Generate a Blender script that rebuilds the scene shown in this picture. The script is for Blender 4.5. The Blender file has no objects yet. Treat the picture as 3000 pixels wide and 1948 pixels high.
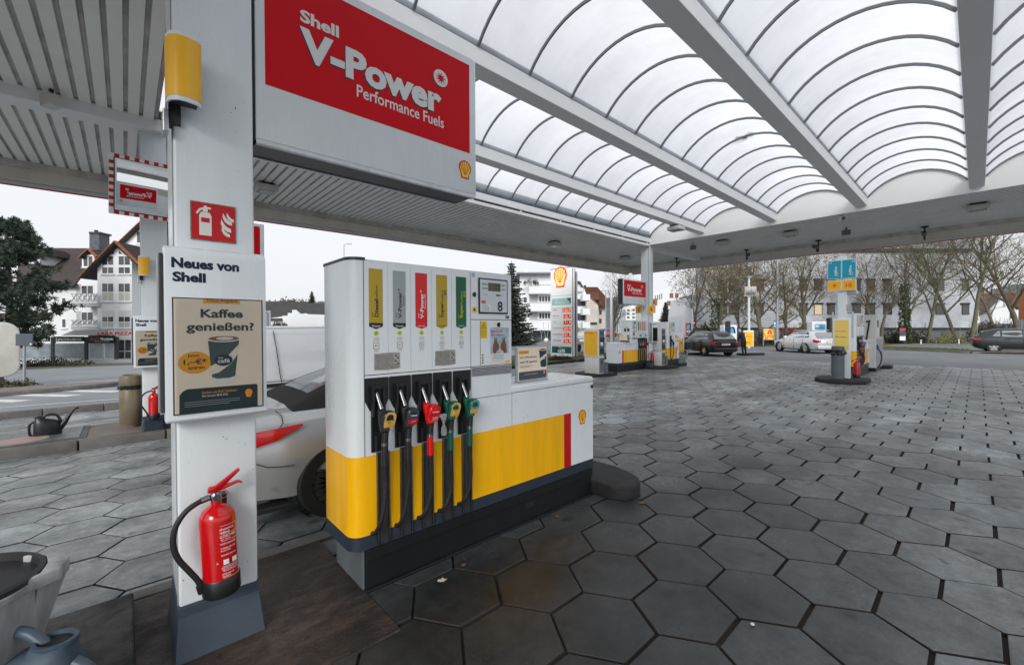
import bpy, bmesh, math, random
from mathutils import Vector, Matrix
random.seed(7)
R = math.radians
PI = math.pi
S = bpy.context.scene
COL = S.collection

# ------------------------------------------------------------------ camera
F_PX, YAW, PITCH, ROLL, HC = 1243.0, R(47.66), R(-0.58), R(-0.27), 1.65
cam = bpy.data.cameras.new('camera')
cam.sensor_width = 36.0
cam.lens = 36.0 * F_PX / 3000.0
cam.clip_start = 0.05
cam.clip_end = 3000
cam_ob = bpy.data.objects.new('camera', cam)
COL.objects.link(cam_ob)
_f = Vector((math.cos(PITCH) * math.cos(YAW), math.cos(PITCH) * math.sin(YAW), math.sin(PITCH)))
_r = Vector((math.sin(YAW), -math.cos(YAW), 0))
_u = _r.cross(_f)
_r2 = math.cos(ROLL) * _r + math.sin(ROLL) * _u
_u2 = -math.sin(ROLL) * _r + math.cos(ROLL) * _u
CAMM = Matrix((_r2, _u2, -_f)).transposed()
cam_ob.matrix_world = Matrix.Translation((0, 0, HC)) @ CAMM.to_4x4()
S.camera = cam_ob

# ------------------------------------------------------------------ sky, sun, exposure
W = bpy.data.worlds.new('World')
S.world = W
W.use_nodes = True
nt = W.node_tree
bg = nt.nodes['Background']
sky = nt.nodes.new('ShaderNodeTexSky')
sky.sky_type = 'NISHITA'
sky.sun_disc = False
sky.sun_elevation = R(27)
sky.sun_rotation = R(230)
sky.dust_density = 6.0
sky.air_density = 1.0
hs = nt.nodes.new('ShaderNodeHueSaturation')
hs.inputs['Saturation'].default_value = 0.25
mixw = nt.nodes.new('ShaderNodeMix')
mixw.data_type = 'RGBA'
mixw.inputs[0].default_value = 0.86
mixw.inputs[7].default_value = (5.25, 5.38, 5.62, 1)     # even overcast cloud sheet
nt.links.new(sky.outputs[0], hs.inputs['Color'])
nt.links.new(hs.outputs[0], mixw.inputs[6])
nt.links.new(mixw.outputs[2], bg.inputs['Color'])
bg.inputs['Strength'].default_value = 0.1

sun = bpy.data.lights.new('sun', 'SUN')
sun.energy = 1.15
sun.angle = R(25)
sun.color = (1.0, 0.97, 0.92)
sun_ob = bpy.data.objects.new('sun', sun)
COL.objects.link(sun_ob)
sun_ob.rotation_euler = Vector((0.68, 0.56, -0.46)).to_track_quat('-Z', 'Y').to_euler()

S.view_settings.view_transform = 'Standard'
S.view_settings.look = 'None'
S.view_settings.exposure = 0.90
S.view_settings.gamma = 1.0
S.view_settings.use_curve_mapping = False
S.render.engine = 'CYCLES'
S.cycles.use_denoising = True
S.cycles.max_bounces = 8
S.cycles.transparent_max_bounces = 16
S.cycles.sample_clamp_indirect = 6.0

# ------------------------------------------------------------------ materials
def srgb(r, g, b):
    f = lambda c: (c / 255 / 12.92) if c / 255 <= 0.04045 else ((c / 255 + 0.055) / 1.055) ** 2.4
    return (f(r), f(g), f(b))

MATS = {}
def mat(name, col=(0.8, 0.8, 0.8), rough=0.5, metal=0.0, var=0.0, vscale=3.0, bump=0.0, bscale=80.0,
        spec=0.5, coat=0.0, alpha=1.0, trans=0.0, emit=None, estr=1.0, col2=None, detail=4.0, streak=None, rvar=0.0, objrand=0.0, ior=1.45):
    if name in MATS:
        return MATS[name]
    m = bpy.data.materials.new(name)
    m.use_nodes = True
    t = m.node_tree
    b = t.nodes['Principled BSDF']
    b.inputs['Base Color'].default_value = (*col, 1)
    b.inputs['Roughness'].default_value = rough
    b.inputs['Metallic'].default_value = metal
    b.inputs['Specular IOR Level'].default_value = spec
    b.inputs['Coat Weight'].default_value = coat
    b.inputs['Coat Roughness'].default_value = 0.05
    b.inputs['Alpha'].default_value = alpha
    b.inputs['Transmission Weight'].default_value = trans
    b.inputs['IOR'].default_value = ior
    if emit:
        b.inputs['Emission Color'].default_value = (*emit, 1)
        b.inputs['Emission Strength'].default_value = estr
    geo = None
    if var > 0 or bump > 0 or rvar > 0:
        geo = t.nodes.new('ShaderNodeNewGeometry')
    if var > 0:
        src = geo.outputs['Position']
        if streak:
            mp = t.nodes.new('ShaderNodeMapping')
            mp.inputs['Scale'].default_value = streak
            t.links.new(src, mp.inputs['Vector'])
            src = mp.outputs[0]
        n = t.nodes.new('ShaderNodeTexNoise')
        n.inputs['Scale'].default_value = vscale
        n.inputs['Detail'].default_value = detail
        n.inputs['Roughness'].default_value = 0.65
        t.links.new(src, n.inputs['Vector'])
        rp = t.nodes.new('ShaderNodeMapRange')
        rp.inputs[1].default_value = 0.35
        rp.inputs[2].default_value = 0.68
        t.links.new(n.outputs['Fac'], rp.inputs[0])
        mx = t.nodes.new('ShaderNodeMix')
        mx.data_type = 'RGBA'
        c2 = col2 or tuple(c * (1 - var) for c in col)
        mx.inputs[6].default_value = (*col, 1)
        mx.inputs[7].default_value = (*c2, 1)
        if col2:
            sc = t.nodes.new('ShaderNodeMath'); sc.operation = 'MULTIPLY'; sc.inputs[1].default_value = var
            t.links.new(rp.outputs[0], sc.inputs[0]); t.links.new(sc.outputs[0], mx.inputs[0])
        else:
            t.links.new(rp.outputs[0], mx.inputs[0])
        out = mx.outputs[2]
        if objrand > 0:
            oi = t.nodes.new('ShaderNodeObjectInfo')
            mr = t.nodes.new('ShaderNodeMapRange')
            mr.inputs[3].default_value = 1 - objrand; mr.inputs[4].default_value = 1 + objrand
            t.links.new(oi.outputs['Random'], mr.inputs[0])
            vm = t.nodes.new('ShaderNodeVectorMath'); vm.operation = 'SCALE'
            t.links.new(out, vm.inputs[0]); t.links.new(mr.outputs[0], vm.inputs['Scale'])
            out = vm.outputs[0]
        t.links.new(out, b.inputs['Base Color'])
        if rvar > 0:
            rr = t.nodes.new('ShaderNodeMapRange')
            rr.inputs[3].default_value = max(0.03, rough - rvar); rr.inputs[4].default_value = min(1, rough + rvar)
            t.links.new(rp.outputs[0], rr.inputs[0]); t.links.new(rr.outputs[0], b.inputs['Roughness'])
    if bump > 0:
        n2 = t.nodes.new('ShaderNodeTexNoise')
        n2.inputs['Scale'].default_value = bscale
        n2.inputs['Detail'].default_value = 3
        t.links.new(geo.outputs['Position'], n2.inputs['Vector'])
        bp = t.nodes.new('ShaderNodeBump')
        bp.inputs['Strength'].default_value = bump
        bp.inputs['Distance'].default_value = 0.01
        t.links.new(n2.outputs['Fac'], bp.inputs['Height'])
        t.links.new(bp.outputs[0], b.inputs['Normal'])
    MATS[name] = m
    return m

WHITE = mat('white_enamel', (0.735, 0.785, 0.825), 0.28, var=0.55, vscale=1.8, streak=(2.2, 2.2, 0.35), col2=(0.64, 0.68, 0.71), rvar=0.08, detail=7)
WHITE2 = mat('white_powder_coat', (0.76, 0.785, 0.80), 0.38, var=0.35, vscale=1.6, col2=(0.62, 0.63, 0.63), streak=(1, 1, 0.3))
YEL = mat('signal_yellow', srgb(252, 188, 12), 0.30, var=0.20, vscale=1.6, streak=(5, 5, 0.5), detail=7)
YELS = mat('sign_yellow', srgb(246, 186, 40), 0.35, var=0.08, vscale=3)
RED = mat('signal_red', srgb(190, 6, 22), 0.35, var=0.10, vscale=2.0)
REDX = mat('extinguisher_red', srgb(190, 8, 14), 0.16, coat=0.6, var=0.06)
SLATE = mat('slate_blue_trim', srgb(44, 54, 66), 0.45, var=0.25, vscale=9)
PLINTH = mat('plinth_steel', srgb(17, 20, 25), 0.55, var=0.5, vscale=5, streak=(1, 1, 0.35), bump=0.08)
PLINTHEND = mat('plinth_end_steel', srgb(96, 106, 112), 0.45, var=0.5, vscale=4, streak=(1, 1, 0.4), col2=srgb(60, 52, 48))
BLACK = mat('black_plastic', (0.012, 0.013, 0.014), 0.38, var=0.2, vscale=20)
BLACKG = mat('black_gloss', (0.008, 0.008, 0.009), 0.15)
RUBBER = mat('black_rubber', (0.014, 0.014, 0.015), 0.55)
CHROME = mat('chrome', (0.27, 0.28, 0.30), 0.26, metal=1.0, var=0.25, vscale=25)
STEEL = mat('brushed_steel', (0.55, 0.57, 0.6), 0.35, metal=1.0, var=0.2, vscale=12)
ALU = mat('anodised_aluminium', (0.5, 0.52, 0.54), 0.4, metal=0.8)
INK = mat('navy_ink', srgb(10, 22, 58), 0.5)
DARKGREEN = mat('dark_green_print', srgb(28, 52, 56), 0.4)
CREAM = mat('cream_paper', srgb(236, 224, 204), 0.35, var=0.06)
CREAM2 = mat('light_cream_print', srgb(226, 216, 200), 0.35)
AMBER = mat('amber_print', srgb(232, 160, 30), 0.35)
PAPER = mat('white_paper', (0.72, 0.73, 0.73), 0.5)
GREYP = mat('grey_print', srgb(150, 154, 158), 0.5)
DGREY = mat('dark_grey_print', srgb(52, 54, 58), 0.5)
COFFEE = mat('coffee_print', srgb(150, 84, 40), 0.4)
SHELLR = mat('emblem_red', srgb(190, 8, 22), 0.35)
SHELLY = mat('emblem_yellow', srgb(250, 198, 40), 0.35)

# ------------------------------------------------------------------ mesh helpers
class MB:
    def __init__(s):
        s.v = []; s.f = []; s.m = []
    def add(s, vs, fs, mi=0):
        o = len(s.v)
        s.v += [tuple(v) for v in vs]
        s.f += [tuple(i + o for i in f) for f in fs]
        s.m += [mi] * len(fs)
        return s
    def box(s, x0, x1, y0, y1, z0, z1, mi=0):
        return s.add([(x0, y0, z0), (x1, y0, z0), (x1, y1, z0), (x0, y1, z0), (x0, y0, z1), (x1, y0, z1), (x1, y1, z1), (x0, y1, z1)],
                     [(0, 3, 2, 1), (4, 5, 6, 7), (0, 1, 5, 4), (1, 2, 6, 5), (2, 3, 7, 6), (3, 0, 4, 7)], mi)
    def prism(s, poly, ax, a, b, mi=0):
        # poly in the two other axes (order x,y,z without ax); CCW seen from +ax
        n = len(poly)
        def p(u, v, w):
            return (w, u, v) if ax == 'x' else ((v, w, u) if ax == 'y2' else ((u, w, v) if ax == 'y' else (u, v, w)))
        vs = [p(u, v, a) for u, v in poly] + [p(u, v, b) for u, v in poly]
        fs = [tuple(range(n))[::-1], tuple(range(n, 2 * n))] + [(i, (i + 1) % n, n + (i + 1) % n, n + i) for i in range(n)]
        return s.add(vs, fs, mi)
    def quad(s, a, b, c, d, mi=0):
        return s.add([a, b, c, d], [(0, 1, 2, 3)], mi)
    def tube(s, path, r, n=8, caps=True, mi=0, sub=0):
        path = [Vector(p) for p in path]
        rs = list(r) if isinstance(r, (list, tuple)) else [r] * len(path)
        if sub and len(path) > 2:
            P2 = []; R2 = []; m = len(path)
            for i in range(m - 1):
                p0, p1, p2, p3 = path[max(i - 1, 0)], path[i], path[i + 1], path[min(i + 2, m - 1)]
                for k in range(sub):
                    u = k / sub
                    P2.append(0.5 * ((2 * p1) + (p2 - p0) * u + (2 * p0 - 5 * p1 + 4 * p2 - p3) * u * u + (3 * p1 - p0 - 3 * p2 + p3) * u ** 3)); R2.append(rs[i] + (rs[i + 1] - rs[i]) * u)
            P2.append(path[-1]); R2.append(rs[-1]); path, rs = P2, R2
        rings = []
        up = None
        for i, p in enumerate(path):
            d = (path[min(i + 1, len(path) - 1)] - path[max(i - 1, 0)])
            d = d.normalized() if d.length > 1e-9 else Vector((0, 0, 1))
            if up is None:
                up = Vector((0, 0, 1)) if abs(d.z) < 0.9 else Vector((1, 0, 0))
            a = up - d * up.dot(d)
            if a.length < 1e-6:
                a = d.orthogonal()
            a.normalize(); up = a
            b = d.cross(a)
            rings.append([p + (a * math.cos(2 * PI * k / n) + b * math.sin(2 * PI * k / n)) * rs[i] for k in range(n)])
        o = []
        for q in rings: o += q
        fs = []
        for i in range(len(path) - 1):
            for k in range(n):
                fs.append((i * n + k, i * n + (k + 1) % n, (i + 1) * n + (k + 1) % n, (i + 1) * n + k))
        if caps:
            fs.append(tuple(range(n))[::-1]); fs.append(tuple(range((len(path) - 1) * n, len(path) * n)))
        return s.add(o, fs, mi)
    def lathe(s, prof, n=24, c=(0, 0, 0), mi=0, sx=1.0, sy=1.0, caps=True):
        vs = []; fs = []
        for r, z in prof:
            vs += [(c[0] + sx * r * math.cos(2 * PI * k / n), c[1] + sy * r * math.sin(2 * PI * k / n), c[2] + z) for k in range(n)]
        for i in range(len(prof) - 1):
            for k in range(n):
                fs.append((i * n + k, i * n + (k + 1) % n, (i + 1) * n + (k + 1) % n, (i + 1) * n + k))
        if caps and prof[0][0] > 1e-6: fs.append(tuple(range(n))[::-1])
        if caps and prof[-1][0] > 1e-6: fs.append(tuple(range((len(prof) - 1) * n, len(prof) * n)))
        return s.add(vs, fs, mi)
    def loft(s, rings, closed=True, caps=True, mi=0):
        n = len(rings[0]); vs = []
        for q in rings: vs += q
        fs = []
        for i in range(len(rings) - 1):
            for k in range(n if closed else n - 1):
                fs.append((i * n + k, i * n + (k + 1) % n, (i + 1) * n + (k + 1) % n, (i + 1) * n + k))
        if caps:
            fs.append(tuple(range(n))[::-1]); fs.append(tuple(range((len(rings) - 1) * n, len(rings) * n)))
        return s.add(vs, fs, mi)
    def xf(s, M):
        s.v = [tuple(M @ Vector(v)) for v in s.v]
        return s
    def mesh(s, name, mats, bevel=0.0, seg=2, smooth=None):
        me = bpy.data.meshes.new(name)
        me.from_pydata(s.v, [], s.f)
        for m in (mats if isinstance(mats, (list, tuple)) else [mats]):
            me.materials.append(m)
        if any(s.m):
            me.polygons.foreach_set('material_index', s.m)
        bm = bmesh.new(); bm.from_mesh(me)
        if bevel > 0:
            ed = [e for e in bm.edges if len(e.link_faces) == 2 and e.calc_face_angle(0) > 0.5]
            bmesh.ops.bevel(bm, geom=ed, offset=bevel, segments=seg, affect='EDGES', profile=0.5, clamp_overlap=True)
        bmesh.ops.recalc_face_normals(bm, faces=bm.faces)
        if smooth is not None:
            for f in bm.faces: f.smooth = True
            for e in bm.edges:
                if len(e.link_faces) == 2 and e.calc_face_angle(0) > smooth: e.smooth = False
        bm.to_mesh(me); bm.free()
        return me

def obj(name, me, parent=None, loc=None, rz=0.0):
    o = bpy.data.objects.new(name, me)
    COL.objects.link(o)
    if parent: o.parent = parent
    if loc: o.location = loc
    if rz: o.rotation_euler = (0, 0, rz)
    return o
def part(name, mb, m, parent, bevel=0.0, seg=2, smooth=None, loc=None):
    return obj(name, mb.mesh(name, m, bevel, seg, smooth), parent, loc)
def tag(o, label=None, cat=None, group=None, kind=None):
    if label: o['label'] = label
    if cat: o['category'] = cat
    if group: o['group'] = group
    if kind: o['kind'] = kind
    return o
def thing(name, label, cat, loc=(0, 0, 0), rz=0.0, group=None):
    o = bpy.data.objects.new(name, None)
    COL.objects.link(o)
    o.empty_display_size = 0.1
    o.location = loc; o.rotation_euler = (0, 0, rz)
    return tag(o, label, cat, group)
def copy_tree(o, parent=None):
    c = o.copy(); COL.objects.link(c)
    if parent: c.parent = parent
    for ch in list(o.children): copy_tree(ch, c)
    return c
SM = R(40)

_tc = {}
def text_verts(s, bold=0.0, shear=0.0):
    k = (s, bold, shear)
    if k not in _tc:
        cu = bpy.data.curves.new('t', 'FONT')
        cu.body = s; cu.size = 1.0; cu.offset = bold; cu.shear = shear; cu.resolution_u = 3
        cu.align_x = 'CENTER'
        ob = bpy.data.objects.new('t', cu)
        me = bpy.data.meshes.new_from_object(ob)
        v = [(q.co.x, q.co.y) for q in me.vertices]
        f = [tuple(p.vertices) for p in me.polygons]
        bpy.data.objects.remove(ob); bpy.data.curves.remove(cu); bpy.data.meshes.remove(me)
        x0 = min(a for a, b in v); x1 = max(a for a, b in v); y0 = min(b for a, b in v); y1 = max(b for a, b in v)
        _tc[k] = ([(a - (x0 + x1) / 2, b - (y0 + y1) / 2) for a, b in v], f, x1 - x0, y1 - y0)
    return _tc[k]
def lettering(parent, s, cx, y, cz, m, w=None, h=None, bold=0.012, up=False, name='lettering', back=False, shear=0.0, wrap=None):
    """flat letters on a face that looks along local -Y (or +Y with back)"""
    v, f, tw, th = text_verts(s, bold, shear)
    sx = (w / tw) if w else h / th
    sy = (h / th) if h else sx
    o = []
    for a, b in v:
        a *= sx; b *= sy
        if up: a, b = -b, a
        if back: a = -a
        if wrap:
            an = a / wrap
            o.append((cx + wrap * math.sin(an), y - wrap * math.cos(an) + wrap, cz + b))
        else:
            o.append((cx + a, y, cz + b))
    me = bpy.data.meshes.new(name)
    me.from_pydata(o, [], [q[::-1] for q in f] if back else f)
    me.materials.append(m)
    return obj(name, me, parent)
def plate(parent, name, poly, y, m, t=0.001, back=False):
    """flat printed shape: polygon in local x,z, standing t proud of y"""
    mb = MB()
    mb.prism(poly, 'y', y, y + t if back else y - t)
    return part(name, mb, m, parent)
def rect(x0, x1, z0, z1):
    return [(x0, z0), (x1, z0), (x1, z1), (x0, z1)]
def circ(cx, cz, rx, rz=None, n=24, a0=0, a1=2 * PI):
    rz = rz or rx
    full = abs(a1 - a0 - 2 * PI) < 1e-6
    k = n if full else n + 1
    return [(cx + rx * math.cos(a0 + (a1 - a0) * i / n), cz + rz * math.sin(a0 + (a1 - a0) * i / n)) for i in range(k)]
def rrect(x0, x1, z0, z1, r, n=5):
    p = []
    for cx, cz, a in ((x1 - r, z1 - r, 0), (x0 + r, z1 - r, 90), (x0 + r, z0 + r, 180), (x1 - r, z0 + r, 270)):
        p += [(cx + r * math.cos(R(a + 90 * i / n)), cz + r * math.sin(R(a + 90 * i / n))) for i in range(n + 1)]
    return p
def emblem(parent, cx, y, cz, h, back=False, t=0.002, mr=None, my=None):
    """scallop shell emblem of height h"""
    k = h / 2.45
    s = -1 if back else 1
    def outline(g):
        p = []
        for i in range(29):
            a = R(-28 + 236 * i / 28)
            rr = (0.98 - g) * (1 + 0.012 * math.cos(i * PI * 1.0))
            p.append((rr * math.cos(a), 0.27 + rr * math.sin(a)))
        p += [(-0.68 + g * 0.6, -0.50), (-0.60 + g * 0.9, -1.17 + g), (-0.2, -1.12 + g), (0, -1.2 + g), (0.2, -1.12 + g), (0.60 - g * 0.9, -1.17 + g), (0.68 - g * 0.6, -0.50)]
        return [(cx + s * a * k, cz + b * k) for a, b in p]
    e = plate(parent, 'shell_emblem', outline(0), y, mr or SHELLR, t, back)
    plate(e, 'emblem_field', outline(0.17), y + (t if back else -t), my or SHELLY, t * 0.6, back)
    mb = MB()
    for i in range(-3, 4):
        if i == 0 and False: continue
        a = R(90 - (i + (0.5 if i < 0 else -0.5 if i > 0 else 0)) * 27) if i else None
        if a is None: continue
        c, q = math.cos(a), math.sin(a)
        hub = (c * 0.10, -0.72 + q * 0.10)
        tip = (c * 0.86, 0.27 + q * 0.84 if True else 0)
        dx, dz = tip[0] - hub[0], tip[1] - hub[1]
        L = math.hypot(dx, dz); nx, nz = -dz / L, dx / L
        w0, w1 = 0.012, 0.045
        poly = [(hub[0] - nx * w0, hub[1] - nz * w0), (tip[0] - nx * w1, tip[1] - nz * w1), (tip[0] + nx * w1, tip[1] + nz * w1), (hub[0] + nx * w0, hub[1] + nz * w0)]
        poly = [(cx + s * u * k, cz + v * k) for u, v in poly]
        yy = y + (t * 1.6 if back else -t * 1.6)
        mb.prism(poly, 'y', yy, yy + (t * 0.5 if back else -t * 0.5))
    part('emblem_flutes', mb, mr or SHELLR, e)
    return e

# ------------------------------------------------------------------ terrain
def gz(X, Y):
    t = min(1, max(0, (X - 2) / 10))
    k = 0.024 + (0.0125 - 0.024) * t
    z = -k * min(max(0, Y - 2.8), 11)
    if Y > 16:
        z -= 0.026 * (Y - 16) * min(1, max(0, (18 - X) / 14))
    return z
def at(x, y, d):
    """survey point: direction given by the 3000 x 1948 picture grid, d metres ahead -> world"""
    v = CAMM @ Vector(((x - 1500) / F_PX, -(y - 974) / F_PX, -1.0))
    return Vector((0, 0, HC)) + v * d
HB = (YAW - PI / 2)   # heading of a facade that runs square across the view
# ------------------------------------------------------------------ ground sheet
def paver_mat(name, island):
    m = bpy.data.materials.new(name); m.use_nodes = True
    t = m.node_tree; b = t.nodes['Principled BSDF']
    L = t.links.new
    geo = t.nodes.new('ShaderNodeNewGeometry')
    def noise(sc, det=4, ro=0.6):
        n = t.nodes.new('ShaderNodeTexNoise'); n.inputs['Scale'].default_value = sc; n.inputs['Detail'].default_value = det; n.inputs['Roughness'].default_value = ro
        L(geo.outputs['Position'], n.inputs['Vector']); return n.outputs['Fac']
    def rng(v, a, b2, c, d):
        r = t.nodes.new('ShaderNodeMapRange'); r.inputs[1].default_value = a; r.inputs[2].default_value = b2; r.inputs[3].default_value = c; r.inputs[4].default_value = d
        L(v, r.inputs[0]); return r.outputs[0]
    def mul(a, b2):
        n = t.nodes.new('ShaderNodeMath'); n.operation = 'MULTIPLY'
        L(a, n.inputs[0])
        if isinstance(b2, float): n.inputs[1].default_value = b2
        else: L(b2, n.inputs[1])
        return n.outputs[0]
    if island:
        rnd = geo.outputs['Random Per Island']
    else:
        oi = t.nodes.new('ShaderNodeObjectInfo'); rnd = oi.outputs['Random']
    v = rng(rnd, 0, 1, 0.70, 1.20)
    v = mul(v, rng(noise(0.35, 3), 0.35, 0.65, 0.70, 1.12))        # broad traffic soiling
    v = mul(v, rng(noise(3.4, 6, 0.75), 0.38, 0.70, 1.16, 0.50))    # blotches
    mpt = t.nodes.new('ShaderNodeMapping'); mpt.inputs['Scale'].default_value = (0.10, 1.5, 1)
    L(geo.outputs['Position'], mpt.inputs[0]); nt_ = t.nodes.new('ShaderNodeTexNoise'); nt_.inputs['Scale'].default_value = 1.0; nt_.inputs['Detail'].default_value = 5
    L(mpt.outputs[0], nt_.inputs['Vector']); v = mul(v, rng(nt_.outputs['Fac'], 0.40, 0.64, 1.10, 0.68))   # tyre tracks along the lanes
    v = mul(v, rng(noise(11, 5, 0.7), 0.36, 0.68, 1.15, 0.70))
    v = mul(v, rng(noise(42, 3), 0.3, 0.7, 0.86, 1.12))
    v = mul(v, rng(noise(260, 2), 0.3, 0.7, 0.80, 1.20))           # grain
    v = mul(v, rng(noise(130, 2, 0.5), 0.66, 0.76, 1.0, 1.7))      # pale aggregate
    # oil drips with an outline of their own
    vo = t.nodes.new('ShaderNodeTexVoronoi'); vo.inputs['Scale'].default_value = 3.1; vo.inputs['Randomness'].default_value = 1
    wob = t.nodes.new('ShaderNodeVectorMath'); wob.operation = 'MULTIPLY_ADD'
    nn = t.nodes.new('ShaderNodeTexNoise'); nn.inputs['Scale'].default_value = 9
    L(geo.outputs['Position'], nn.inputs['Vector']); L(nn.outputs['Color'], wob.inputs[0]); wob.inputs[1].default_value = (0.16, 0.16, 0.16); L(geo.outputs['Position'], wob.inputs[2])
    L(wob.outputs[0], vo.inputs['Vector'])
    v = mul(v, rng(vo.outputs['Distance'], 0.07, 0.17, 0.42, 1.0))
    # fuel-soaked ground round the island, spread wider to paint in vignette darkening
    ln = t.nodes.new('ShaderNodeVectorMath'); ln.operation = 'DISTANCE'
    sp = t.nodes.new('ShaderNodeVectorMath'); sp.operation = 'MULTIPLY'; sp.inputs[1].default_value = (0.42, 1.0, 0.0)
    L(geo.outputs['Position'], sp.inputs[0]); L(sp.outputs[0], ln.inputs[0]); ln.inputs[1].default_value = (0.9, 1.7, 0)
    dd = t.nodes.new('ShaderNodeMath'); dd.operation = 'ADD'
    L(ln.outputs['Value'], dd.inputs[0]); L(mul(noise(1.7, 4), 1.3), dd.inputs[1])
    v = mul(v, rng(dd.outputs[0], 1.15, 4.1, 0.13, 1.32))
    cr = t.nodes.new('ShaderNodeMix'); cr.data_type = 'RGBA'
    cr.inputs[6].default_value = (0.238, 0.264, 0.278, 1); cr.inputs[7].default_value = (0.25, 0.243, 0.23, 1)
    L(rng(noise(0.8, 3), 0.45, 0.7, 0, 0.8), cr.inputs[0])
    vm = t.nodes.new('ShaderNodeVectorMath'); vm.operation = 'SCALE'
    L(cr.outputs[2], vm.inputs[0]); L(v, vm.inputs['Scale'])
    # gum and paint specks
    vg = t.nodes.new('ShaderNodeTexVoronoi'); vg.inputs['Scale'].default_value = 2.6
    L(geo.outputs['Position'], vg.inputs['Vector'])
    mg = t.nodes.new('ShaderNodeMix'); mg.data_type = 'RGBA'; mg.inputs[7].default_value = (0.42, 0.43, 0.42, 1)
    L(vm.outputs[0], mg.inputs[6])
    sel = rng(noise(1.1, 2), 0.50, 0.56, 0, 0.75)
    L(mul(rng(vg.outputs['Distance'], 0.020, 0.034, 1, 0), sel), mg.inputs[0])
    L(mg.outputs[2], b.inputs['Base Color'])
    L(rng(noise(1.3, 4), 0.35, 0.7, 0.24, 0.62), b.inputs['Roughness'])
    b.inputs['Specular IOR Level'].default_value = 0.45
    bp = t.nodes.new('ShaderNodeBump'); bp.inputs['Strength'].default_value = 0.35; bp.inputs['Distance'].default_value = 0.004
    L(noise(180, 4, 0.7), bp.inputs['Height']); L(bp.outputs[0], b.inputs['Normal'])
    return m
def grime_mat(name, c, dark, warm, sc=1.0, rlo=.3, rhi=.75, bump=.5):
    m = bpy.data.materials.new(name); m.use_nodes = True
    t = m.node_tree; b = t.nodes['Principled BSDF']; L = t.links.new
    geo = t.nodes.new('ShaderNodeNewGeometry')
    def noise(s, det=5, ro=.65, st=None):
        n = t.nodes.new('ShaderNodeTexNoise'); n.inputs['Scale'].default_value = s * sc; n.inputs['Detail'].default_value = det; n.inputs['Roughness'].default_value = ro
        src = geo.outputs['Position']
        if st:
            mp = t.nodes.new('ShaderNodeMapping'); mp.inputs['Scale'].default_value = st; mp.inputs['Rotation'].default_value = (0, 0, .6); L(src, mp.inputs[0]); src = mp.outputs[0]
        L(src, n.inputs['Vector']); return n.outputs['Fac']
    def rng(v, a, b2, c2, d):
        r = t.nodes.new('ShaderNodeMapRange'); r.inputs[1].default_value = a; r.inputs[2].default_value = b2; r.inputs[3].default_value = c2; r.inputs[4].default_value = d
        L(v, r.inputs[0]); return r.outputs[0]
    def mix(f, a, b2):
        n = t.nodes.new('ShaderNodeMix'); n.data_type = 'RGBA'; L(f, n.inputs[0])
        for i, q in ((6, a), (7, b2)):
            if isinstance(q, tuple): n.inputs[i].default_value = (*q, 1)
            else: L(q, n.inputs[i])
        return n.outputs[2]
    col = mix(rng(noise(1.5, 6), .40, .62, 0, 1), c, dark)
    col = mix(rng(noise(2.3, 5, .7, (1, 4.5, 1)), .48, .66, 0, .75), col, warm)
    col = mix(rng(noise(7, 6, .75), .50, .68, 0, .8), col, dark)
    col = mix(rng(noise(70, 3, .6), .62, .74, 0, .5), col, tuple(min(1, q * 3.2) for q in c))
    col = mix(rng(noise(190, 2, .5), .68, .76, 0, .6), col, (.30, .29, .28))
    L(col, b.inputs['Base Color']); L(rng(noise(2.1, 5), .38, .64, rlo, rhi), b.inputs['Roughness'])
    bp = t.nodes.new('ShaderNodeBump'); bp.inputs['Strength'].default_value = bump; bp.inputs['Distance'].default_value = .008
    L(noise(60, 5, .75), bp.inputs['Height']); L(bp.outputs[0], b.inputs['Normal'])
    MATS[name] = m
    return m
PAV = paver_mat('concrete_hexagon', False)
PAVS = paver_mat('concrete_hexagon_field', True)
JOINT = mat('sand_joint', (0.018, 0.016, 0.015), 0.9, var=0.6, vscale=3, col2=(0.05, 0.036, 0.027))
ASPH = mat('asphalt', (0.18, 0.195, 0.205), 0.75, var=0.3, vscale=0.5, bump=0.3, bscale=120)
ASPHD = mat('street_asphalt', (0.23, 0.25, 0.27), 0.7, var=0.25, vscale=0.4, bump=0.2, bscale=90)
KERB = mat('kerb_stone', (0.14, 0.138, 0.135), 0.75, var=0.5, vscale=5, col2=(0.06, 0.055, 0.052), bump=0.3, bscale=60)
KERBD = mat('dark_kerb_stone', (0.022, 0.023, 0.025), 0.7, var=0.4, vscale=7, bump=0.4, bscale=70)
SLAB = grime_mat('soiled_concrete', (0.052, 0.038, 0.032), (0.012, 0.011, 0.011), (0.10, 0.070, 0.055), 1.0, .25, .75)
SLABL = mat('island_concrete', (0.20, 0.175, 0.155), 0.7, var=0.7, vscale=2.5, col2=(0.11, 0.095, 0.085), bump=0.3)
GRASSM = mat('grass_soil', (0.055, 0.075, 0.025), 0.9, var=0.8, vscale=3, col2=(0.09, 0.075, 0.04))

def sheet(x0, x1, y0, y1, nx, ny, dz):
    mb = MB()
    vs = []; fs = []
    for j in range(ny + 1):
        for i in range(nx + 1):
            X = x0 + (x1 - x0) * i / nx; Y = y0 + (y1 - y0) * j / ny
            vs.append((X, Y, gz(X, Y) + dz))
    for j in range(ny):
        for i in range(nx):
            a = j * (nx + 1) + i
            fs.append((a, a + 1, a + nx + 2, a + nx + 1))
    return mb.add(vs, fs)
ground = part('ground', sheet(-300, 700, -300, 700, 125, 125, -0.16), mat('distant_ground', (0.10, 0.11, 0.08), 0.95, var=0.5, vscale=0.05), None)
tag(ground, kind='structure')

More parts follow.
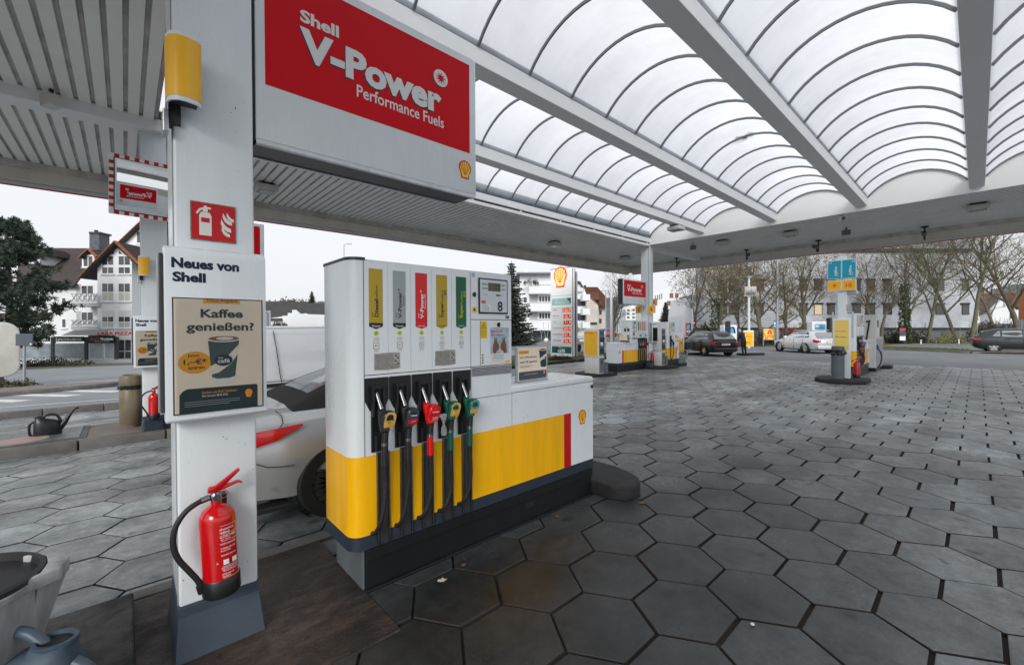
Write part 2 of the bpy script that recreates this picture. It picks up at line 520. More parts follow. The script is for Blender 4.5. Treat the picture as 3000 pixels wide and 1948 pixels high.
PX, PY = 0.4552, 0.504        # column pitch along X, row pitch along Y
X0P, Y0P = 4.232, 0.149
fc = thing('forecourt_paving', 'grey hexagonal concrete pavers covering the petrol station forecourt', 'paving')
del fc['category']
fc['kind'] = 'structure'
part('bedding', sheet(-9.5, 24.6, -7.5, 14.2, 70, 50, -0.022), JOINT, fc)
def hexring(e, dx, hw, g):
    # hexagon with two edges parallel to X (half length e), points at +-(e+dx); slant joints are about half as wide
    d = g * 0.5
    c = e + (g * 0.532 - d) / 0.848
    p = e + dx - d / 0.848
    return [(c, hw - g), (-c, hw - g), (-p, 0), (-c, -hw + g), (c, -hw + g), (p, 0)]
def hexpts(z, g):
    return [(a, b, z) for a, b in hexring(0.1465, 0.158, 0.252, g)]
hexmb = MB().loft([hexpts(-0.05, 0.0115), hexpts(-0.006, 0.0115), hexpts(-0.0022, 0.012)], mi=1).loft([hexpts(-0.0022, 0.012), hexpts(0, 0.016)])  # side walls in joint dirt colour; shade of the gaps painted in too
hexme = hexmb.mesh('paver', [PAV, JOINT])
cand = []
for i in range(-32, 46):
    for j in range(-18, 30):
        X = X0P + i * PX
        Y = Y0P + j * PY + (0.252 if i % 2 else 0)
        if not (-9.2 < X < 24.4 and -7.2 < Y < 14.1): continue
        if 0.75 > X > -1.5 and 2.30 < Y < 3.30: continue
        p = CAMM.transposed() @ Vector((X, Y, gz(X, Y) - HC))
        vis = p.z < -0.3 and abs(p.x / p.z) < 1.30 and abs(p.y / p.z) < 0.90
        cand.append((X, Y, vis, -p.z if p.z < 0 else 99))
def occluded(X, Y):
    return False
cv = sorted([c for c in cand if c[2]], key=lambda c: c[3])
near = cv[:300]; nearset = set((c[0], c[1]) for c in near)
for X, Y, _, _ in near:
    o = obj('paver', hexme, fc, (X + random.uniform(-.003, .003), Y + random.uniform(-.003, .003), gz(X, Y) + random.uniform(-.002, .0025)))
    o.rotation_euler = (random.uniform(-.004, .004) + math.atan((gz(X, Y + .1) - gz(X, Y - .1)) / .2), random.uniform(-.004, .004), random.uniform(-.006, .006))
fm = MB()
for X, Y, vis, _ in cand:
    if (X, Y) in nearset: continue
    z = gz(X, Y) + random.uniform(-.002, .0025)
    sl = (gz(X, Y + .1) - gz(X, Y - .1)) / .2
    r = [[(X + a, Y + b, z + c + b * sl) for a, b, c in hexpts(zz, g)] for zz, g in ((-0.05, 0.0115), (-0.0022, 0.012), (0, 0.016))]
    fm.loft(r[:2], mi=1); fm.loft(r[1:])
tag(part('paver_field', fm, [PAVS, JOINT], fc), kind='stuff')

# asphalt lanes beyond the paving, street on the left
apron = part('asphalt_apron', sheet(24.55, 75, -60, 60, 24, 40, -0.010), ASPH, None); tag(apron, kind='structure')
apron2 = part('side_lane', sheet(-9.5, 24.55, -60, -7.45, 10, 16, -0.012), ASPH, None); tag(apron2, kind='structure')
street = part('street', sheet(-90, 24.5, 15.2, 44, 40, 16, -0.05), ASPHD, None); tag(street, kind='structure')
far_st = part('far_street', sheet(24.52, 75, 60.02, 130, 10, 10, -0.05), ASPHD, None); tag(far_st, kind='structure')
PAINT = mat('road_paint', (0.66, 0.68, 0.68), 0.7, var=0.3, vscale=4)
def strip(name, pts, z, m, parent=None):
    mb = MB(); mb.add([(a, b, gz(a, b) + z) for a, b in pts], [tuple(range(len(pts)))])
    return part(name, mb, m, parent)
# street markings
mk = [((-3.4, 20.2), (-2.2, 18.4)), ((-2.6, 21.0), (-1.2, 18.9)), ((-1.5, 21.3), (-0.2, 19.2))]
for (a, b), (c, d) in mk:
    L = math.hypot(c - a, d - b); nx, ny = -(d - b) / L * .22, (c - a) / L * .22
    tag(strip('road_marking', [(a - nx, b - ny), (c - nx, d - ny), (c + nx, d + ny), (a + nx, b + ny)], -0.044, PAINT, street))
strip('road_marking', [(-9, 27.5), (0.5, 25.2), (0.5, 25.4), (-9, 27.7)], -0.044, PAINT, street)
strip('road_marking', [(-4.0, 17.1), (1.2, 16.3), (1.2, 16.45), (-4.0, 17.25)], -0.044, PAINT, street)

# ------------------------------------------------------------------ kerbs
def kerb_run(label, pts, n, w=0.16, h=0.14, m=KERB, group='kerbs round the forecourt', parent=None):
    t = thing('kerb', label, 'kerb', (0, 0, 0), 0, group) if parent is None else parent
    for (x0, y0), (x1, y1) in zip(pts[:-1], pts[1:]):
        L = math.hypot(x1 - x0, y1 - y0); k = max(1, round(L / n))
        a = math.atan2(y1 - y0, x1 - x0)
        for i in range(k):
            l = L / k - 0.012
            cx = x0 + (x1 - x0) * (i + .5) / k; cy = y0 + (y1 - y0) * (i + .5) / k
            mb = MB().box(-l / 2, l / 2, 0, w, -0.15, h)
            o = part('kerb_stone', mb, m, t, 0.018, 2, SM, (cx, cy, gz(cx, cy)))
            o.rotation_euler = (0, random.uniform(-.003, .003), a)
    return t
kerb_run('dark kerb stones between the far paving edge and the street', [(-9.4, 14.55), (0.6, 14.1), (9, 14.1)], 1.0, m=KERB)
kerb_run('dark kerb stones in front of the price pylon lawn', [(12.0, 13.75), (15.3, 14.0), (18.3, 14.32), (22.5, 14.75)], 1.0, 0.15, 0.13, KERBD)
lawn = part('pylon_lawn', sheet(12.0, 24.5, 14.4, 19.5, 12, 6, 0.09), GRASSM, None); tag(lawn, kind='structure')
# pump islands
isl = thing('pump_island', 'raised concrete pump island with stone kerb behind the first lane', 'island')
for i in range(-9, 19):
    x0 = -1.55 + 1.02 * i
    if x0 > 3.6: break
    cx = x0 + .5
    mb = MB().box(-.5, .5, 0, .17, -.1, .145)
    o = part('kerb_stone', mb, KERB, isl, 0.02, 2, SM, (cx, 9.03 - 0.03 * cx, gz(cx, 9.05)))
    o.rotation_euler = (0, 0, -0.03)
part('island_top', MB().box(-9.5, 4.2, 9.14, 10.5, -.32, -.022), SLABL, isl, 0.01)
cover = thing('access_cover', 'flat chequered metal cover set in the raised island', 'cover')
part('plate', MB().box(-1.75, -.55, 9.42, 10.42, -.02, -.008), mat('cover_metal', (0.24, 0.245, 0.25), 0.45, metal=0.5, var=0.4, vscale=8, bump=0.5, bscale=60), cover)
part('frame', MB().box(-1.83, -.47, 9.34, 10.48, -.02, -.014), mat('cover_frame', (0.07, 0.07, 0.072), 0.6), cover)
plate_mark = MB().lathe([(0.0, 0), (0.26, 0.0), (0.26, 0.002), (0, 0.002)], 20, (-1.15, 9.75, -.008))
part('painted_mark', plate_mark, mat('worn_red_mark', (0.45, 0.25, 0.22), 0.7, var=0.9, vscale=12, col2=(0.3, 0.3, 0.3)), cover)

slab = thing('island_slab', 'flat brown oil-soaked concrete slab round the white post', 'slab')
slab['kind'] = 'structure'; del slab['category']
part('concrete', MB().box(-3.2, 1.10, 2.12, 3.44, -.1, .008), SLAB, slab, 0.006)
part('edge_strip', MB().box(-.02, 1.32, 3.45, 3.56, -.1, .011), KERB, slab, 0.005)

mat_block = tag(part('floor_mat', MB().box(-.95, .02, 2.5, 3.42, .0, .075), grime_mat('tarry_mat', (0.020, 0.020, 0.021), (0.008, 0.008, 0.008), (0.06, 0.055, 0.05), 2.2, .3, .8, 1.0), None, 0.012),
                'rough black tarry mat on the slab left of the white post', 'mat')

# ------------------------------------------------------------------ canopy
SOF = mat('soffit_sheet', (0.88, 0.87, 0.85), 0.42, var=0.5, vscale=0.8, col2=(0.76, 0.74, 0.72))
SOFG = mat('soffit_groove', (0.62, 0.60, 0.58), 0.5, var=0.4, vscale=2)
BEAM = mat('white_beam_paint', (0.82, 0.83, 0.84), 0.42, var=0.3, vscale=0.7, col2=(0.72, 0.73, 0.74))
FASC = mat('fascia_inner', (0.72, 0.69, 0.64), 0.5, var=0.5, vscale=1.5, col2=(0.50, 0.46, 0.42), streak=(1, 1, 0.1))
GALV = mat('galvanised_gutter', (0.20, 0.24, 0.28), 0.45, metal=0.35, var=0.7, vscale=5, col2=(0.08, 0.09, 0.11))
RIBM = mat('rib_metal', (0.16, 0.165, 0.17), 0.45, metal=0.3)
GABLE = mat('gable_white', (0.86, 0.86, 0.85), 0.5)
def vault_mat():
    m = bpy.data.materials.new('polycarbonate'); m.use_nodes = True
    t = m.node_tree
    for n in list(t.nodes): t.nodes.remove(n)
    o = t.nodes.new('ShaderNodeOutputMaterial')
    tr = t.nodes.new('ShaderNodeBsdfTransparent'); tr.inputs[0].default_value = (0.88, 0.895, 0.92, 1)
    tl = t.nodes.new('ShaderNodeBsdfTranslucent')
    gl = t.nodes.new('ShaderNodeBsdfGlossy'); gl.inputs['Roughness'].default_value = 0.25
    df = t.nodes.new('ShaderNodeBsdfDiffuse'); df.inputs[0].default_value = (0.8, 0.8, 0.8, 1)
    geo = t.nodes.new('ShaderNodeNewGeometry')
    mp = t.nodes.new('ShaderNodeMapping'); mp.inputs['Scale'].default_value = (0.9, 5.0, 5.0)
    ns = t.nodes.new('ShaderNodeTexNoise'); ns.inputs['Scale'].default_value = 1.1; ns.inputs['Detail'].default_value = 6
    t.links.new(geo.outputs['Position'], mp.inputs[0]); t.links.new(mp.outputs[0], ns.inputs['Vector'])
    rp = t.nodes.new('ShaderNodeMix'); rp.data_type = 'RGBA'
    rp.inputs[6].default_value = (0.86, 0.875, 0.90, 1); rp.inputs[7].default_value = (0.97, 0.975, 0.98, 1)
    t.links.new(ns.outputs['Fac'], rp.inputs[0])
    n2 = t.nodes.new('ShaderNodeTexNoise'); n2.inputs['Scale'].default_value = 0.9; n2.inputs['Detail'].default_value = 8; n2.inputs['Roughness'].default_value = .7
    mp2 = t.nodes.new('ShaderNodeMapping'); mp2.inputs['Scale'].default_value = (1.6, 0.7, 0.7)
    t.links.new(geo.outputs['Position'], mp2.inputs[0]); t.links.new(mp2.outputs[0], n2.inputs['Vector'])
    r2 = t.nodes.new('ShaderNodeMapRange'); r2.inputs[1].default_value = .42; r2.inputs[2].default_value = .72; r2.inputs[3].default_value = 1.0; r2.inputs[4].default_value = .86
    t.links.new(n2.outputs['Fac'], r2.inputs[0])
    oi = t.nodes.new('ShaderNodeObjectInfo'); r3 = t.nodes.new('ShaderNodeMapRange'); r3.inputs[3].default_value = .92; r3.inputs[4].default_value = 1.04
    t.links.new(oi.outputs['Random'], r3.inputs[0])
    mm = t.nodes.new('ShaderNodeMath'); mm.operation = 'MULTIPLY'; t.links.new(r2.outputs[0], mm.inputs[0]); t.links.new(r3.outputs[0], mm.inputs[1])
    vs_ = t.nodes.new('ShaderNodeVectorMath'); vs_.operation = 'SCALE'; t.links.new(rp.outputs[2], vs_.inputs[0]); t.links.new(mm.outputs[0], vs_.inputs['Scale'])
    t.links.new(vs_.outputs[0], tl.inputs[0])
    vt_ = t.nodes.new('ShaderNodeVectorMath'); vt_.operation = 'SCALE'; vt_.inputs[0].default_value = (.93, .94, .96); t.links.new(mm.outputs[0], vt_.inputs['Scale']); t.links.new(vt_.outputs[0], tr.inputs[0])
    m1 = t.nodes.new('ShaderNodeMixShader'); m1.inputs[0].default_value = 0.5
    t.links.new(tr.outputs[0], m1.inputs[1]); t.links.new(tl.outputs[0], m1.inputs[2])
    m2 = t.nodes.new('ShaderNodeMixShader'); m2.inputs[0].default_value = 0.04
    t.links.new(m1.outputs[0], m2.inputs[1]); t.links.new(df.outputs[0], m2.inputs[2])
    t.links.new(m2.outputs[0], o.inputs[0])
    return m
VAULT = vault_mat()

XI0, XI1, YI0, YI1 = 0.55, 16.16, -4.75, 9.20      # roof-light opening
XO0, XO1, YO0, YO1 = -3.4, 21.1, -7.4, 13.2      # inner face of the outer fascia
ZS = 5.10
can = thing('canopy', 'large white forecourt canopy with barrel-vaulted translucent roof lights', 'canopy')
def soffit(name, x0, x1, y0, y1):
    mb = MB(); p = 0.18; fl = 0.125; n = int(round((x1 - x0) / p)); p = (x1 - x0) / n
    prof = []; mi = []
    for i in range(n):
        a = x0 + i * p
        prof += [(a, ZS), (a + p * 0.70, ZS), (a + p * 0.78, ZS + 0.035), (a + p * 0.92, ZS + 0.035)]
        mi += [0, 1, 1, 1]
    prof.append((x1, ZS))
    vs = [(x, y0, z) for x, z in prof] + [(x, y1, z) for x, z in prof]
    k = len(prof)
    for i in range(k - 1):
        mb.add([vs[i], vs[i + 1], vs[k + i + 1], vs[k + i]], [(0, 1, 2, 3)], mi[i])
    # roof skin above
    mb.box(x0, x1, y0, y1, ZS + 0.25, ZS + 0.30)
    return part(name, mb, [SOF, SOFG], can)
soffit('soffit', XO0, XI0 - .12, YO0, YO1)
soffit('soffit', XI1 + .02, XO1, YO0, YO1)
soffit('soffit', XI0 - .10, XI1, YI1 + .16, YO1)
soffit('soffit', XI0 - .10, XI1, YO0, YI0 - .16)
# deep tie beams under the ceiling sheets
part('tie_beam', MB().box(XO0, XI0 + .0, 9.12, 9.50, 4.93, ZS + .02), BEAM, can, 0.01)
part('tie_beam', MB().box(XI1 + .05, XO1 - .1, 9.22, 9.58, 4.96, ZS + .02), BEAM, can, 0.01)
# edge frame of the opening: lower white flange, dark slot with spacers, upper flange
part('edge_beam', MB().box(XI0, XI1, YI1, YI1 + .15, 5.03, 5.12), BEAM, can, 0.006)
part('edge_beam', MB().box(XI0, XI1, YI1 + .04, YI1 + .15, 5.13, 5.17), BLACK, can)
part('edge_beam', MB().box(XI0, XI1, YI1 - .02, YI1 + .15, 5.175, 5.36), BEAM, can, 0.006)
for i in range(9):
    part('spacer', MB().box(XI0 + 1 + i * 1.8, XI0 + 1.06 + i * 1.8, YI1 + .005, YI1 + .04, 5.122, 5.174), BEAM, can)
part('edge_beam', MB().box(XI0, XI1, YI0 - .15, YI0, 5.03, 5.36), BEAM, can, 0.006)
BY = [YI0 + (YI1 - .0 - YI0) * 0 - 0.0]
beamY = [7.08, 4.68, 2.34, 0.03, -2.28]
for y in beamY:
    part('roof_beam', MB().box(XI0, XI1 - .02, y - .14, y + .14, 5.20, 5.43), BEAM, can, 0.008)
    for s in (-1, 1):
        part('gutter', MB().box(XI0, XI1 - .02, y + s * .118 - .012, y + s * .118 + .012, 5.432, 5.525), GALV, can, 0.004)
part('gutter', MB().box(XI0, XI1 - .02, YI1 - .005, YI1 + .02, 5.362, 5.62), GALV, can)
part('gutter', MB().tube([(XI0, YI1 + .09, 5.43), (XI1 - .02, YI1 + .03, 5.43)], 0.095, 10), GALV, can, 0, 2, SM)
edges = [YI1 + .02] + beamY + [YI0]
ribX = [16.12 - 0.968 * i for i in range(17)]
cache = {}
for a, b in zip(edges[:-1], edges[1:]):
    hi, lo = a - .14, b + .14
    if a > 9: hi = a - .03
    ch = hi - lo; rise = 0.50
    rad = (ch * ch / 4 + rise * rise) / (2 * rise)
    half = math.asin(ch / 2 / rad)
    key = round(ch, 2)
    if key not in cache:
        N = 14
        arc = [(rad * math.sin(-half + 2 * half * i / N), rad * math.cos(-half + 2 * half * i / N) - rad * math.cos(half)) for i in range(N + 1)]
        pm = MB().loft([[(0, u, v) for u, v in arc], [(0.968, u, v) for u, v in arc]], closed=False, caps=False).mesh('roof_panel', VAULT, smooth=R(60))
        rm = MB(); sec = []
        for i in range(N + 1):
            an = -half + 2 * half * i / N
            q = []
            for dx, dr in ((-.012, 0.006), (.012, 0.006), (.012, -.038), (-.012, -.038)):
                rr = rad + dr
                q.append((dx, rr * math.sin(an), rr * math.cos(an) - rad * math.cos(half)))
            sec.append(q)
        ribme = rm.loft(sec).mesh('roof_rib', RIBM)
        cache[key] = (pm, ribme)
    pm, ribme = cache[key]
    cy = (hi + lo) / 2; z0 = 5.44
    for i, x in enumerate(ribX):
        obj('roof_rib', ribme, can, (x, cy, z0))
        if i: obj('roof_panel', pm, can, (x, cy, z0))
    # gable
    N = 20
    for gx in (XI1, XI0 - .03):
        poly = [(lo - .1, ZS - .02), (hi + .1, ZS - .02), (hi + .1, z0)] + [(cy + rad * math.sin(half - 2 * half * i / N), z0 + rad * math.cos(half - 2 * half * i / N) - rad * math.cos(half)) for i in range(N + 1)] + [(lo - .1, z0)]
        part('gable_panel', MB().prism(poly, 'x', gx, gx + .03), GABLE, can)
for y in beamY:
    part('beam_seat', MB().box(XI1 - .015, XI1 + .035, y - .2, y + .2, ZS - .025, 5.45), GABLE, can)
# outer fascia
REDT = mat('fascia_red', srgb(205, 12, 24), 0.3)
def fascia(x0, x1, y0, y1, nrm):
    # nrm: outward axis
    t = 0.05
    if nrm in ('y+', 'y-'):
        s = 1 if nrm == 'y+' else -1
        bx = lambda a, b, z0, z1, m, bev=0.004: part('fascia_board', MB().box(x0, x1, min(y0 + s * a, y0 + s * b), max(y0 + s * a, y0 + s * b), z0, z1), m, can, bev)
    else:
        s = 1 if nrm == 'x+' else -1
        bx = lambda a, b, z0, z1, m, bev=0.004: part('fascia_board', MB().box(min(x0 + s * a, x0 + s * b), max(x0 + s * a, x0 + s * b), y0, y1, z0, z1), m, can, bev)
    bx(-.10, .0, 4.97, ZS + .02, SOFG)
    bx(0, .06, 4.72, ZS + .3, FASC)
    bx(.06, .14, 4.735, 4.90, BLACK)
    bx(.14, .26, 4.66, 5.75, WHITE2)
    bx(.261, .275, 4.645, 5.0, REDT)
    bx(.20, .258, 4.640, 4.658, REDT)
fascia(XO0 - .06, XO1 + .06, YO1, YO1, 'y+')
fascia(XO0 - .06, XO1 + .06, YO0, YO0, 'y-')
fascia(XO1, XO1, YO0 - .0, YO1 - .0, 'x+')
fascia(XO0, XO0, YO0 - .0, YO1 - .0, 'x-')
for i in range(12):
    part('fascia_bracket', MB().box(XO0 + 1.2 + i * 2.2, XO0 + 1.23 + i * 2.2, YO1 - .12, YO1 - .001, 4.94, ZS), SOFG, can)
for i in range(11):
    part('fascia_bracket', MB().box(XO1 - .12, XO1 - .001, YO0 + 1.6 + i * 2.3, YO0 + 1.63 + i * 2.3, 4.94, ZS), SOFG, can)

# ceiling lamps, cameras
LENS = mat('lamp_glass', (0.35, 0.36, 0.36), 0.2)
HOUS = mat('lamp_housing', (0.62, 0.61, 0.58), 0.45, var=0.2)
def ceil_lamp(label, X, Y, z=ZS):
    t = thing('ceiling_lamp', label, 'lamp', (X, Y, z), 0, 'ceiling lamps under the canopy')
    part('mount', MB().box(-.16, .16, -.16, .16, -.05, 0.0), BLACK, t)
    part('housing', MB().box(-.23, .23, -.23, .23, -.19, -.05), HOUS, t, 0.03, 3, SM)
    part('lens', MB().box(-.14, .14, -.14, .14, -.196, -.1905), LENS, t, 0.0)
    part('lens_rim', MB().box(-.16, .16, -.16, .16, -.1925, -.188), BLACK, t)
ceil_lamp('square ceiling lamp just right of the white post top', 2.5, 11.4)
ceil_lamp('square ceiling lamp over the second lane, above the pylon', 12.7, 11.4)
ceil_lamp('square ceiling lamp in the canopy corner, left of the far column', 17.9, 11.5)
ceil_lamp('square ceiling lamp under the far strip, nearest the far column', 17.6, 6.85)
ceil_lamp('square ceiling lamp under the far strip, above the blue sign', 17.75, 4.56)
ceil_lamp('square ceiling lamp under the far strip, nearest the right picture edge', 17.85, 0.0)
ceil_lamp('square ceiling lamp hung on a roof beam end near the far column', 14.2, 7.08, 5.2)
def camera_fix(label, X, Y, rz):
    t = thing('security_camera', label, 'camera', (X, Y, ZS), rz, 'security cameras along the far fascia')
    part('base', MB().lathe([(0.11, 0), (0.11, -.03), (0.04, -.06), (0.03, -.06)], 14), BLACK, t)
    part('arm', MB().tube([(0, 0, -.05), (0, 0, -.40), (0, -.03, -.46), (0, -.12, -.44), (0, -.16, -.34)], 0.025, 8), BLACK, t, 0, 2, SM)
    part('camera_body', MB().box(-.055, .055, -.42, -.08, -.36, -.25), mat('camera_grey', (0.12, 0.12, 0.125), 0.4), t, 0.02, 2, SM)
    part('visor', MB().box(-.07, .07, -.48, -.06, -.248, -.236), BLACK, t)
camera_fix('dark security camera on the far fascia beside the far column', 20.3, 10.1, R(-50))
camera_fix('dark security camera on the far fascia above the estate car', 20.5, 6.95, R(-60))
camera_fix('dark security camera on the far fascia left of the blue sign', 20.5, 4.3, R(-100))
camera_fix('dark security camera on the far fascia nearest the right edge', 20.5, 1.25, R(-90))
for i, (X, Y, lb) in enumerate([(17.3, 7.9, 'small dark speaker box beside the tie beam'), (18.6, 3.1, 'small dark speaker box under the far strip'), (-.75, 8.95, 'small floodlight clipped to the beam, upper left')]):
    t = thing('loudspeaker' if i < 2 else 'floodlight', lb, 'speaker' if i < 2 else 'floodlight', (X, Y, ZS), R(-60))
    part('bracket', MB().box(-.02, .02, -.02, .02, -.1, 0), BLACK, t)
    part('housing', MB().box(-.11, .11, -.08, .08, -.26, -.09), mat('speaker_grey', (0.16, 0.155, 0.15), 0.5) if i < 2 else HOUS, t, 0.015)
t = thing('small_camera', 'tiny white camera under the far gable edge', 'camera', (16.35, 2.85, ZS), R(-60))
part('base', MB().lathe([(0.07, 0), (0.07, -.02), (0.03, -.09)], 12), HOUS, t); part('housing', MB().box(-.06, .06, -.16, .04, -.2, -.09), HOUS, t, 0.01); part('lens', MB().box(-.045, .045, -.165, -.161, -.19, -.1), BLACKG, t)
t = thing('roof_debris', 'clump of dead leaves lying on the translucent roof', 'debris')
mb = MB()
for i in range(14):
    a = random.random() * 6.28; r = random.random() ** .5
    x, y = 10.35 + .10 * r * math.cos(a), 3.50 + .17 * r * math.sin(a)
    mb.quad((x, y, 5.96), (x + .12, y + random.uniform(-.05, .1), 5.965), (x + .1, y + .12, 5.98), (x - .02, y + .1, 5.97))
part('leaves', mb, mat('dead_leaf_dark', (0.02, 0.017, 0.015), 0.9), t)
# ------------------------------------------------------------------ canopy columns
def column(label, X, Y, z0, ztop, w=0.345, d=0.40):
    t = thing('canopy_column', label, 'column', (X, Y, z0), 0, 'canopy columns')
    part('shaft', MB().box(0, w, 0, d, 0.25, ztop - z0), WHITE, t, 0.012, 3, SM)
    # panel joints along the sides
    part('side_trim', MB().box(-.004, -.0005, .03, .05, 0.25, ztop - z0), GREYP, t)
    part('side_trim', MB().box(w + .0005, w + .004, .03, .05, 0.25, ztop - z0), GREYP, t)
    g = 0.022
    b0 = [(-g, -.06, 0), (w + g, -.06, 0), (w + g, d + .06, 0), (-g, d + .06, 0)]
    b1 = [(-.004, -.006, .20), (w + .004, -.006, .20), (w + .004, d + .006, .20), (-.004, d + .006, .20)]
    b2 = [(-.004, -.006, .25), (w + .004, -.006, .25), (w + .004, d + .006, .25), (-.004, d + .006, .25)]
    part('base_flare', MB().loft([b0, b1, b2]), SLATE_B, t, 0.004)
    return t
SLATE_B = mat('slate_base', srgb(60, 72, 86), 0.5, var=0.5, vscale=9, col2=srgb(58, 62, 70), bump=0.1)
column('white canopy post in the left foreground with a grey flared base', 0.185, 2.685, 0.005, 5.02)
column('white canopy column on the left island behind the convex mirror', 0.20, 9.30, gz(.3, 9.5) + .12, 4.95)
column('white canopy column at the far roof corner among the pumps', 16.2, 9.24, gz(16, 9.4) + .1, 5.03, 0.30, 0.40)

rs_ = random.Random(3); mbs = MB()
for k in range(34):
    x = rs_.uniform(.20, .52); z = rs_.choice((rs_.uniform(.3, 1.15), rs_.uniform(2.35, 3.5))); a_ = rs_.uniform(.0008, .0028); l_ = a_ * rs_.choice((1, 1, 1.5, 6))
    mbs.add([(x - a_, 2.6838, z), (x, 2.6838, z - l_), (x + a_, 2.6838, z), (x, 2.6838, z + l_)], [(0, 1, 2, 3)])
tag(part('scuff_marks', mbs, DGREY, [o for o in COL.objects if o.name == 'canopy_column'][0], loc=(-.185, -2.685, -.005)), kind='stuff')
# ------------------------------------------------------------------ extinguisher
def extinguisher(label, loc, rz=0.0, tilt=0.0, full=True, scale=1.0):
    t = thing('fire_extinguisher', label, 'extinguisher', loc, rz, 'fire extinguishers on the islands')
    r = 0.079
    bd = part('cylinder', MB().lathe([(0.0, 0.055), (r, 0.055), (r, 0.375), (r * .96, 0.40), (r * .80, 0.425), (r * .5, 0.442), (0.024, 0.452), (0.024, 0.475), (0, 0.475)], 32), REDX, t, 0, 2, SM)
    part('foot_ring', MB().lathe([(0, 0), (r * 1.02, 0), (r * 1.06, 0.01), (r * 1.06, 0.085), (r * 1.01, 0.09), (r * 1.0, 0.07)], 32), BLACK, t, 0, 2, SM)
    v = part('valve', MB().lathe([(0.02, 0.47), (0.026, 0.475), (0.026, 0.505), (0.018, 0.515), (0.0, 0.515)], 16), CHROME, t, 0, 2, SM)
    part('gauge', MB().lathe([(0, 0), (0.016, 0), (0.016, 0.012), (0.0, 0.012)], 16).xf(Matrix.Translation((0, -.024, .49)) @ Matrix.Rotation(R(90), 4, 'X')), CHROME, v)
    h = part('lever', MB().prism([(-.035, .515), (.015, .515), (.11, .598), (.105, .612), (.0, .545), (-.03, .545)], 'y', -.013, .013), REDX, t, 0.005, 2, SM)
    part('carry_handle', MB().prism([(.0, .515), (.03, .518), (.10, .535), (.115, .525), (.118, .535), (.10, .548), (.0, .535)], 'y', -.011, .011), REDX, t, 0.004, 2, SM)
    part('pin_ring', MB().tube([(.03 + .018 * math.cos(a * PI / 6), -.016, .50 + .022 * math.sin(a * PI / 6)) for a in range(13)], 0.0016, 5), REDX, t)
    part('hose', MB().tube([(-.02, 0, .492), (-.06, -.005, .488), (-.12, -.01, .46), (-.165, -.012, .40), (-.18, -.012, .32), (-.165, -.012, .24), (-.125, -.012, .16), (-.095, -.012, .10), (-.085, -.012, .055)], 0.013, 12, sub=4), RUBBER, t, 0, 2, SM)
    part('hose_clip', MB().tube([(-.09, -.012, .075), (-.082, -.012, .035)], 0.017, 12), BLACK, t)
    part('hose_ferrule', MB().tube([(-.028, 0, .493), (-.062, -.005, .488)], 0.0155, 12), CHROME, t)
    if full:
        W1 = PAPER
        tx = [('Brandschutzservice', .345, .012, .092), ('Friedland', .329, .012, .05), ('FEUERLÖSCHER', .309, .015, .11), ('6 kg  ABC  PULVER', .293, .007, .06),
              ('1. SICHERHEITSSTIFT ENTFERNEN', .270, .008, .105), ('2. SCHLAUCH FASSEN UND ZUM', .248, .008, .10), ('FEUER RICHTEN.', .236, .007, .055), ('3. BETÄTIGUNGSHEBEL DRÜCKEN', .214, .008, .105),
              ('VORSICHT BEI ELEKTRISCHEN ANLAGEN', .150, .0075, .115), ('NUR BIS 1000V, MINDESTABSTAND 1M', .139, .0075, .115), ('Brandschutzservice', .120, .009, .075), ('Friedland', .108, .009, .04)]
        for s, z, hh, w in tx:
            lettering(t, s, .012, -r - .0012, z, W1, w, hh, 0.006, wrap=r)
        for k, ch in enumerate('ABC'):
            x = -.028 + .038 * k
            lettering(t, ch, x + .008, -r - .0012, .182, W1, .008, .012, wrap=r)
        mb = MB()
        def cp(x, z): 
            an = x / r
            return (.012 + r * 1.012 * math.sin(an), -r * 1.012 * math.cos(an), z)
        def cbox(x0, x1, z0, z1):
            n = 8
            for i in range(n):
                a = x0 + (x1 - x0) * i / n; b = x0 + (x1 - x0) * (i + 1) / n
                mb.quad(cp(a, z0), cp(b, z0), cp(b, z1), cp(a, z1))
        for z0 in (.360, .320, .285, .157, .132, .098): cbox(-.062, .062, z0, z0 + .0013)
        for x0 in (-.062, .0607): cbox(x0, x0 + .0013, .1, .36)
        for k in range(3): cbox(-.045 + .038 * k, -.022 + .038 * k, .165, .19)
        for k in range(3): cbox(-.092, -.074, .225 + .034 * k, .248 + .034 * k)
        cbox(-.058, -.04, .104, .126)
        part('label_print', mb, W1, t)
    t.rotation_euler = (0, tilt, rz)
    t.scale = (scale,) * 3
    return t
extinguisher('red fire extinguisher with black hose hung low on the foreground post', (0.352, 2.60, 0.315), 0.0, R(-2.5))
part_h = part('wall_hook', MB().box(.33, .38, 2.62, 2.684, .74, .80), BLACK, None)
tag(part_h, 'small black hook holding the foreground extinguisher', 'hook')

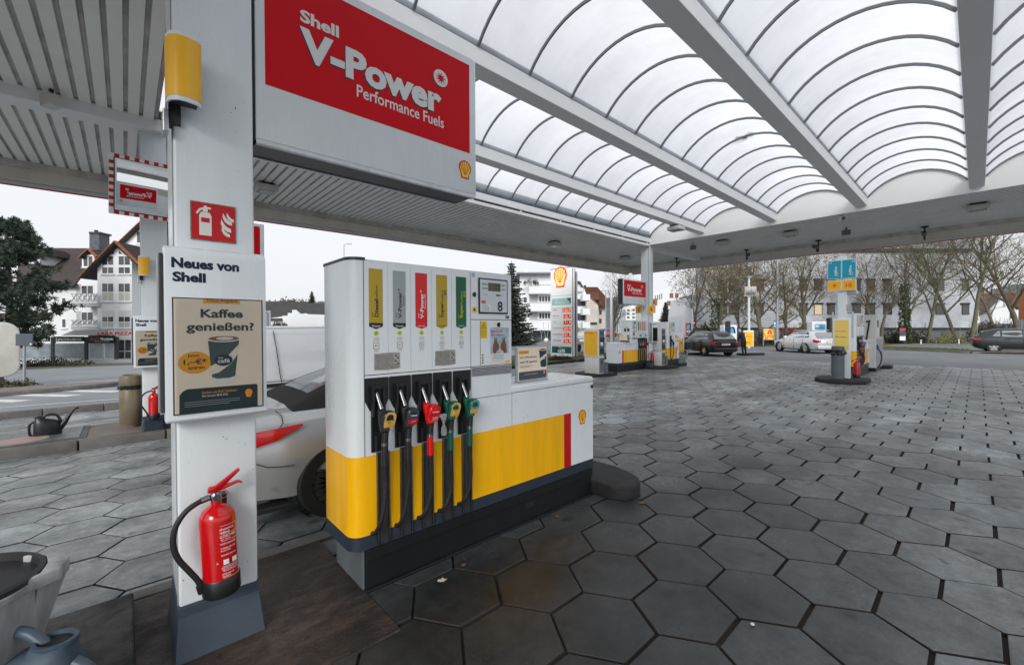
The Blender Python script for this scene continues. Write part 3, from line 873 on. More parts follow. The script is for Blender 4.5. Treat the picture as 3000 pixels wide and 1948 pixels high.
# ------------------------------------------------------------------ fire sign
SIGNW = mat('glow_white', (0.70, 0.72, 0.66), 0.4)
def flame_sign(label, loc, rz=0, s=1.0):
    t = thing('fire_sign', label, 'sign', loc, rz)
    part('panel', MB().box(-.098, .098, 0, .004, -.098, .098), mat('aged_plastic', (0.30, 0.29, 0.25), 0.6, var=0.6, vscale=40), t)
    plate(t, 'red_field', [(-.088, -.094), (.093, -.094), (.093, .093), (-.094, .093), (-.094, -.084)], -.0002, RED, .002)
    y = -.0024
    plate(t, 'bottle_symbol', [(-.062, -.072), (-.010, -.072), (-.010, .028), (-.018, .046), (-.054, .046), (-.062, .028)], y, SIGNW, .0008)
    plate(t, 'label_symbol', rect(-.054, -.018, -.005, .018), y - .001, RED, .0006)
    plate(t, 'head_symbol', [(-.046, .048), (-.026, .048), (-.026, .064), (-.012, .064), (-.012, .074), (-.03, .074), (-.03, .08), (-.042, .08), (-.042, .072), (-.062, .062), (-.076, .038), (-.068, .034), (-.056, .054), (-.046, .058)], y, SIGNW, .0008)
    for q_, (x, z, k) in enumerate(((.052, .008, 1.0), (.045, -.03, 1.1), (.045, -.058, .9), (.066, .022, .8))):
        plate(t, 'flame_symbol', [(x + a * k, z + b * k) for a, b in ((.028, -.012), (.026, .006), (.012, .012), (.0, .024), (-.012, .048), (-.014, .024), (-.004, .002), (.012, -.010))], y - .0011 * q_, SIGNW, .0008)
    t.scale = (s,) * 3
    return t
flame_sign('red fire extinguisher sign with white symbols on the foreground post', (0.346, 2.679, 2.206))

# ------------------------------------------------------------------ poster boxes
def poster_art(t, x0, x1, z0, z1, y):
    w, h = x1 - x0, z1 - z0
    X = lambda u: x0 + u * w
    Zf = lambda v: z1 - v * h
    plate(t, 'poster_sheet', rect(x0, x1, z0, z1), y, CREAM)
    y -= .0014
    k = .0009
    plate(t, 'banner', rrect(X(.31), X(.735), Zf(.035), Zf(-.0), .006 * w / .38), y, AMBER, k)
    lettering(t, 'Treue-Angebot', X(.525), y - .0014, Zf(.012), INK, .36 * w, .03 * h)
    lettering(t, 'Kaffee', X(.525), y - .0008, Zf(.125), DARKGREEN, .485 * w, .078 * h, .03)
    lettering(t, 'genießen?', X(.515), y - .0008, Zf(.255), DARKGREEN, .775 * w, .098 * h, .028)
    cup = plate(t, 'cup_print', [(X(.36), Zf(.37)), (X(.405), Zf(.725)), (X(.44), Zf(.75)), (X(.63), Zf(.75)), (X(.665), Zf(.725)), (X(.72), Zf(.37))], y, mat('cup_green', srgb(66, 86, 88), .4), k)
    plate(cup, 'cup_band', [(X(.365), Zf(.61)), (X(.48), Zf(.56)), (X(.60), Zf(.50)), (X(.712), Zf(.41)), (X(.70), Zf(.50)), (X(.62), Zf(.585)), (X(.48), Zf(.66)), (X(.392), Zf(.675))], y - k, CREAM2, k)
    plate(cup, 'cup_foot', [(X(.398), Zf(.70)), (X(.405), Zf(.735)), (X(.44), Zf(.758)), (X(.63), Zf(.758)), (X(.667), Zf(.735)), (X(.672), Zf(.70)), (X(.60), Zf(.715)), (X(.46), Zf(.715))], y - k, PAPER, k)
    plate(cup, 'cup_rim', circ(X(.54), Zf(.355), .20 * w, .030 * h), y - k, PAPER, k)
    plate(cup, 'coffee', circ(X(.54), Zf(.352), .175 * w, .022 * h), y - 2 * k, COFFEE, k)
    plate(cup, 'milk_foam', circ(X(.55), Zf(.352), .10 * w, .014 * h), y - 3 * k, PAPER, k)
    plate(cup, 'cup_logo', circ(X(.535), Zf(.55), .105 * w, .052 * h), y - 2 * k, DARKGREEN, k)
    lettering(cup, 'café', X(.535), y - 3.3 * k, Zf(.555), PAPER, .14 * w, .038 * h, .02)
    lettering(cup, 'Shell', X(.50), y - 3.3 * k, Zf(.528), PAPER, .055 * w, .016 * h, .01)
    plate(t, 'price_badge', circ(X(.215), Zf(.56), .178 * w, .098 * h), y, AMBER, k)
    lettering(t, 'Jetzt', X(.20), y - 1.4 * k, Zf(.50), DARKGREEN, .13 * w, .032 * h, .02)
    lettering(t, '1,–€*', X(.22), y - 1.4 * k, Zf(.556), DARKGREEN, .25 * w, .058 * h, .022)
    lettering(t, 'sparen', X(.23), y - 1.4 * k, Zf(.612), DARKGREEN, .18 * w, .03 * h, .02)
    r = .018 * w / .38
    plate(t, 'footer_field', [(X(.045), Zf(1.0)), (X(.94), Zf(1.0)), (X(.94), Zf(.805)), (X(.925), Zf(.79)), (X(.13), Zf(.79)), (X(.08), Zf(.81)), (X(.048), Zf(.84))], y, DARKGREEN, k)
    lettering(t, 'Exklusiv mit Shell ClubSmart', X(.49), y - 1.4 * k, Zf(.832), AMBER, .40 * w, .021 * h, .01)
    lettering(t, 'Nur bis zum 28.02.2026', X(.435), y - 1.4 * k, Zf(.862), PAPER, .29 * w, .019 * h, .01)
    mb = MB()
    for i in range(3):
        zz = .905 + .018 * i
        mb.box(X(.10), X(.72 - .12 * (i == 2)), y - 1.5 * k, y - 1.4 * k, Zf(zz + .005), Zf(zz))
    part('fine_print', mb, GREYP, t)
    emblem(t, X(.83), y - k, Zf(.87), .085 * h, t=.0012)

def poster_box(label, loc, rz=0, s=1.0):
    t = thing('poster_box', label, 'poster', loc, rz, 'poster boxes on the columns')
    w, h = .425, .855
    # housing with bulged top and bottom
    prof = [(0.10, 0.0), (0.012, 0.0), (0.0, 0.012), (0.0, h - .05), (0.008, h - .02), (0.03, h - .004), (0.06, h), (0.10, h)]
    mb = MB().prism([(a, b) for a, b in prof], 'x', 0, w)
    part('housing', mb, WHITE, t, 0.006, 2, SM)
    part('side_rail', MB().box(-.016, -.002, .03, .10, .05, h - .04), DGREY, t, .003)
    part('side_rail', MB().box(-.022, -.017, .05, .11, .05, h - .04), ALU, t)
    lettering(t, 'Neues von', .165, -.0012, h - .085, INK, .275, .050, .045)
    lettering(t, 'Shell', .096, -.0012, h - .152, INK, .130, .048, .045)
    part('window_frame', MB().box(.028, .408, -.0015, .004, .037, .604), DGREY, t)
    poster_art(t, .034, .402, .043, .598, -.002)
    g = part('glazing', MB().box(.029, .407, -.010, -.009, .038, .603), GLAZ, t)
    t.scale = (s,) * 3
    return t
def glaz():
    m = bpy.data.materials.new('clear_glazing'); m.use_nodes = True
    t = m.node_tree
    for n in list(t.nodes): t.nodes.remove(n)
    o = t.nodes.new('ShaderNodeOutputMaterial'); tr = t.nodes.new('ShaderNodeBsdfTransparent'); gl = t.nodes.new('ShaderNodeBsdfGlossy')
    tr.inputs[0].default_value = (0.95, 0.95, 0.95, 1); gl.inputs['Roughness'].default_value = 0.06
    fr = t.nodes.new('ShaderNodeFresnel'); fr.inputs[0].default_value = 1.22
    mx = t.nodes.new('ShaderNodeMixShader')
    t.links.new(fr.outputs[0], mx.inputs[0]); t.links.new(tr.outputs[0], mx.inputs[1]); t.links.new(gl.outputs[0], mx.inputs[2]); t.links.new(mx.outputs[0], o.inputs[0])
    return m
GLAZ = glaz()
poster_box('large white poster box with coffee advert on the foreground post', (0.137, 2.585, 1.202))
poster_box('smaller looking coffee poster box on the left island column', (0.093, 9.16, 1.03))
poster_box('coffee poster box beside the nozzles of the far pump', (16.18, 9.10, 1.04))

# ------------------------------------------------------------------ pump number signs
def number_shield(label, loc, num, rz=0):
    t = thing('number_sign', label, 'sign', loc, rz, 'yellow pump number signs')
    # curved yellow shield: wraps round the corner, front looks along -Y, side along -X
    def ring(z, r):
        p = []
        for i in range(9):
            a = R(180 + 90 * i / 8)
            p.append((.085 + .085 * math.cos(a) * r, .0 + .17 + (-.17 + .0) + .085 * 0 + .10 * math.sin(a) * r, z))
        return p
    prof = [(0.012, .28), (0.0, .12), (-.004, .04), (.008, -.01), (.035, -.036), (.07, -.04), (.11, -.03), (.13, -.005), (.135, .05)]
    inn = [(a + (.006 if a < .06 else -.004), b + .006) for a, b in prof]
    loop = prof + inn[::-1]
    mb = MB()
    mb.prism(loop, 'z', 0, .32)
    part('shield', mb, WHITE, t, 0, 2, R(50))
    o2 = [(a + (-.0016 if a < .06 else .0012), b - (.0016 if b < 0.0 else 0)) for a, b in prof]
    mb2 = MB(); mb2.prism(o2 + [(a + (.001 if a < .06 else -.001), b + .001) for a, b in o2][::-1], 'z', .022, .302)
    part('yellow_face', mb2, YELS, t, 0, 2, R(50))
    part('bracket', MB().box(-.012, .012, .10, .20, -.11, -.002), STEEL, t, .004)
    part('inner_face', MB().box(.02, .12, .02, .10, .03, .30), DGREY, t)
    part('bracket', MB().box(.015, .06, .12, .20, -.06, .3), DGREY, t, .004)
    return t
number_shield('curved yellow pump number shield high on the foreground post', (0.155, 2.545, 2.72), '8')
number_shield('small curved yellow number shield on the left island column', (0.17, 9.16, 2.53), '6')
n8 = lettering(None, '8', 0, 0, 0, SHELLR, .07, .11, .03); n8.location = (.150, 2.70, 2.90); n8.rotation_euler = (0, 0, R(-92))
tag(n8, 'red numeral on the side of the curved yellow shield', 'numeral')

# ------------------------------------------------------------------ V-Power signs
SILV = mat('silver_letter', (0.70, 0.72, 0.74), 0.35)
SHAD = mat('letter_shadow', (0.012, 0.012, 0.03), 0.4)
VRED = mat('vpower_red', srgb(208, 0, 24), 0.45, spec=0.18, var=0.18, vscale=1.8, col2=srgb(178, 0, 20))
def vpower_sign(label, loc, w, h, rz=0.0, th=0.26, both=True, small=False):
    """w x h light box, origin at lower left front corner; front looks along -Y"""
    t = thing('fuel_sign', label, 'sign', loc, rz, 'red and white fuel signs')
    r = .05 if not small else .05
    mb = MB()
    # rounded right end in plan
    plan = [(0, 0), (w - r, 0)] + [(w - r + r * math.sin(R(a)), r - r * math.cos(R(a))) for a in (22, 45, 67, 90)] + [(w, th - r)] + [(w - r + r * math.cos(R(a)), th - r + r * math.sin(R(a))) for a in (22, 45, 67, 90)] + [(0, th)]
    mb.prism(plan, 'z', 0, h)
    part('light_box', mb, WHITE, t, 0.004, 2, SM)
    part('rear_frame', MB().box(-.012, -.002, .02, th - .02, .0, h), DGREY, t, .003)
    part('underside_channel', MB().box(0, w - .05, .03, th - .03, -.022, -.001), BLACK, t)
    part('underside_rail', MB().box(0.0, w - .03, .0, .025, -.03, -.001), STEEL, t, .003)
    part('underside_rail', MB().box(0.0, w - .03, th - .025, th, -.03, -.001), STEEL, t, .003)
    for back in ((False, True) if both else (False,)):
        y = th if back else 0.0
        s = 1 if back else -1
        mx = (lambda u: w * (1 - u)) if back else (lambda u: w * u)
        a, b = sorted((mx(.030), mx(.945)))
        plate(t, 'red_field', rect(a, b, h * .295, h * .945), y, VRED, .002, back)
        yy = y + s * .003
        zf = lambda v: h * v
        lettering(t, 'Shell', mx(.222), yy, zf(.745), PAPER, w * .145, h * .070, .035, back=back)
        lettering(t, 'V-Power', mx(.462) - s * -.004, yy, zf(.585), SHAD, w * .635, h * .195, .055, back=back)
        lettering(t, 'V-Power', mx(.462), y + s * .0045, zf(.590), SILV, w * .630, h * .185, .045, back=back)
        lettering(t, 'Performance Fuels', mx(.578), yy, zf(.445), PAPER, w * .425, h * .075, .012, back=back)
        c = plate(t, 'roundel_shadow', circ(mx(.774) - s * -.004, zf(.745), h * .058), y + s * .0025, SHAD, .001, back)
        plate(t, 'roundel', circ(mx(.774), zf(.750), h * .058), y + s * .0042, SILV, .001, back)
        star = []
        for i in range(18):
            an = 2 * PI * i / 18; rr = h * (.044 if i % 2 == 0 else .018)
            star.append((mx(.774) + rr * math.cos(an + (.25 if i % 2 else 0)), zf(.750) + rr * math.sin(an + (.25 if i % 2 else 0))))
        plate(t, 'star', star, y + s * .0055, VRED, .001, back)
        emblem(t, mx(.915), y + s * .0015, zf(.162), h * .135, back)
    return t
vpower_sign('big red and white fuel sign hanging right of the foreground post', (0.548, 2.70, 2.712), 1.555, 1.06)
vpower_sign('red and white fuel sign on the left island, behind the foreground post', (0.56, 9.34, 2.72), 1.46, 0.96)
vpower_sign('small looking red and white fuel sign on the far column', (14.35, 9.30, 2.60), 1.75, 0.97)
for i, (X, Y, Zz) in enumerate([(1.45, 2.75, 3.775), (1.75, 2.80, 3.775)]):
    pass
d = thing('sign_floodlight', 'small white lamp fitting on top of the big fuel sign', 'lamp', (1.35, 2.78, 3.775))
part('housing', MB().box(0, .34, 0, .07, 0, .05), HOUS, d, .01); part('plug', MB().box(.40, .50, .01, .06, 0, .035), HOUS, d, .006); part('cable', MB().tube([(.33, .03, .02), (.37, .0, .03), (.41, .03, .02)], .006, 6), BLACK, d)

# ------------------------------------------------------------------ convex mirror
MIR = mat('mirror_glass', (0.86, 0.88, 0.88), 0.02, metal=1.0)
def convex_mirror(label, loc, w, h, rz, n=8, tiltx=0.0, mir=None):
    t = thing('convex_mirror', label, 'mirror', loc, rz, 'convex traffic mirrors')
    t.rotation_euler = (tiltx, 0, rz)
    part('backing', MB().box(-w / 2, w / 2, .0, .05, -h / 2, h / 2), PAPER, t, .01)
    b = .045 * w / .8
    k = 2 * n
    def blk(i, x0, x1, z0, z1):
        part('red_block' if i % 2 else 'white_block', MB().box(x0, x1, -.006, -.001, z0, z1), RED if i % 2 else PAPER, t)
    for i in range(k):
        a0 = -w / 2 + w * i / k; a1 = -w / 2 + w * (i + 1) / k
        blk(i, a0, a1, h / 2 - b, h / 2); blk(i, a0, a1, -h / 2, -h / 2 + b)
    kv = int(k * h / w) | 1
    for i in range(kv):
        z0 = -h / 2 + b + (h - 2 * b) * i / kv; z1 = -h / 2 + b + (h - 2 * b) * (i + 1) / kv
        blk(i, -w / 2, -w / 2 + b, z0, z1); blk(i, w / 2 - b, w / 2, z0, z1)
    part('rubber_rim', MB().box(-w / 2 + b, w / 2 - b, -.010, -.002, -h / 2 + b, h / 2 - b), BLACK, t, .004)
    N = 16; ww, hh = w / 2 - b - .012, h / 2 - b - .012; vs = []; fs = []
    for j in range(N + 1):
        for i in range(N + 1):
            u, v = -1 + 2 * i / N, -1 + 2 * j / N
            vs.append((u * ww, -.012 - .018 * (w / .8) * (1 - (u * u + v * v) / 2), v * hh))
    for j in range(N):
        for i in range(N):
            a = j * (N + 1) + i; fs.append((a, a + 1, a + N + 2, a + N + 1))
    part('mirror_face', MB().add(vs, fs), mir or MIR, t, 0, 2, R(80))
    return t
cm = convex_mirror('red and white framed convex mirror left of the foreground post', (0.30, 8.92, 3.88), 0.93, 0.90, R(6), 8, R(8))
part('mirror_arm', MB().tube([(0, .05, 0), (0, .35, .0)], .03, 8), STEEL, cm)

# ------------------------------------------------------------------ things left of the post
BIN = mat('olive_beige_plastic', srgb(116, 105, 86), 0.4, var=0.25, vscale=5)
BAG = mat('bin_bag', (0.010, 0.010, 0.011), 0.25)
def crumple(mb_r, z0, z1, n, amp, sx=1, sy=1, c=(0, 0)):
    rings = []
    for j in range(5):
        z = z0 + (z1 - z0) * j / 4
        q = []
        for k in range(n):
            a = 2 * PI * k / n
            r = mb_r + amp * random.uniform(0, 1) * (1.2 if j in (1, 2, 3) else .3)
            q.append((c[0] + sx * r * math.cos(a), c[1] + sy * r * math.sin(a), z + random.uniform(-1, 1) * abs(z1 - z0) * .12))
        rings.append(q)
    return MB().loft(rings, caps=False)
t = thing('waste_bin', 'beige oval waste bin with black bag on the left island', 'bin', (0.065, 9.92, gz(0, 9.9) + .13), 0, 'waste bins')
part('body', MB().lathe([(0, 0), (.155, 0), (.155, .07), (.172, .09), (.175, .70), (.168, .71), (.16, .71)], 28, sx=.92), BIN, t, 0, 2, SM)
part('bag', crumple(.178, .67, .74, 30, .018, .92), BAG, t)
part('lid', MB().lathe([(.172, .735), (.176, .75), (.178, .83), (.165, .90), (.13, .915), (.12, .90), (.115, .80)], 28, sx=.92), BIN, t, 0, 2, SM)
def watering_can(label, loc, rz, m, s=1.0):
    t = thing('watering_can', label, 'watering can', loc, rz, 'plastic watering cans')
    def ell(cx, z, a, b, n=20, p=2.6):
        q = []
        for k in range(n):
            an = 2 * PI * k / n; c, sn = math.cos(an), math.sin(an)
            q.append((cx + a * math.copysign(abs(c) ** (2 / p), c), b * math.copysign(abs(sn) ** (2 / p), sn), z))
        return q
    part('body', MB().loft([ell(.0, 0, .150, .085), ell(.0, .015, .157, .09), ell(.0, .16, .152, .088), ell(-.01, .225, .140, .08), ell(-.03, .26, .11, .066), ell(-.075, .285, .06, .045), ell(-.085, .31, .052, .042)]), m, t, 0, 2, R(50))
    part('opening', MB().lathe([(.052, 0), (.056, .004), (.056, .014), (.044, .014), (.043, -.03), (0, -.03)], 20, (-.085, 0, .305), sx=1.0, sy=.82), m, t, 0, 2, SM)
    part('opening_shadow', MB().lathe([(0, 0), (.042, 0), (.042, .001), (0, .001)], 20, (-.085, 0, .3095), sy=.82), BLACK, t)
    part('spout', MB().tube([(.11, 0, .10), (.17, 0, .18), (.22, 0, .27), (.27, 0, .36), (.30, 0, .395)], [.055, .040, .027, .018, .014], 14, sub=3), m, t, 0, 2, SM)
    part('spout_tip', MB().tube([(.295, 0, .39), (.325, 0, .408), (.345, 0, .400)], [.014, .016, .012], 12), m, t, 0, 2, SM)
    part('handle', MB().tube([(-.06, 0, .295), (-.01, 0, .335), (.05, 0, .34), (.10, 0, .315), (.13, 0, .25), (.135, 0, .19)], [.017, .017, .016, .017, .02, .024], 12, sub=4), m, t, 0, 2, SM)
    part('rear_grip', MB().tube([(-.14, 0, .245), (-.185, 0, .215), (-.195, 0, .14), (-.185, 0, .05), (-.145, 0, .02)], [.018, .017, .016, .017, .02], 12, sub=4), m, t, 0, 2, SM)
    t.scale = (s,) * 3
    return t
CAN1 = mat('dark_grey_plastic', srgb(30, 33, 38), 0.35, var=0.2, vscale=12)
CAN2 = mat('blue_grey_plastic', srgb(70, 86, 100), 0.42, var=0.25, vscale=9)
watering_can('dark grey watering can standing on the island cover', (-0.93, 9.98, gz(-.9, 10) + .135), R(0), CAN1, 1.02)
watering_can('blue-grey watering can cut off by the lower left corner', (-0.30, 2.50, 0.03), R(140), CAN2, 1.30)
# bucket
BUK = mat('weathered_grey_plastic', srgb(182, 186, 188), 0.5, var=0.8, vscale=4, col2=srgb(92, 90, 88), streak=(1, 1, 0.25))
t = thing('bucket', 'large weathered grey bucket in the lower left corner', 'bucket', (-0.545, 2.66, 0.12))
part('shell', MB().lathe([(0, 0), (.245, 0), (.25, .01), (.275, .50), (.292, .505), (.294, .525), (.278, .527), (.266, .50), (.24, .02), (0, .02)], 40), BUK, t, 0, 2, SM)
part('pouring_lip', MB().prism([(.20, -.16), (.335, -.09), (.355, 0), (.335, .09), (.20, .16), (.278, .09), (.29, 0), (.278, -.09)], 'z', .49, .545), BUK, t, .006, 2, SM)
part('side_rib', MB().loft([[(.27, -.08, .50), (.35, 0, .50), (.27, .08, .50)], [(.235, -.03, .15), (.248, 0, .15), (.235, .03, .15)]]), BUK, t)
part('liner', MB().lathe([(.282, .515), (.286, .545), (.268, .55), (.225, .06), (0, .06)], 40), mat('dark_liner', (0.022, 0.022, 0.024), 0.5), t, 0, 2, SM)
sq = thing('squeegee', 'black squeegee handle standing in the grey bucket', 'squeegee', (-0.47, 2.55, 0.38))
part('handle', MB().tube([(0, 0, 0), (-.03, .03, .62)], .014, 8), BLACK, sq); part('grip', MB().tube([(-.03, .03, .60), (-.036, .036, .74)], .018, 8), RUBBER, sq)
extinguisher('red fire extinguisher on the left island column beside the beige bin', (0.335, 9.10, 0.20), 0, 0, False, 0.92)
bb = tag(part('rubber_buffer', MB().box(.20, .46, 9.14, 9.29, gz(.3, 9.2) + .12, .185), SLATE, None, .015), 'dark buffer block under the left island extinguisher', 'buffer')
# ------------------------------------------------------------------ fuel pumps
PY_ = mat('fuel_olive', srgb(176, 150, 40), 0.35)
PGR = mat('fuel_silver', srgb(150, 160, 162), 0.35)
PRD = mat('fuel_red', srgb(206, 22, 34), 0.3)
PGN = mat('fuel_green', srgb(10, 92, 58), 0.35)
GRNZ = mat('nozzle_green', srgb(6, 84, 66), 0.25)
REDZ = mat('nozzle_red', srgb(214, 18, 24), 0.25)
BLKZ = mat('nozzle_black', (0.02, 0.021, 0.023), 0.25)
STY = mat('sticker_yellow', srgb(214, 170, 60), 0.3, var=0.35, vscale=60, col2=srgb(220, 205, 150))
STB = mat('sticker_blue', srgb(56, 74, 92), 0.3)
STT = mat('sticker_teal', srgb(84, 146, 150), 0.3, var=0.3, vscale=60, col2=srgb(190, 200, 190))
LIME = mat('lime_sticker', srgb(176, 200, 30), 0.4)
WARN = mat('warning_yellow', srgb(228, 190, 20), 0.4)
LCD = mat('lcd', srgb(84, 78, 62), 0.2)
SCRN = mat('screen_face', srgb(196, 204, 212), 0.25)
OLDP = mat('worn_label', srgb(170, 168, 164), 0.6, var=0.5, vscale=60, col2=srgb(120, 118, 116))
BLUEP = mat('photo_sky', srgb(120, 160, 190), 0.4, var=0.6, vscale=20, col2=srgb(230, 225, 215))
SKIN_P = mat('photo_skin', srgb(120, 78, 56), 0.5)
GRILL = mat('grille_dark', (0.03, 0.03, 0.032), 0.5)
HALF = .255
FUELS = [('Diesel', 'FuelSave', PY_, BLACK, 'Diesel', 'B7', True, BLKZ, STY, None),
         ('V-Power', 'Diesel', PGR, BLACK, 'Diesel', 'B7', True, BLKZ, STB, PRD),
         ('V-Power', 'Racing 100', PRD, PRD, 'Super100', 'E5', False, REDZ, PRD, None),
         ('Super', 'FuelSave 95', PY_, PY_, 'Super95', 'E5', False, GRNZ, STY, None),
         ('Super', 'FuelSave E10', PGN, PGN, 'SuperE10', 'E10', False, GRNZ, STT, STY)]
BAYX = [.1705, .332, .4955, .6595, .827]

def arc_plan(x0, x1, hw, r):
    """plan outline with the two corners at x0 rounded"""
    p = [(x1, -hw), (x1, hw)]
    p += [(x0 + r - r * math.sin(R(a)), hw - r + r * math.cos(R(a))) for a in (0, 18, 36, 54, 72, 90)]
    p += [(x0 + r - r * math.cos(R(a)), -hw + r - r * math.sin(R(a))) for a in (0, 18, 36, 54, 72, 90)]
    return p

def nozzle(t, i, sd, fx, detail):
    bx = BAYX[i]
    _, _, _, _, _, _, _, zm, st, st2 = FUELS[i]
    yb = -HALF
    N = lambda mb: mb if sd < 0 else mb.xf(Matrix.Scale(-1, 4, (0, 1, 0)))
    # nozzle body, seen from the side: spout in the boot, guard hanging forward
    g = part('nozzle', N(MB().loft([[(bx + .005 + a * .028 * k, yb - .045 - .02 * j + (.0), 1.165 - .035 * j + b * .0) for a, b in ((-1, 0), (1, 0))] + [(bx + .005 + .028 * k, yb - .02 - .02 * j, 1.150 - .035 * j), (bx + .005 - .028 * k, yb - .02 - .02 * j, 1.150 - .035 * j)] for j, k in enumerate((.6, .9, 1.0, 1.05, .95))])), zm, t, .006, 2, SM)
    part('spout', N(MB().tube([(bx - .012, yb + .03, 1.265), (bx - .012, yb - .012, 1.258), (bx - .006, yb - .035, 1.215), (bx + .004, yb - .06, 1.150)], [.012, .0125, .013, .016], 12, sub=3)), CHROME, g, 0, 2, SM)
    # guard: big rounded shield
    cx, cz, yy = bx + .028, 1.082, yb - .098
    ring = []
    for sc, dy in ((.62, .045), (.95, .03), (1.0, .012), (.98, -.004), (.86, -.016), (.5, -.022)):
        q = []
        for k in range(20):
            a = 2 * PI * k / 20
            u = .047 * math.copysign(abs(math.cos(a)) ** .8, math.cos(a)); v = .066 * math.copysign(abs(math.sin(a)) ** .8, math.sin(a))
            u, v = u * math.cos(.35) + v * math.sin(.35) * .55, v * math.cos(.35) - u * math.sin(.35) * .55
            q.append((cx + u * sc, yy + dy - v * .16, cz + v * sc))
        ring.append(q)
    part('guard', N(MB().loft(ring)), zm, g, 0, 2, R(60))
    if detail:
        def shp(z0, z1, dy):
            q = []
            for k in range(24):
                a = 2 * PI * k / 24
                u = .039 * math.copysign(abs(math.cos(a)) ** .6, math.cos(a)); v = .056 * math.copysign(abs(math.sin(a)) ** .6, math.sin(a))
                u, v = u * math.cos(.35) + v * math.sin(.35) * .55, v * math.cos(.35) - u * math.sin(.35) * .55
                v = max(z0, min(z1, v))
                q.append((cx + .003 + u, yy - .019 - dy - v * .16, cz + v))
            return q
        mb = MB(); o = shp(-1, 1, .004); mb.add(o, [tuple(range(24))]); part('sticker', N(mb), st, g)
        if st2:
            mb = MB(); o = shp(-1, -.014, .0055); mb.add(o, [tuple(range(24))]); part('sticker', N(mb), st2, g)
        if sd < 0:
            def ptx(s, z, w, h, m, b=.01):
                lo = lettering(g, s, cx + .004, yy - .0255 - (z) * .16, cz + z, m, w, h, b)
            if i in (1, 2): ptx('V-Power', .012, .050, .013, PAPER, .02); ptx('100%', -.028, .034, .012, GREYP, .03)
            elif i == 0: ptx('FuelSave', .006, .050, .011, DARKGREEN, .02); ptx('Diesel', -.010, .03, .008, DGREY)
            else: ptx('FuelSave', .010, .050, .011, GRNZ, .02); ptx('E10' if i == 4 else '95', -.006, .018, .008, GRNZ)
            for k in range(2): ptx('2 Punkte sammeln', -.026 - .013 * k, .048, .006, PRD if i != 2 else PAPER)
        # plastic visor edge
    # grip + sleeve + hose
    hx = bx + .022; jx = random.uniform(-.012, .012); jy = random.uniform(-.014, .01)
    part('grip', N(MB().tube([(hx, yb - .085, 1.04), (hx - .004, yb - .082, .99), (hx - .008, yb - .08, .935)], [.02, .02, .021], 12)), BLKZ, g, 0, 2, SM)
    slv = (zm if i >= 2 else BLKZ)
    h = part('hose', N(MB().tube([(hx - .008, yb - .08, .94), (hx - .008, yb - .08, .80), (hx - .004, yb - .082, .70), (hx - .006 + jx, yb - .084 + jy, .58), (hx - .022 + jx, yb - .078 + jy, .48), (hx - .045 + jx * .5, yb - .06, .41), (hx - .055, yb - .03, .375), (hx - .058, yb + .01, .365)], .0135, 12, sub=3)), RUBBER, t, 0, 2, SM)
    part('sleeve', N(MB().tube([(hx - .008, yb - .08, .925), (hx - .008, yb - .08, .80)], [.0215, .0205], 14)), slv, h, 0, 2, SM)
    part('collar', N(MB().tube([(hx - .008, yb - .08, .945), (hx - .008, yb - .08, .925)], .0225, 14)), CHROME, h, 0, 2, SM)
    mb = MB()
    for k in range(7): mb.tube([(hx - .008, yb - .08, .795 - .013 * k), (hx - .008, yb - .08, .786 - .013 * k)], .0185 - .0004 * k, 12)
    part('bend_guard', N(mb), RUBBER, h)

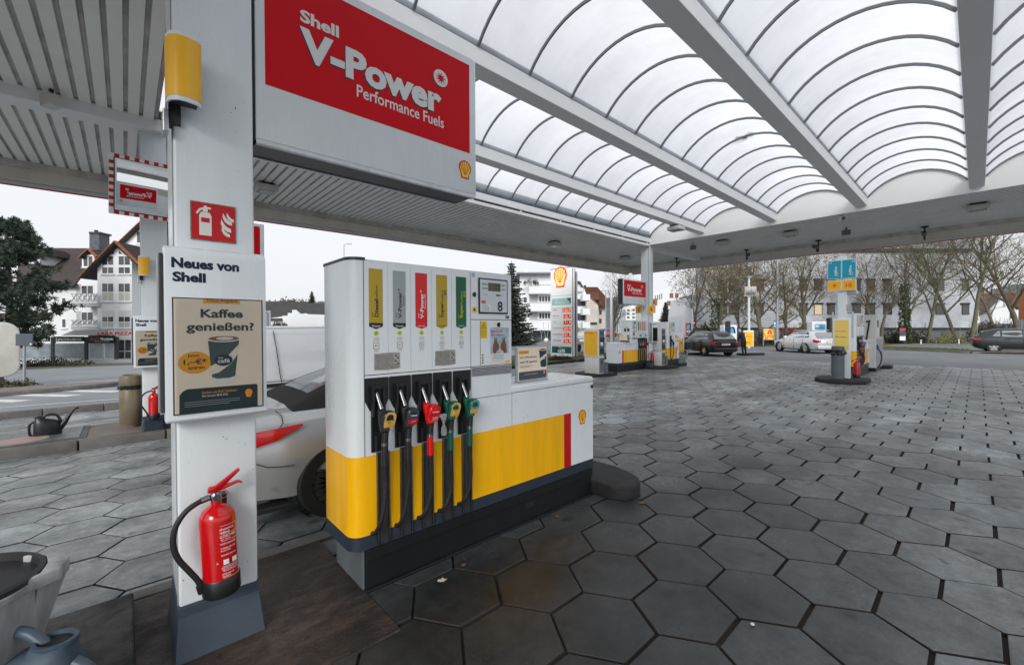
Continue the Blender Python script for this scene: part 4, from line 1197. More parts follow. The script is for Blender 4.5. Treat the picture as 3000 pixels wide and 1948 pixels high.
def pump(label, num, loc, rz=0, sd=-1, detail=True, bays=5, stripes=None):
    t = thing('fuel_pump', label, 'fuel pump', loc, rz, 'white and yellow fuel pumps')
    hb = .235
    Y = lambda w: sd * (HALF + w)          # w: proud of the front face
    def fb(name, x0, x1, z0, z1, w0, w1, m, bev=0, par=None):
        return part(name, MB().box(x0, x1, min(Y(w0), Y(w1)), max(Y(w0), Y(w1)), z0, z1), m, par or t, bev)
    def fp(name, poly, w, m, th=.0015, par=None):
        a, b = Y(w), Y(w + th)
        return part(name, MB().prism(poly, 'y', min(a, b), max(a, b)), m, par or t)
    def tx(s, x, w, z, m, ww=None, h=None, bold=.012, up=False, par=None, shear=0):
        return lettering(par or t, s, x, Y(w), z, m, ww, h, bold, up, back=(sd > 0), shear=shear)
    # plinth
    part('plinth', MB().box(.10, 2.41, -hb, hb, 0, .265), PLINTH, t, .006)
    part('plinth_end', MB().box(.085, .098, -hb + .01, hb - .01, 0.01, .272), PLINTHEND, t, .003)
    part('plinth_lip', MB().box(.09, 2.43, -hb - .03, hb + .03, 0, .018), PLINTH, t, .006)
    fb('plinth_rail', .10, 2.41, .19, .262, -.018, -.006, PLINTH, .003)
    vg = fb('vent', 1.50, 1.60, .12, .16, -.0195, -.0175, GRILL)
    for k in range(6): fb('vent_bar', 1.508 + .016 * k, 1.512 + .016 * k, .12, .16, -.0174, -.0155, PLINTH, 0, vg)
    # housing layers
    part('skirt', MB().prism(arc_plan(.005, 2.41, HALF, .085), 'z', .272, .360), SLATE, t, 0, 2, SM)
    part('yellow_panel', MB().prism(arc_plan(.005, 1.974, HALF + .001, .085), 'z', .3605, .855), YEL, t, 0, 2, SM)
    part('red_panel', MB().box(1.9745, 2.073, -HALF - .001, HALF + .001, .3605, .855), RED, t)
    part('white_panel', MB().box(2.0735, 2.41, -HALF, HALF, .3605, .8545), WHITE, t)
    cap = .03
    part('housing', MB().prism(arc_plan(.005, 1.325, HALF, .085), 'z', .8555, 2.075), WHITE, t, 0, 2, SM)
    part('roof_cap', MB().prism(arc_plan(.0, .10, HALF + .006, .085), 'z', 2.0755, 2.092), SLATE, t, 0, 2, SM)
    part('roof_sheet', MB().box(.101, 1.325, -HALF, HALF, 2.0755, 2.082), WHITE, t)
    # low counter with rounded lid
    part('counter', MB().box(1.3255, 2.41, -HALF, HALF, .8556, 1.118), WHITE, t)
    r = .035
    lid = [(1.327, 1.121), (2.415, 1.121), (2.415, 1.14)] + [(2.415 - r + r * math.cos(R(a)), 1.155 - r + .02 + r * math.sin(R(a))) for a in (0, 30, 60, 90)] + [(1.327, 1.175)]
    part('counter_lid', MB().prism(lid, 'y', -HALF - .003, HALF + .003), WHITE, t, .008, 3, SM)
    # seams
    fb('seam', .0895, .0935, .30, 2.07, .0, .0008, DGREY)
    fb('seam', .094, 1.325, 1.358, 1.363, .0, .0008, DGREY)
    fb('seam', .911, .9145, .86, 2.07, .0, .0008, DGREY)
    for x in (.252, .414, .578, .742): fb('seam', x - .0008, x + .0008, 1.37, 2.06, .0, .0006, GREYP)
    for x in (.915,): fb('seam', x, 1.325, 1.714, 1.719, .0, .0008, DGREY)
    fb('seam', .915, 1.325, 1.117, 1.121, .0, .0008, DGREY)
    fb('seam', 1.325, 1.330, .86, 1.12, .0, .0008, GREYP)
    # product strips
    for i in range(bays):
        bx = BAYX[i]; nm, sub, m, m2, foot, code, sq, _, _, _ = FUELS[i]
        mt = PAPER if (m in (PRD,)) else (BLACK if m in (PY_, PGR) else mat('strip_lime', srgb(170, 176, 40), 0.4))
        sx0, sx1 = bx - .0455, bx + .0455
        fp('fuel_strip', rect(sx0, sx1, 1.688, 2.028), .0002, m)
        fp('strip_foot', [(sx0, 1.6875), (sx0, 1.665), (bx, 1.648), (sx1, 1.665), (sx1, 1.6875)], .0002, m2)
        if detail:
            tx(nm, bx + .004, .0022, 1.690 + .5 * (.17 if nm == 'V-Power' else .12) + .03, mt, (.175 if nm == 'V-Power' else .105 if nm == 'Super' else .11), .026 if nm != 'Super' else .034, .03, True)
            if nm == 'V-Power':
                tx(sub, bx + .030, .0022, 1.835, mt, .06 if i == 1 else .10, .013, .01, True)
                tx('o', bx - .004, .0022, 1.905, mt, None, .013, .03, True)
            else:
                s2 = sub.split(' ')
                tx(s2[0], bx + .004, .0022, 1.878, mt, .09, .015, .015, True)
                if len(s2) > 1: tx(s2[1], bx + .030, .0022, 1.905, mt, .04, .019, .03, True)
            tx('Shell', bx - .022, .0022, 1.738, mt, .03, .009, .01, True)
            tx(foot, bx, .0022, 1.668, PAPER if m2 in (BLACK, PRD, PGN) else mt, .052, .011, .015)
            # sticker stack
            fp('test_seal', circ(bx, 1.622, .015, .015), .0002, LIME)
            tx('✓', bx, .0022, 1.622, DARKGREEN, None, .013, .01)
            fp('grade_label', rect(bx - .022, bx + .022, 1.502, 1.606), .0002, PAPER)
            for k in range(4): fp('label_line', rect(bx - .018, bx + .018, 1.592 - .006 * k, 1.594 - .006 * k), .0018, GREYP, .0004)
            shp_o = rrect(bx - .019, bx + .019, 1.524, 1.562, .005) if sq else circ(bx, 1.543, .0195)
            shp_i = rrect(bx - .0165, bx + .0165, 1.5265, 1.5595, .004) if sq else circ(bx, 1.543, .017)
            g_ = fp('grade_ring', shp_o, .0018, BLACK, .0004)
            fp('grade_field', shp_i, .0023, PAPER, .0004, g_)
            tx(code, bx, .003, 1.543, BLACK, None, .012, .012)
            for k in range(3): fp('label_line', rect(bx - .015, bx + .015, 1.506 + .005 * k, 1.508 + .005 * k), .0018, GREYP, .0004)
        else:
            tx(nm, bx + .004, .0022, 1.79, mt, .16, .03, .03, True)
    if detail:
        for x0, x1 in ((.155, .335), (.60, .775)):
            pl = fp('safety_label', [(x0, 1.39), (x0 + .08, 1.384), (x1, 1.392), (x1 - .002, 1.495), (x0 + .1, 1.498), (x0 + .002, 1.492)], .0002, OLDP)
            mb = MB()
            for k in range(13):
                e = x1 - .008 - (.035 if 1.485 - .0075 * k > 1.42 else 0)
                a, b = Y(.002), Y(.0024); mb.box(x0 + .006, e - random.uniform(0, .012), min(a, b), max(a, b), 1.484 - .0075 * k, 1.486 - .0075 * k)
            part('fine_print', mb, DGREY, pl)
            for k, (dx, dz) in enumerate(((-.03, .085), (-.016, .07), (-.032, .05), (-.016, .032))):
                fp('hazard_symbol', [(x1 + dx, 1.39 + dz - .008), (x1 + dx + .007, 1.39 + dz), (x1 + dx, 1.39 + dz + .008), (x1 + dx - .007, 1.39 + dz)], .002, BLACK, .0005, pl)
    # nozzle bays
    for i in range(bays):
        bx = BAYX[i]; a, b = bx - .078, bx + .078
        fp('bay_panel', [(a, 1.338), (a, 1.20), (a + .032, 1.135), (b - .032, 1.135), (b, 1.20), (b, 1.338), (b - .004, 1.342), (a + .004, 1.342)], .0003, BLACK, .006)
        bt = fb('nozzle_boot', bx - .043, bx + .043, .876, 1.295, .0065, .018, BLACK, .004)
        fb('boot_rim', bx - .043, bx - .026, 1.10, 1.293, .0185, .042, BLACK, .004, bt)
        fb('boot_rim', bx + .026, bx + .043, 1.10, 1.293, .0185, .042, BLACK, .004, bt)
        fb('boot_rim', bx - .0255, bx + .0255, 1.272, 1.292, .0185, .042, BLACK, .003, bt)
        fb('boot_wedge', bx - .030, bx + .004, .885, .985, .0185, .045, BLACK, .008, bt)
        sl = fb('hose_slot', bx - .006, bx + .080, .285, .868, .002, .006, GRILL)
        for s in (bx - .001, bx + .075):
            fb('slot_rail', s - .0055, s + .0055, .282, .866, .0065, .020, CHROME, .003, sl)
        nozzle(t, i, sd, 0, detail)
    # display column
    sc = fb('display_frame', .985, 1.281, 1.762, 2.036, .0005, .010, BLACKG, .006)
    fb('display_face', .997, 1.269, 1.775, 2.024, .0102, .0118, SCRN, 0, sc)
    tx(num, 1.195, .0135, 1.822, BLACKG, None, .080, .03, par=sc)
    fb('lcd_panel', 1.075, 1.20, 1.938, 2.002, .012, .013, LCD, 0, sc)
    fb('lcd_panel', 1.155, 1.197, 1.902, 1.916, .012, .013, LCD, 0, sc)
    if detail:
        for s, x, z, w, h in (('BETRAG', 1.042, 1.988, .052, .0115), ('ABGABE', 1.042, 1.957, .052, .0115), ('EURO', 1.228, 1.988, .034, .0115), ('LITER', 1.228, 1.957, .034, .0115), ('Preis je Liter', 1.047, 1.909, .05, .007), ('Cent', 1.212, 1.909, .016, .007)):
            tx(s, x, .0135, z, BLACKG, w, h, .012, par=sc)
        tx('0.00', 1.170, .0136, 1.986, BLACKG, .05, .022, .0, par=sc); tx('0.00', 1.170, .0136, 1.955, BLACKG, .05, .022, .0, par=sc)
        fp('maker_badge', circ(1.028, 1.852, .024, .012), .0125, PRD, .0005, sc)
        tx('TOKHEIM', 1.028, .0136, 1.852, PAPER, .036, .007, .0, par=sc)
        nb = fp('notice', rect(1.003, 1.10, 1.783, 1.833), .0122, PAPER, .0005, sc)
        for k, s in enumerate(('Der Verkauf von', 'Kraftstoffen erfolgt im', 'Namen und für', 'Rechnung der Shell', 'Deutschland GmbH')):
            tx(s, 1.048, .0134, 1.827 - .009 * k, BLACKG, .07 if k else .05, .0055, .008, par=nb)
        fp('round_seal', rrect(.925, .955, 2.035, 2.068, .006), .0002, mat('seal_blue', srgb(170, 200, 215), .4))
        tx('⬡', .94, .003, 2.052, mat('seal_ink', srgb(40, 110, 150), .4), None, .024, .01)
        w_ = fp('warning_label', rect(.93, .968, 1.768, 1.812), .0002, WARN)
        fp('warning_symbol', [(.936, 1.783), (.962, 1.783), (.949, 1.808)], .002, BLACK, .0005, w_)
        w_ = fp('warning_label', rect(1.008, 1.070, 1.574, 1.705), .0002, WARN)
        tri = fp('warning_symbol', [(1.013, 1.648), (1.065, 1.648), (1.039, 1.698)], .0018, BLACK, .0004, w_)
        fp('warning_field', [(1.020, 1.652), (1.058, 1.652), (1.039, 1.690)], .0023, WARN, .0004, w_)
        fp('warning_field', rect(1.035, 1.043, 1.658, 1.674), .0028, BLACK, .0004, w_)
        for k, s in enumerate(('Nicht rauchen', 'Motor abstellen', 'Handy aus', 'Sicherheit')): tx(s, 1.039, .0022, 1.632 - .013 * k, BLACK, .05, .007, .01, par=w_)
        fp('seam', rect(1.003, 1.0055, 1.368, 1.71), .0002, DGREY)
        # recruitment poster
        po = fp('recruitment_poster', rect(1.095, 1.303, 1.372, 1.665), .0002, PAPER)
        fp('poster_sky', rect(1.103, 1.295, 1.45, 1.655), .0018, BLUEP, .0004, po)
        for k, s in enumerate(('WIR SUCHEN', 'VERSTÄRKUNG')): tx(s, 1.172, .003, 1.625 - .026 * k, PRD, .118 if k == 0 else .132, .015, .02, par=po)
        for m_ in (-1, 1):
            hnd = [(0, 0), (.012, .03), (.03, .055), (.034, .085), (.043, .09), (.05, .06), (.058, .095), (.067, .09), (.068, .05), (.082, .02), (.085, -.05), (.05, -.06), (.03, -.03), (.014, -.028)]
            fp('hand_print', [(1.199 + m_ * (.004 + a * .8), 1.50 + b * .85) for a, b in hnd], .0024, SKIN_P, .0004, po)
        fp('text_field', rect(1.110, 1.290, 1.378, 1.448), .0024, PAPER, .0004, po)
        for k, s in enumerate(('Unterstützen Sie unser Team als', 'Mitarbeiter/in (m/w/d)', 'in Vollzeit/Teilzeit/Aushilfe')): tx(s, 1.178, .0036, 1.438 - .011 * k, BLACK, .125 if k != 1 else .085, .007, .012, par=po)
        for k in range(3): fp('fine_line', rect(1.116, 1.235 + .01 * k, 1.392 + .007 * k, 1.3935 + .007 * k), .003, GREYP, .0004, po)
        fp('poster_corner', rect(1.255, 1.303, 1.372, 1.395), .0029, YELS, .0004, po)
        lk = fb('small_card', 1.262, 1.30, 1.728, 1.75, .0002, .0012, BLACK); tx('0800', 1.281, .002, 1.739, PAPER, .028, .006, 0, par=lk)
        ic = fp('service_icons', rect(1.010, 1.042, 1.372, 1.46), .0002, PAPER)
        for k in range(4): fp('icon_mark', circ(1.026, 1.385 + .02 * k, .009, .006, 8), .0018, DGREY, .0004, ic)
    # perforated grille
    gr = fb('speaker_grille', .918, 1.322, 1.287, 1.355, .0005, .004, STEEL)
    mb = MB()
    for j in range(6):
        for i in range(40):
            x = .924 + .01 * i + (.005 if j % 2 else 0); z = 1.295 + .0105 * j
            if x > 1.318: continue
            p = [(x + .0036 * math.cos(R(60 * k)), z + .0036 * math.sin(R(60 * k))) for k in range(6)]
            a = Y(.0045); mb.add([(u, a, v) for u, v in p], [tuple(range(6))])
    tag(part('grille_holes', mb, GRILL, gr), kind='stuff')
    # locks
    for x, z in ((.945, 1.905), (1.185, 1.678), (2.385, 1.075)) + (((2.0 - .55, 1.075),) if sd > 0 else ()):
        l = fp('lock', circ(x, z, .013, .016, 12), .0003, BLACK, .012); fp('lock_tab', rect(x - .004, x + .004, z - .02, z + .018), .0125, BLACK, .004, l)
    emblem(t, 2.243, Y(.0), .792, .14, sd > 0)
    # scuffs
    mb = MB()
    for k in range(16):
        x = random.uniform(1.3, 2.3); z = random.uniform(.87, 1.09); s = random.uniform(.0015, .004)
        mb.add([(x - s, Y(.0012), z - s * .7), (x + s, Y(.0012), z - s * .3), (x + s * .6, Y(.0012), z + s), (x - s * .8, Y(.0012), z + s * .5)], [(0, 1, 2, 3)])
    part('paint_chips', mb, DGREY, t)
    return t
pump('white and yellow fuel pump with five nozzles in the foreground', '8', (1.0, 2.815, 0.0))

def counter_frame(label, loc, rz):
    t = thing('counter_sign', label, 'sign', loc, rz, 'counter advertising frames')
    w, h = .30, .30
    t.scale = (1.40, 1, 1.04)
    part('frame', MB().box(0, w, 0, .018, 0, h), STEEL, t, .004)
    part('foot', MB().box(.02, w - .02, -.03, .05, -.004, .004), ALU, t)
    plate(t, 'poster_sheet', rect(.013, w - .013, .013, h - .013), -.0004, CREAM, .001)
    y = -.0018
    plate(t, 'pill', rrect(.022, .115, .235, .262, .008), y, AMBER, .0006)
    lettering(t, 'Treue-Angebot', .068, y - .001, .2485, INK, .07, .009, .01)
    lettering(t, 'Jetzt Kaffee genießen', .11, y - .001, .205, DARKGREEN, .155, .017, .012)
    lettering(t, 'und 1€ sparen!', .112, y - .001, .165, DARKGREEN, .158, .022, .025)
    for k in range(2): plate(t, 'fine_line', rect(.03, .15 - .03 * k, .131 - .009 * k, .134 - .009 * k), y, DGREY, .0004)
    c = plate(t, 'cup_print', [(.212, .262), (.228, .115), (.27, .108), (.284, .118), (.284, .262)], y, DARKGREEN, .0006)
    plate(c, 'cup_band', [(.222, .16), (.284, .205), (.284, .23), (.218, .185)], y - .0008, CREAM2, .0005)
    plate(c, 'cup_rim', circ(.250, .264, .037, .011), y - .0008, PAPER, .0005); plate(c, 'coffee', circ(.250, .265, .031, .007), y - .0015, COFFEE, .0005)
    lettering(c, 'café', .252, y - .0016, .185, PAPER, .038, .014, .02)
    plate(t, 'footer', rrect(.022, .285, .016, .085, .012), y, mat('footer_slate', srgb(58, 74, 88), .4), .0006)
    plate(t, 'fine_line', rect(.07, .2, .058, .062), y - .0008, AMBER, .0004)
    emblem(t, .262, y - .0008, .065, .026, t=.0006)
    return t
counter_frame('small coffee advert in a silver frame on the foreground pump counter', (2.475, 2.665, 1.180), R(3))
bag = thing('plastic_glove', 'crumpled clear plastic glove hanging between two nozzles', 'glove', (1.585, 2.43, 1.0))
rings = []
for j in range(9):
    z = -.075 + .0185 * j; q = []
    for k in range(12):
        a = 2 * PI * k / 12; r = (.018 + .010 * math.sin(j * 1.1)) * random.uniform(.55, 1.25)
        q.append((r * math.cos(a), r * .6 * math.sin(a), z))
    rings.append(q)
gm = bpy.data.materials.new('clear_film'); gm.use_nodes = True
_t = gm.node_tree; _b = _t.nodes['Principled BSDF']; _b.inputs['Base Color'].default_value = (.9, .92, .95, 1); _b.inputs['Roughness'].default_value = .12; _b.inputs['Alpha'].default_value = .16
part('film', MB().loft(rings, caps=False), gm, bag)

# stop block and litter
def dome_block(label, cx, cy, L, w, h, rz, m=KERBD, z0=0.0):
    n = 10; rr = w / 2
    out = [(-L / 2, -rr), (L / 2 - rr, -rr)] + [(L / 2 - rr + rr * math.sin(PI * i / n), -rr * math.cos(PI * i / n)) for i in range(1, n)] + [(L / 2 - rr, rr), (-L / 2, rr)]
    mb = MB().prism(out, 'z', 0, h)
    o = part('stop_block', mb, m, None, .03, 3, SM); o.location = (cx, cy, z0); o.rotation_euler = (0, 0, rz)
    return tag(o, label, 'kerb block', 'dark stop blocks at island ends')
TAR = mat('tarry_stone', (0.012, 0.012, 0.013), 0.75, var=0.7, vscale=9, col2=(0.034, 0.034, 0.036), bump=0.9, bscale=70)
sb = MB().prism([(3.42, 2.36), (3.50, 2.22), (3.60, 2.205), (3.74, 2.235), (3.83, 2.31), (3.90, 2.43), (3.955, 2.62), (3.965, 2.80), (3.95, 2.95), (3.90, 3.03), (3.42, 3.05)], 'z', 0, .135)
tag(part('stop_block', sb, TAR, None, .016, 3, SM), 'black rounded stop block at the end of the foreground pump', 'kerb block', 'dark stop blocks at island ends')

LEAF = mat('fallen_leaf', (0.20, 0.10, 0.05), 0.7, var=0.5, vscale=20)
LEAFP = mat('pale_leaf', (0.55, 0.50, 0.44), 0.7)
def leaf(label, X, Y, s, m, rz):
    mb = MB(); p = [(0, -1, 0), (.55, -.6, .1), (.5, -.1, .02), (.9, .25, .14), (.35, .45, .03), (0, 1.1, .1), (-.4, .5, .03), (-.85, .3, .12), (-.45, -.15, .02), (-.5, -.65, .1)]
    mb.add([(0, 0, .0)] + [(a * s, b * s, c * s) for a, b, c in p], [(0, i, i % 10 + 1) for i in range(1, 11)])
    o = part('leaf', mb, m, None); o.location = (X, Y, gz(X, Y) + .008); o.rotation_euler = (0, 0, rz)
    tag(o, label, 'leaf', 'fallen leaves on the paving')
def gpx(x, y):
    z = 0
    for _ in range(30):
        v = CAMM @ Vector(((x - 1500) / F_PX, -(y - 974) / F_PX, -1)); tt = (z - HC) / v.z; p = Vector((0, 0, HC)) + v * tt; z = gz(p.x, p.y)
    return p
for x, y, s, m, lb in ((1295, 1703, .032, LEAFP, 'pale leaf lying in front of the foreground pump'), (1632, 1515, .03, LEAF, 'brown leaf on a dark paver beside the pump plinth'), (1882, 1475, .035, LEAF, 'brown leaf at the puddle by the stop block'),
                       (1358, 1658, .025, LEAF, 'brown leaf near the pump plinth, left of the pale leaf'), (2122, 1285, .03, LEAF, 'brown leaf in the middle of the open paving'), (2205, 1832, .016, PAPER, 'white paper scrap on the paving, lower right')):
    p = gpx(x, y); leaf(lb, p.x, p.y, s, m, random.random() * 6)
# ------------------------------------------------------------------ second island and far islands
G = lambda X, Y: gz(X, Y)
pump('white fuel pump on the left island showing only its top over the van', '6', (0.80, 9.66, G(1, 9.6) + .10), 0, -1, False)
p4 = pump('fuel pump with five nozzles standing left of the far column', '4', (16.40, 9.64, G(15, 9.5)), R(180), 1, True)
p4.scale = (0.97, 1, 0.975)
# stickers on its tall end
def end_plate(t, name, y0, y1, z0, z1, m, k=0):
    return part(name, MB().box(1.3262 + k * .001, 1.3272 + k * .001, y0, y1, z0, z1), m, t)
end_plate(p4, 'black_label', .02, .13, 1.62, 1.76, BLACK); end_plate(p4, 'black_label', -.13, -.02, 1.62, 1.76, BLACK)
end_plate(p4, 'label_header', .03, .12, 1.735, 1.75, PAPER, 1.2); end_plate(p4, 'label_header', -.12, -.03, 1.735, 1.75, PAPER, 1.2)
part('warning_triangle', MB().prism([(.05, 1.77), (-.05, 1.77), (0, 1.86)], 'x', 1.3262, 1.3275), WARN, p4)
end_plate(p4, 'notice', -.07, .09, 1.38, 1.50, mat('pale_yellow_label', srgb(214, 210, 150), .5)); end_plate(p4, 'notice', -.14, .0, 1.54, 1.60, PAPER); end_plate(p4, 'notice', .02, .14, 1.54, 1.60, PAPER)
end_plate(p4, 'steel_band', -HALF + .01, HALF - .01, 1.285, 1.325, STEEL)
cf2 = counter_frame('small coffee advert frame on the far pump counter', (14.55, 9.62, G(14, 9.6) + 1.15), R(-70))
pump('fuel pump on the right hand island behind the yellow panel', '9', (17.35, 2.88, 0.0), 0, -1, False)

# service units: paper, squeegee and bin in one cabinet
UNITW = mat('unit_white', (0.66, 0.66, 0.64), 0.4, var=0.4, vscale=4, col2=(0.52, 0.51, 0.49), streak=(1, 1, .3))
UNITG = mat('unit_grey', srgb(120, 126, 132), 0.4, metal=0.4, var=0.3, vscale=5)
def service_unit(label, loc, rz, yellow):
    t = thing('service_unit', label, 'service unit', loc, rz, 'windscreen service units')
    part('cabinet', MB().box(0, .62, .0, .34, 0, .60), UNITW, t, .012, 2, SM)
    part('upper_cabinet', MB().box(0.0, .62, .0, .30, .61, 1.58), UNITW, t, .015, 2, SM)
    if yellow:
        f = part('advert_frame', MB().box(-.01, .63, -.03, -.001, .60, 1.58), WHITE, t, .008)
        plate(f, 'yellow_sheet', rect(.02, .60, .63, 1.50), -.0305, YELS, .0015)
        lettering(f, 'Alle Produkte', .23, -.0335, 1.43, SHELLR, .38, .04, .03)
    else:
        plate(t, 'notice', rect(.38, .50, .95, 1.40), -.001, PAPER)
    # dispenser side (towards +x)
    d = part('dispenser', MB().box(.622, .64, .03, .30, .66, 1.56), UNITG, t, .004)
    part('tray', MB().box(.6405, .66, .05, .28, .98, 1.27), GRILL, d); part('tray', MB().box(.6405, .66, .05, .28, .72, .88), GRILL, d)
    for k in range(2): part('paper_slot', MB().box(.6405, .648, .06 + .12 * k, .15 + .12 * k, 1.36, 1.48), mat('slot_blue', srgb(60, 74, 92), .3), d)
    part('shelf', MB().box(.6405, .72, .04, .29, .945, .965), UNITG, d)
    part('lower_door', MB().box(.622, .632, .03, .31, .04, .56), UNITG, t, .004)
    part('door_badge', MB().box(.6325, .635, .13, .21, .34, .46), DGREY, t)
    part('water_tank', MB().box(.60, .66, .345, .50, 0, .40), UNITG, t, .01)
    part('cloth', crumple(.04, .98, 1.10, 10, .03, 1, 1, (.66, .10)), PAPER, t)
    return t
service_unit('white service unit with tall yellow panel reading Alle Produkte', (12.17, 9.50, G(12, 9.2) + .115), R(-90), True)
service_unit('grey and white service unit between the far column and the small pump', (16.66, 9.58, G(16, 9.2) + .115), R(-90), False)
dome_block('dark kerb island under the yellow service unit', 12.55, 9.42, 1.3, 1.25, .115, R(180), KERBD, G(12, 9.2))
dome_block('dark kerb island under the grey service unit', 16.75, 9.25, 1.5, 1.3, .115, R(180), KERBD, G(16, 9.2))
dome_block('dark stop block behind the far watering can', 18.62, 9.15, .9, .5, .12, 0, KERBD, G(18, 9.1))
watering_can('grey watering can beside the small far pump', (18.55, 9.02, G(18, 9) + .12), R(-25), mat('sage_plastic', srgb(110, 122, 118), .4), 1.5)
extinguisher('red fire extinguisher hanging beside the far coffee poster', (16.22, 9.12, .19), R(-45), 0, False, .9)

# small pump
t = thing('fuel_pump', 'narrow single-nozzle fuel pump right of the grey service unit', 'fuel pump', (17.25, 9.24, G(17, 9.2)), 0, 'white and yellow fuel pumps')
part('plinth', MB().box(.05, .99, -.25, .25, 0, .27), PLINTH, t, .006)
part('skirt', MB().prism(arc_plan(0, .99, .27, .08), 'z', .271, .36), SLATE, t, 0, 2, SM)
part('yellow_panel', MB().prism(arc_plan(0, .72, .271, .08), 'z', .3605, .85), YEL, t, 0, 2, SM)
part('red_panel', MB().box(.7205, .79, -.271, .271, .3605, .85), RED, t); part('white_panel', MB().box(.7905, .99, -.27, .27, .3605, .85), WHITE, t)
part('housing', MB().prism(arc_plan(0, .62, .27, .08), 'z', .8505, 1.97), WHITE, t, 0, 2, SM)
part('counter', MB().box(.6205, .99, -.27, .27, .8505, 1.09), WHITE, t, .02, 2, SM)
part('fuel_strip', MB().box(.13, .21, -.2725, -.2705, 1.50, 1.92), PY_, t); part('strip_foot', MB().box(.13, .21, -.2725, -.2705, 1.46, 1.499), BLACK, t)
part('display_frame', MB().box(.32, .60, -.28, -.2705, 1.58, 1.93), BLACKG, t); part('display_face', MB().box(.335, .585, -.283, -.2805, 1.6, 1.91), SCRN, t); part('lcd_panel', MB().box(.40, .52, -.285, -.2835, 1.80, 1.87), LCD, t)
part('nozzle_boot', MB().box(.15, .27, -.31, -.2715, .88, 1.38), BLACK, t, .01); part('hose_slot', MB().box(.17, .26, -.276, -.2712, .30, .86), GRILL, t)
part('nozzle', MB().tube([(.2, -.31, 1.25), (.22, -.36, 1.15), (.26, -.39, 1.05), (.27, -.37, .95)], [.015, .03, .045, .03], 10), BLKZ, t, 0, 2, SM)
part('hose', MB().tube([(.27, -.37, .98), (.30, -.38, .75), (.28, -.38, .55), (.22, -.36, .42), (.19, -.30, .36)], .018, 8), RUBBER, t, 0, 2, SM)
part('small_label', MB().box(.36, .57, -.2725, -.2705, 1.20, 1.23), AMBER, t)
emblem(t, .88, -.2705, .78, .12)

def square_number(label, num, loc, w, h):
    t = thing('number_sign', label, 'sign', loc, R(-90), 'yellow pump number signs')
    part('panel', MB().box(-w / 2, w / 2, 0, .05, -h / 2, h / 2), WHITE, t, .006)
    plate(t, 'yellow_face', rect(-w / 2 + .014, w / 2 - .014, -h / 2 + .014, h / 2 - .014), -.0003, YELS, .002)
    lettering(t, num, 0, -.0035, 0, SHELLR, None, h * .52, .03)
    part('bracket', MB().box(-.02, .02, .051, .16, -.04, .04), STEEL, t)
square_number('square yellow number sign 3 under the far fuel sign', '3', (16.10, 9.68, 2.405), .32, .31)
square_number('square yellow number sign 4 right of the far column', '4', (16.12, 9.12, 2.40), .35, .30)
square_number('square yellow number sign 6 above the number 4', '6', (17.8, 9.92, 2.80), .28, .31)
square_number('square yellow number sign mostly hidden behind the number 3', '5', (17.82, 10.62, 2.80), .28, .31)

# ------------------------------------------------------------------ blue totem on the right island
TEAL = mat('adblue_teal', srgb(16, 156, 184), 0.35)
ORG = mat('numeral_orange', srgb(228, 70, 20), 0.4)
t = thing('island_totem', 'white totem with teal panels above the grey litter bin', 'totem', (15.83, 2.735, .115), R(-90))
part('pole', MB().box(-.105, .105, .02, .16, 0, 3.63), WHITE, t, .006)
part('lower_panel', MB().box(-.215, .215, -.03, .019, .0, 1.785), WHITE, t, .01, 2, SM)
plate(t, 'yellow_sheet', rect(-.175, .175, .86, 1.73), -.0305, mat('pale_yellow', srgb(236, 206, 110), .4), .0015)
lettering(t, 'Alle Produkte', -.02, -.0335, 1.40, ORG, .27, .03, .03); lettering(t, 'PKW AdBlue', -.02, -.0335, 1.225, DGREY, .26, .026, .02); lettering(t, 'Shell', -.125, -.0335, 1.265, DGREY, .04, .013, .01)
for k in (0, 1):
    cx = -.172 + .344 * k
    b = part('sign_box', MB().box(cx - .170, cx + .170, -.05, .019, 2.96, 3.52), WHITE, t, .008)
    plate(b, 'teal_face', rect(cx - .157, cx + .157, 2.975, 3.505), -.0505, TEAL, .0015)
    lettering(b, ('11', '12')[k], cx - .11 + .22 * k, -.0535, 3.455, PAPER, .075, .06, .02)
    lettering(b, 'AdBlue', cx + .03, -.0535, 3.19, PAPER, .29, .062, .03, up=True)
    lettering(b, 'für PKW', cx + .085, -.0535, 3.09, PAPER, .10, .022, .01, up=True)
    b = part('sign_box', MB().box(cx - .170, cx + .170, -.05, .019, 2.60, 2.925), WHITE, t, .008)
    plate(b, 'yellow_face', rect(cx - .155, cx + .155, 2.62, 2.905), -.0505, YELS, .0015)
    lettering(b, ('9', '10')[k], cx, -.0535, 2.76, ORG, None, .125, .03)
part('rear_bracket', MB().box(.0, .33, .17, .30, 2.48, 2.62), ALU, t, .02)
for s in (-1, 1): part('side_panel', MB().box(s * .24 - .02, s * .24 + .02, .08, .16, 1.2, 1.98), ALU, t, .015)
part('fire_mark', MB().box(.106, .109, .05, .14, 2.0, 2.2), RED, t)
t = thing('waste_bin', 'round grey waste bin with black bag in front of the totem', 'bin', (15.62, 2.79, .115), 0, 'waste bins')
BG = mat('bin_grey', srgb(92, 100, 106), 0.45, var=0.15)
part('foot', MB().lathe([(0, 0), (.165, 0), (.165, .05), (.15, .06), (.15, .10), (.0, .10)], 28), BG, t, 0, 2, SM)
part('body', MB().lathe([(.158, .10), (.160, .12), (.160, .83), (.15, .835)], 28), BG, t, 0, 2, SM)
part('lid', MB().lathe([(.155, .80), (.157, .95), (.15, .955), (.0, .955)], 28), BG, t, 0, 2, SM)
part('bag', crumple(.165, .70, .85, 34, .05), BAG, t)
dome_block('dark rounded kerb island under the totem and litter bin', 15.75, 2.75, 1.35, 1.25, .115, R(180), KERBD)
extinguisher('red fire extinguisher standing beside the right hand pump', (16.35, 2.46, .115), R(-70), 0, False, 1.05)
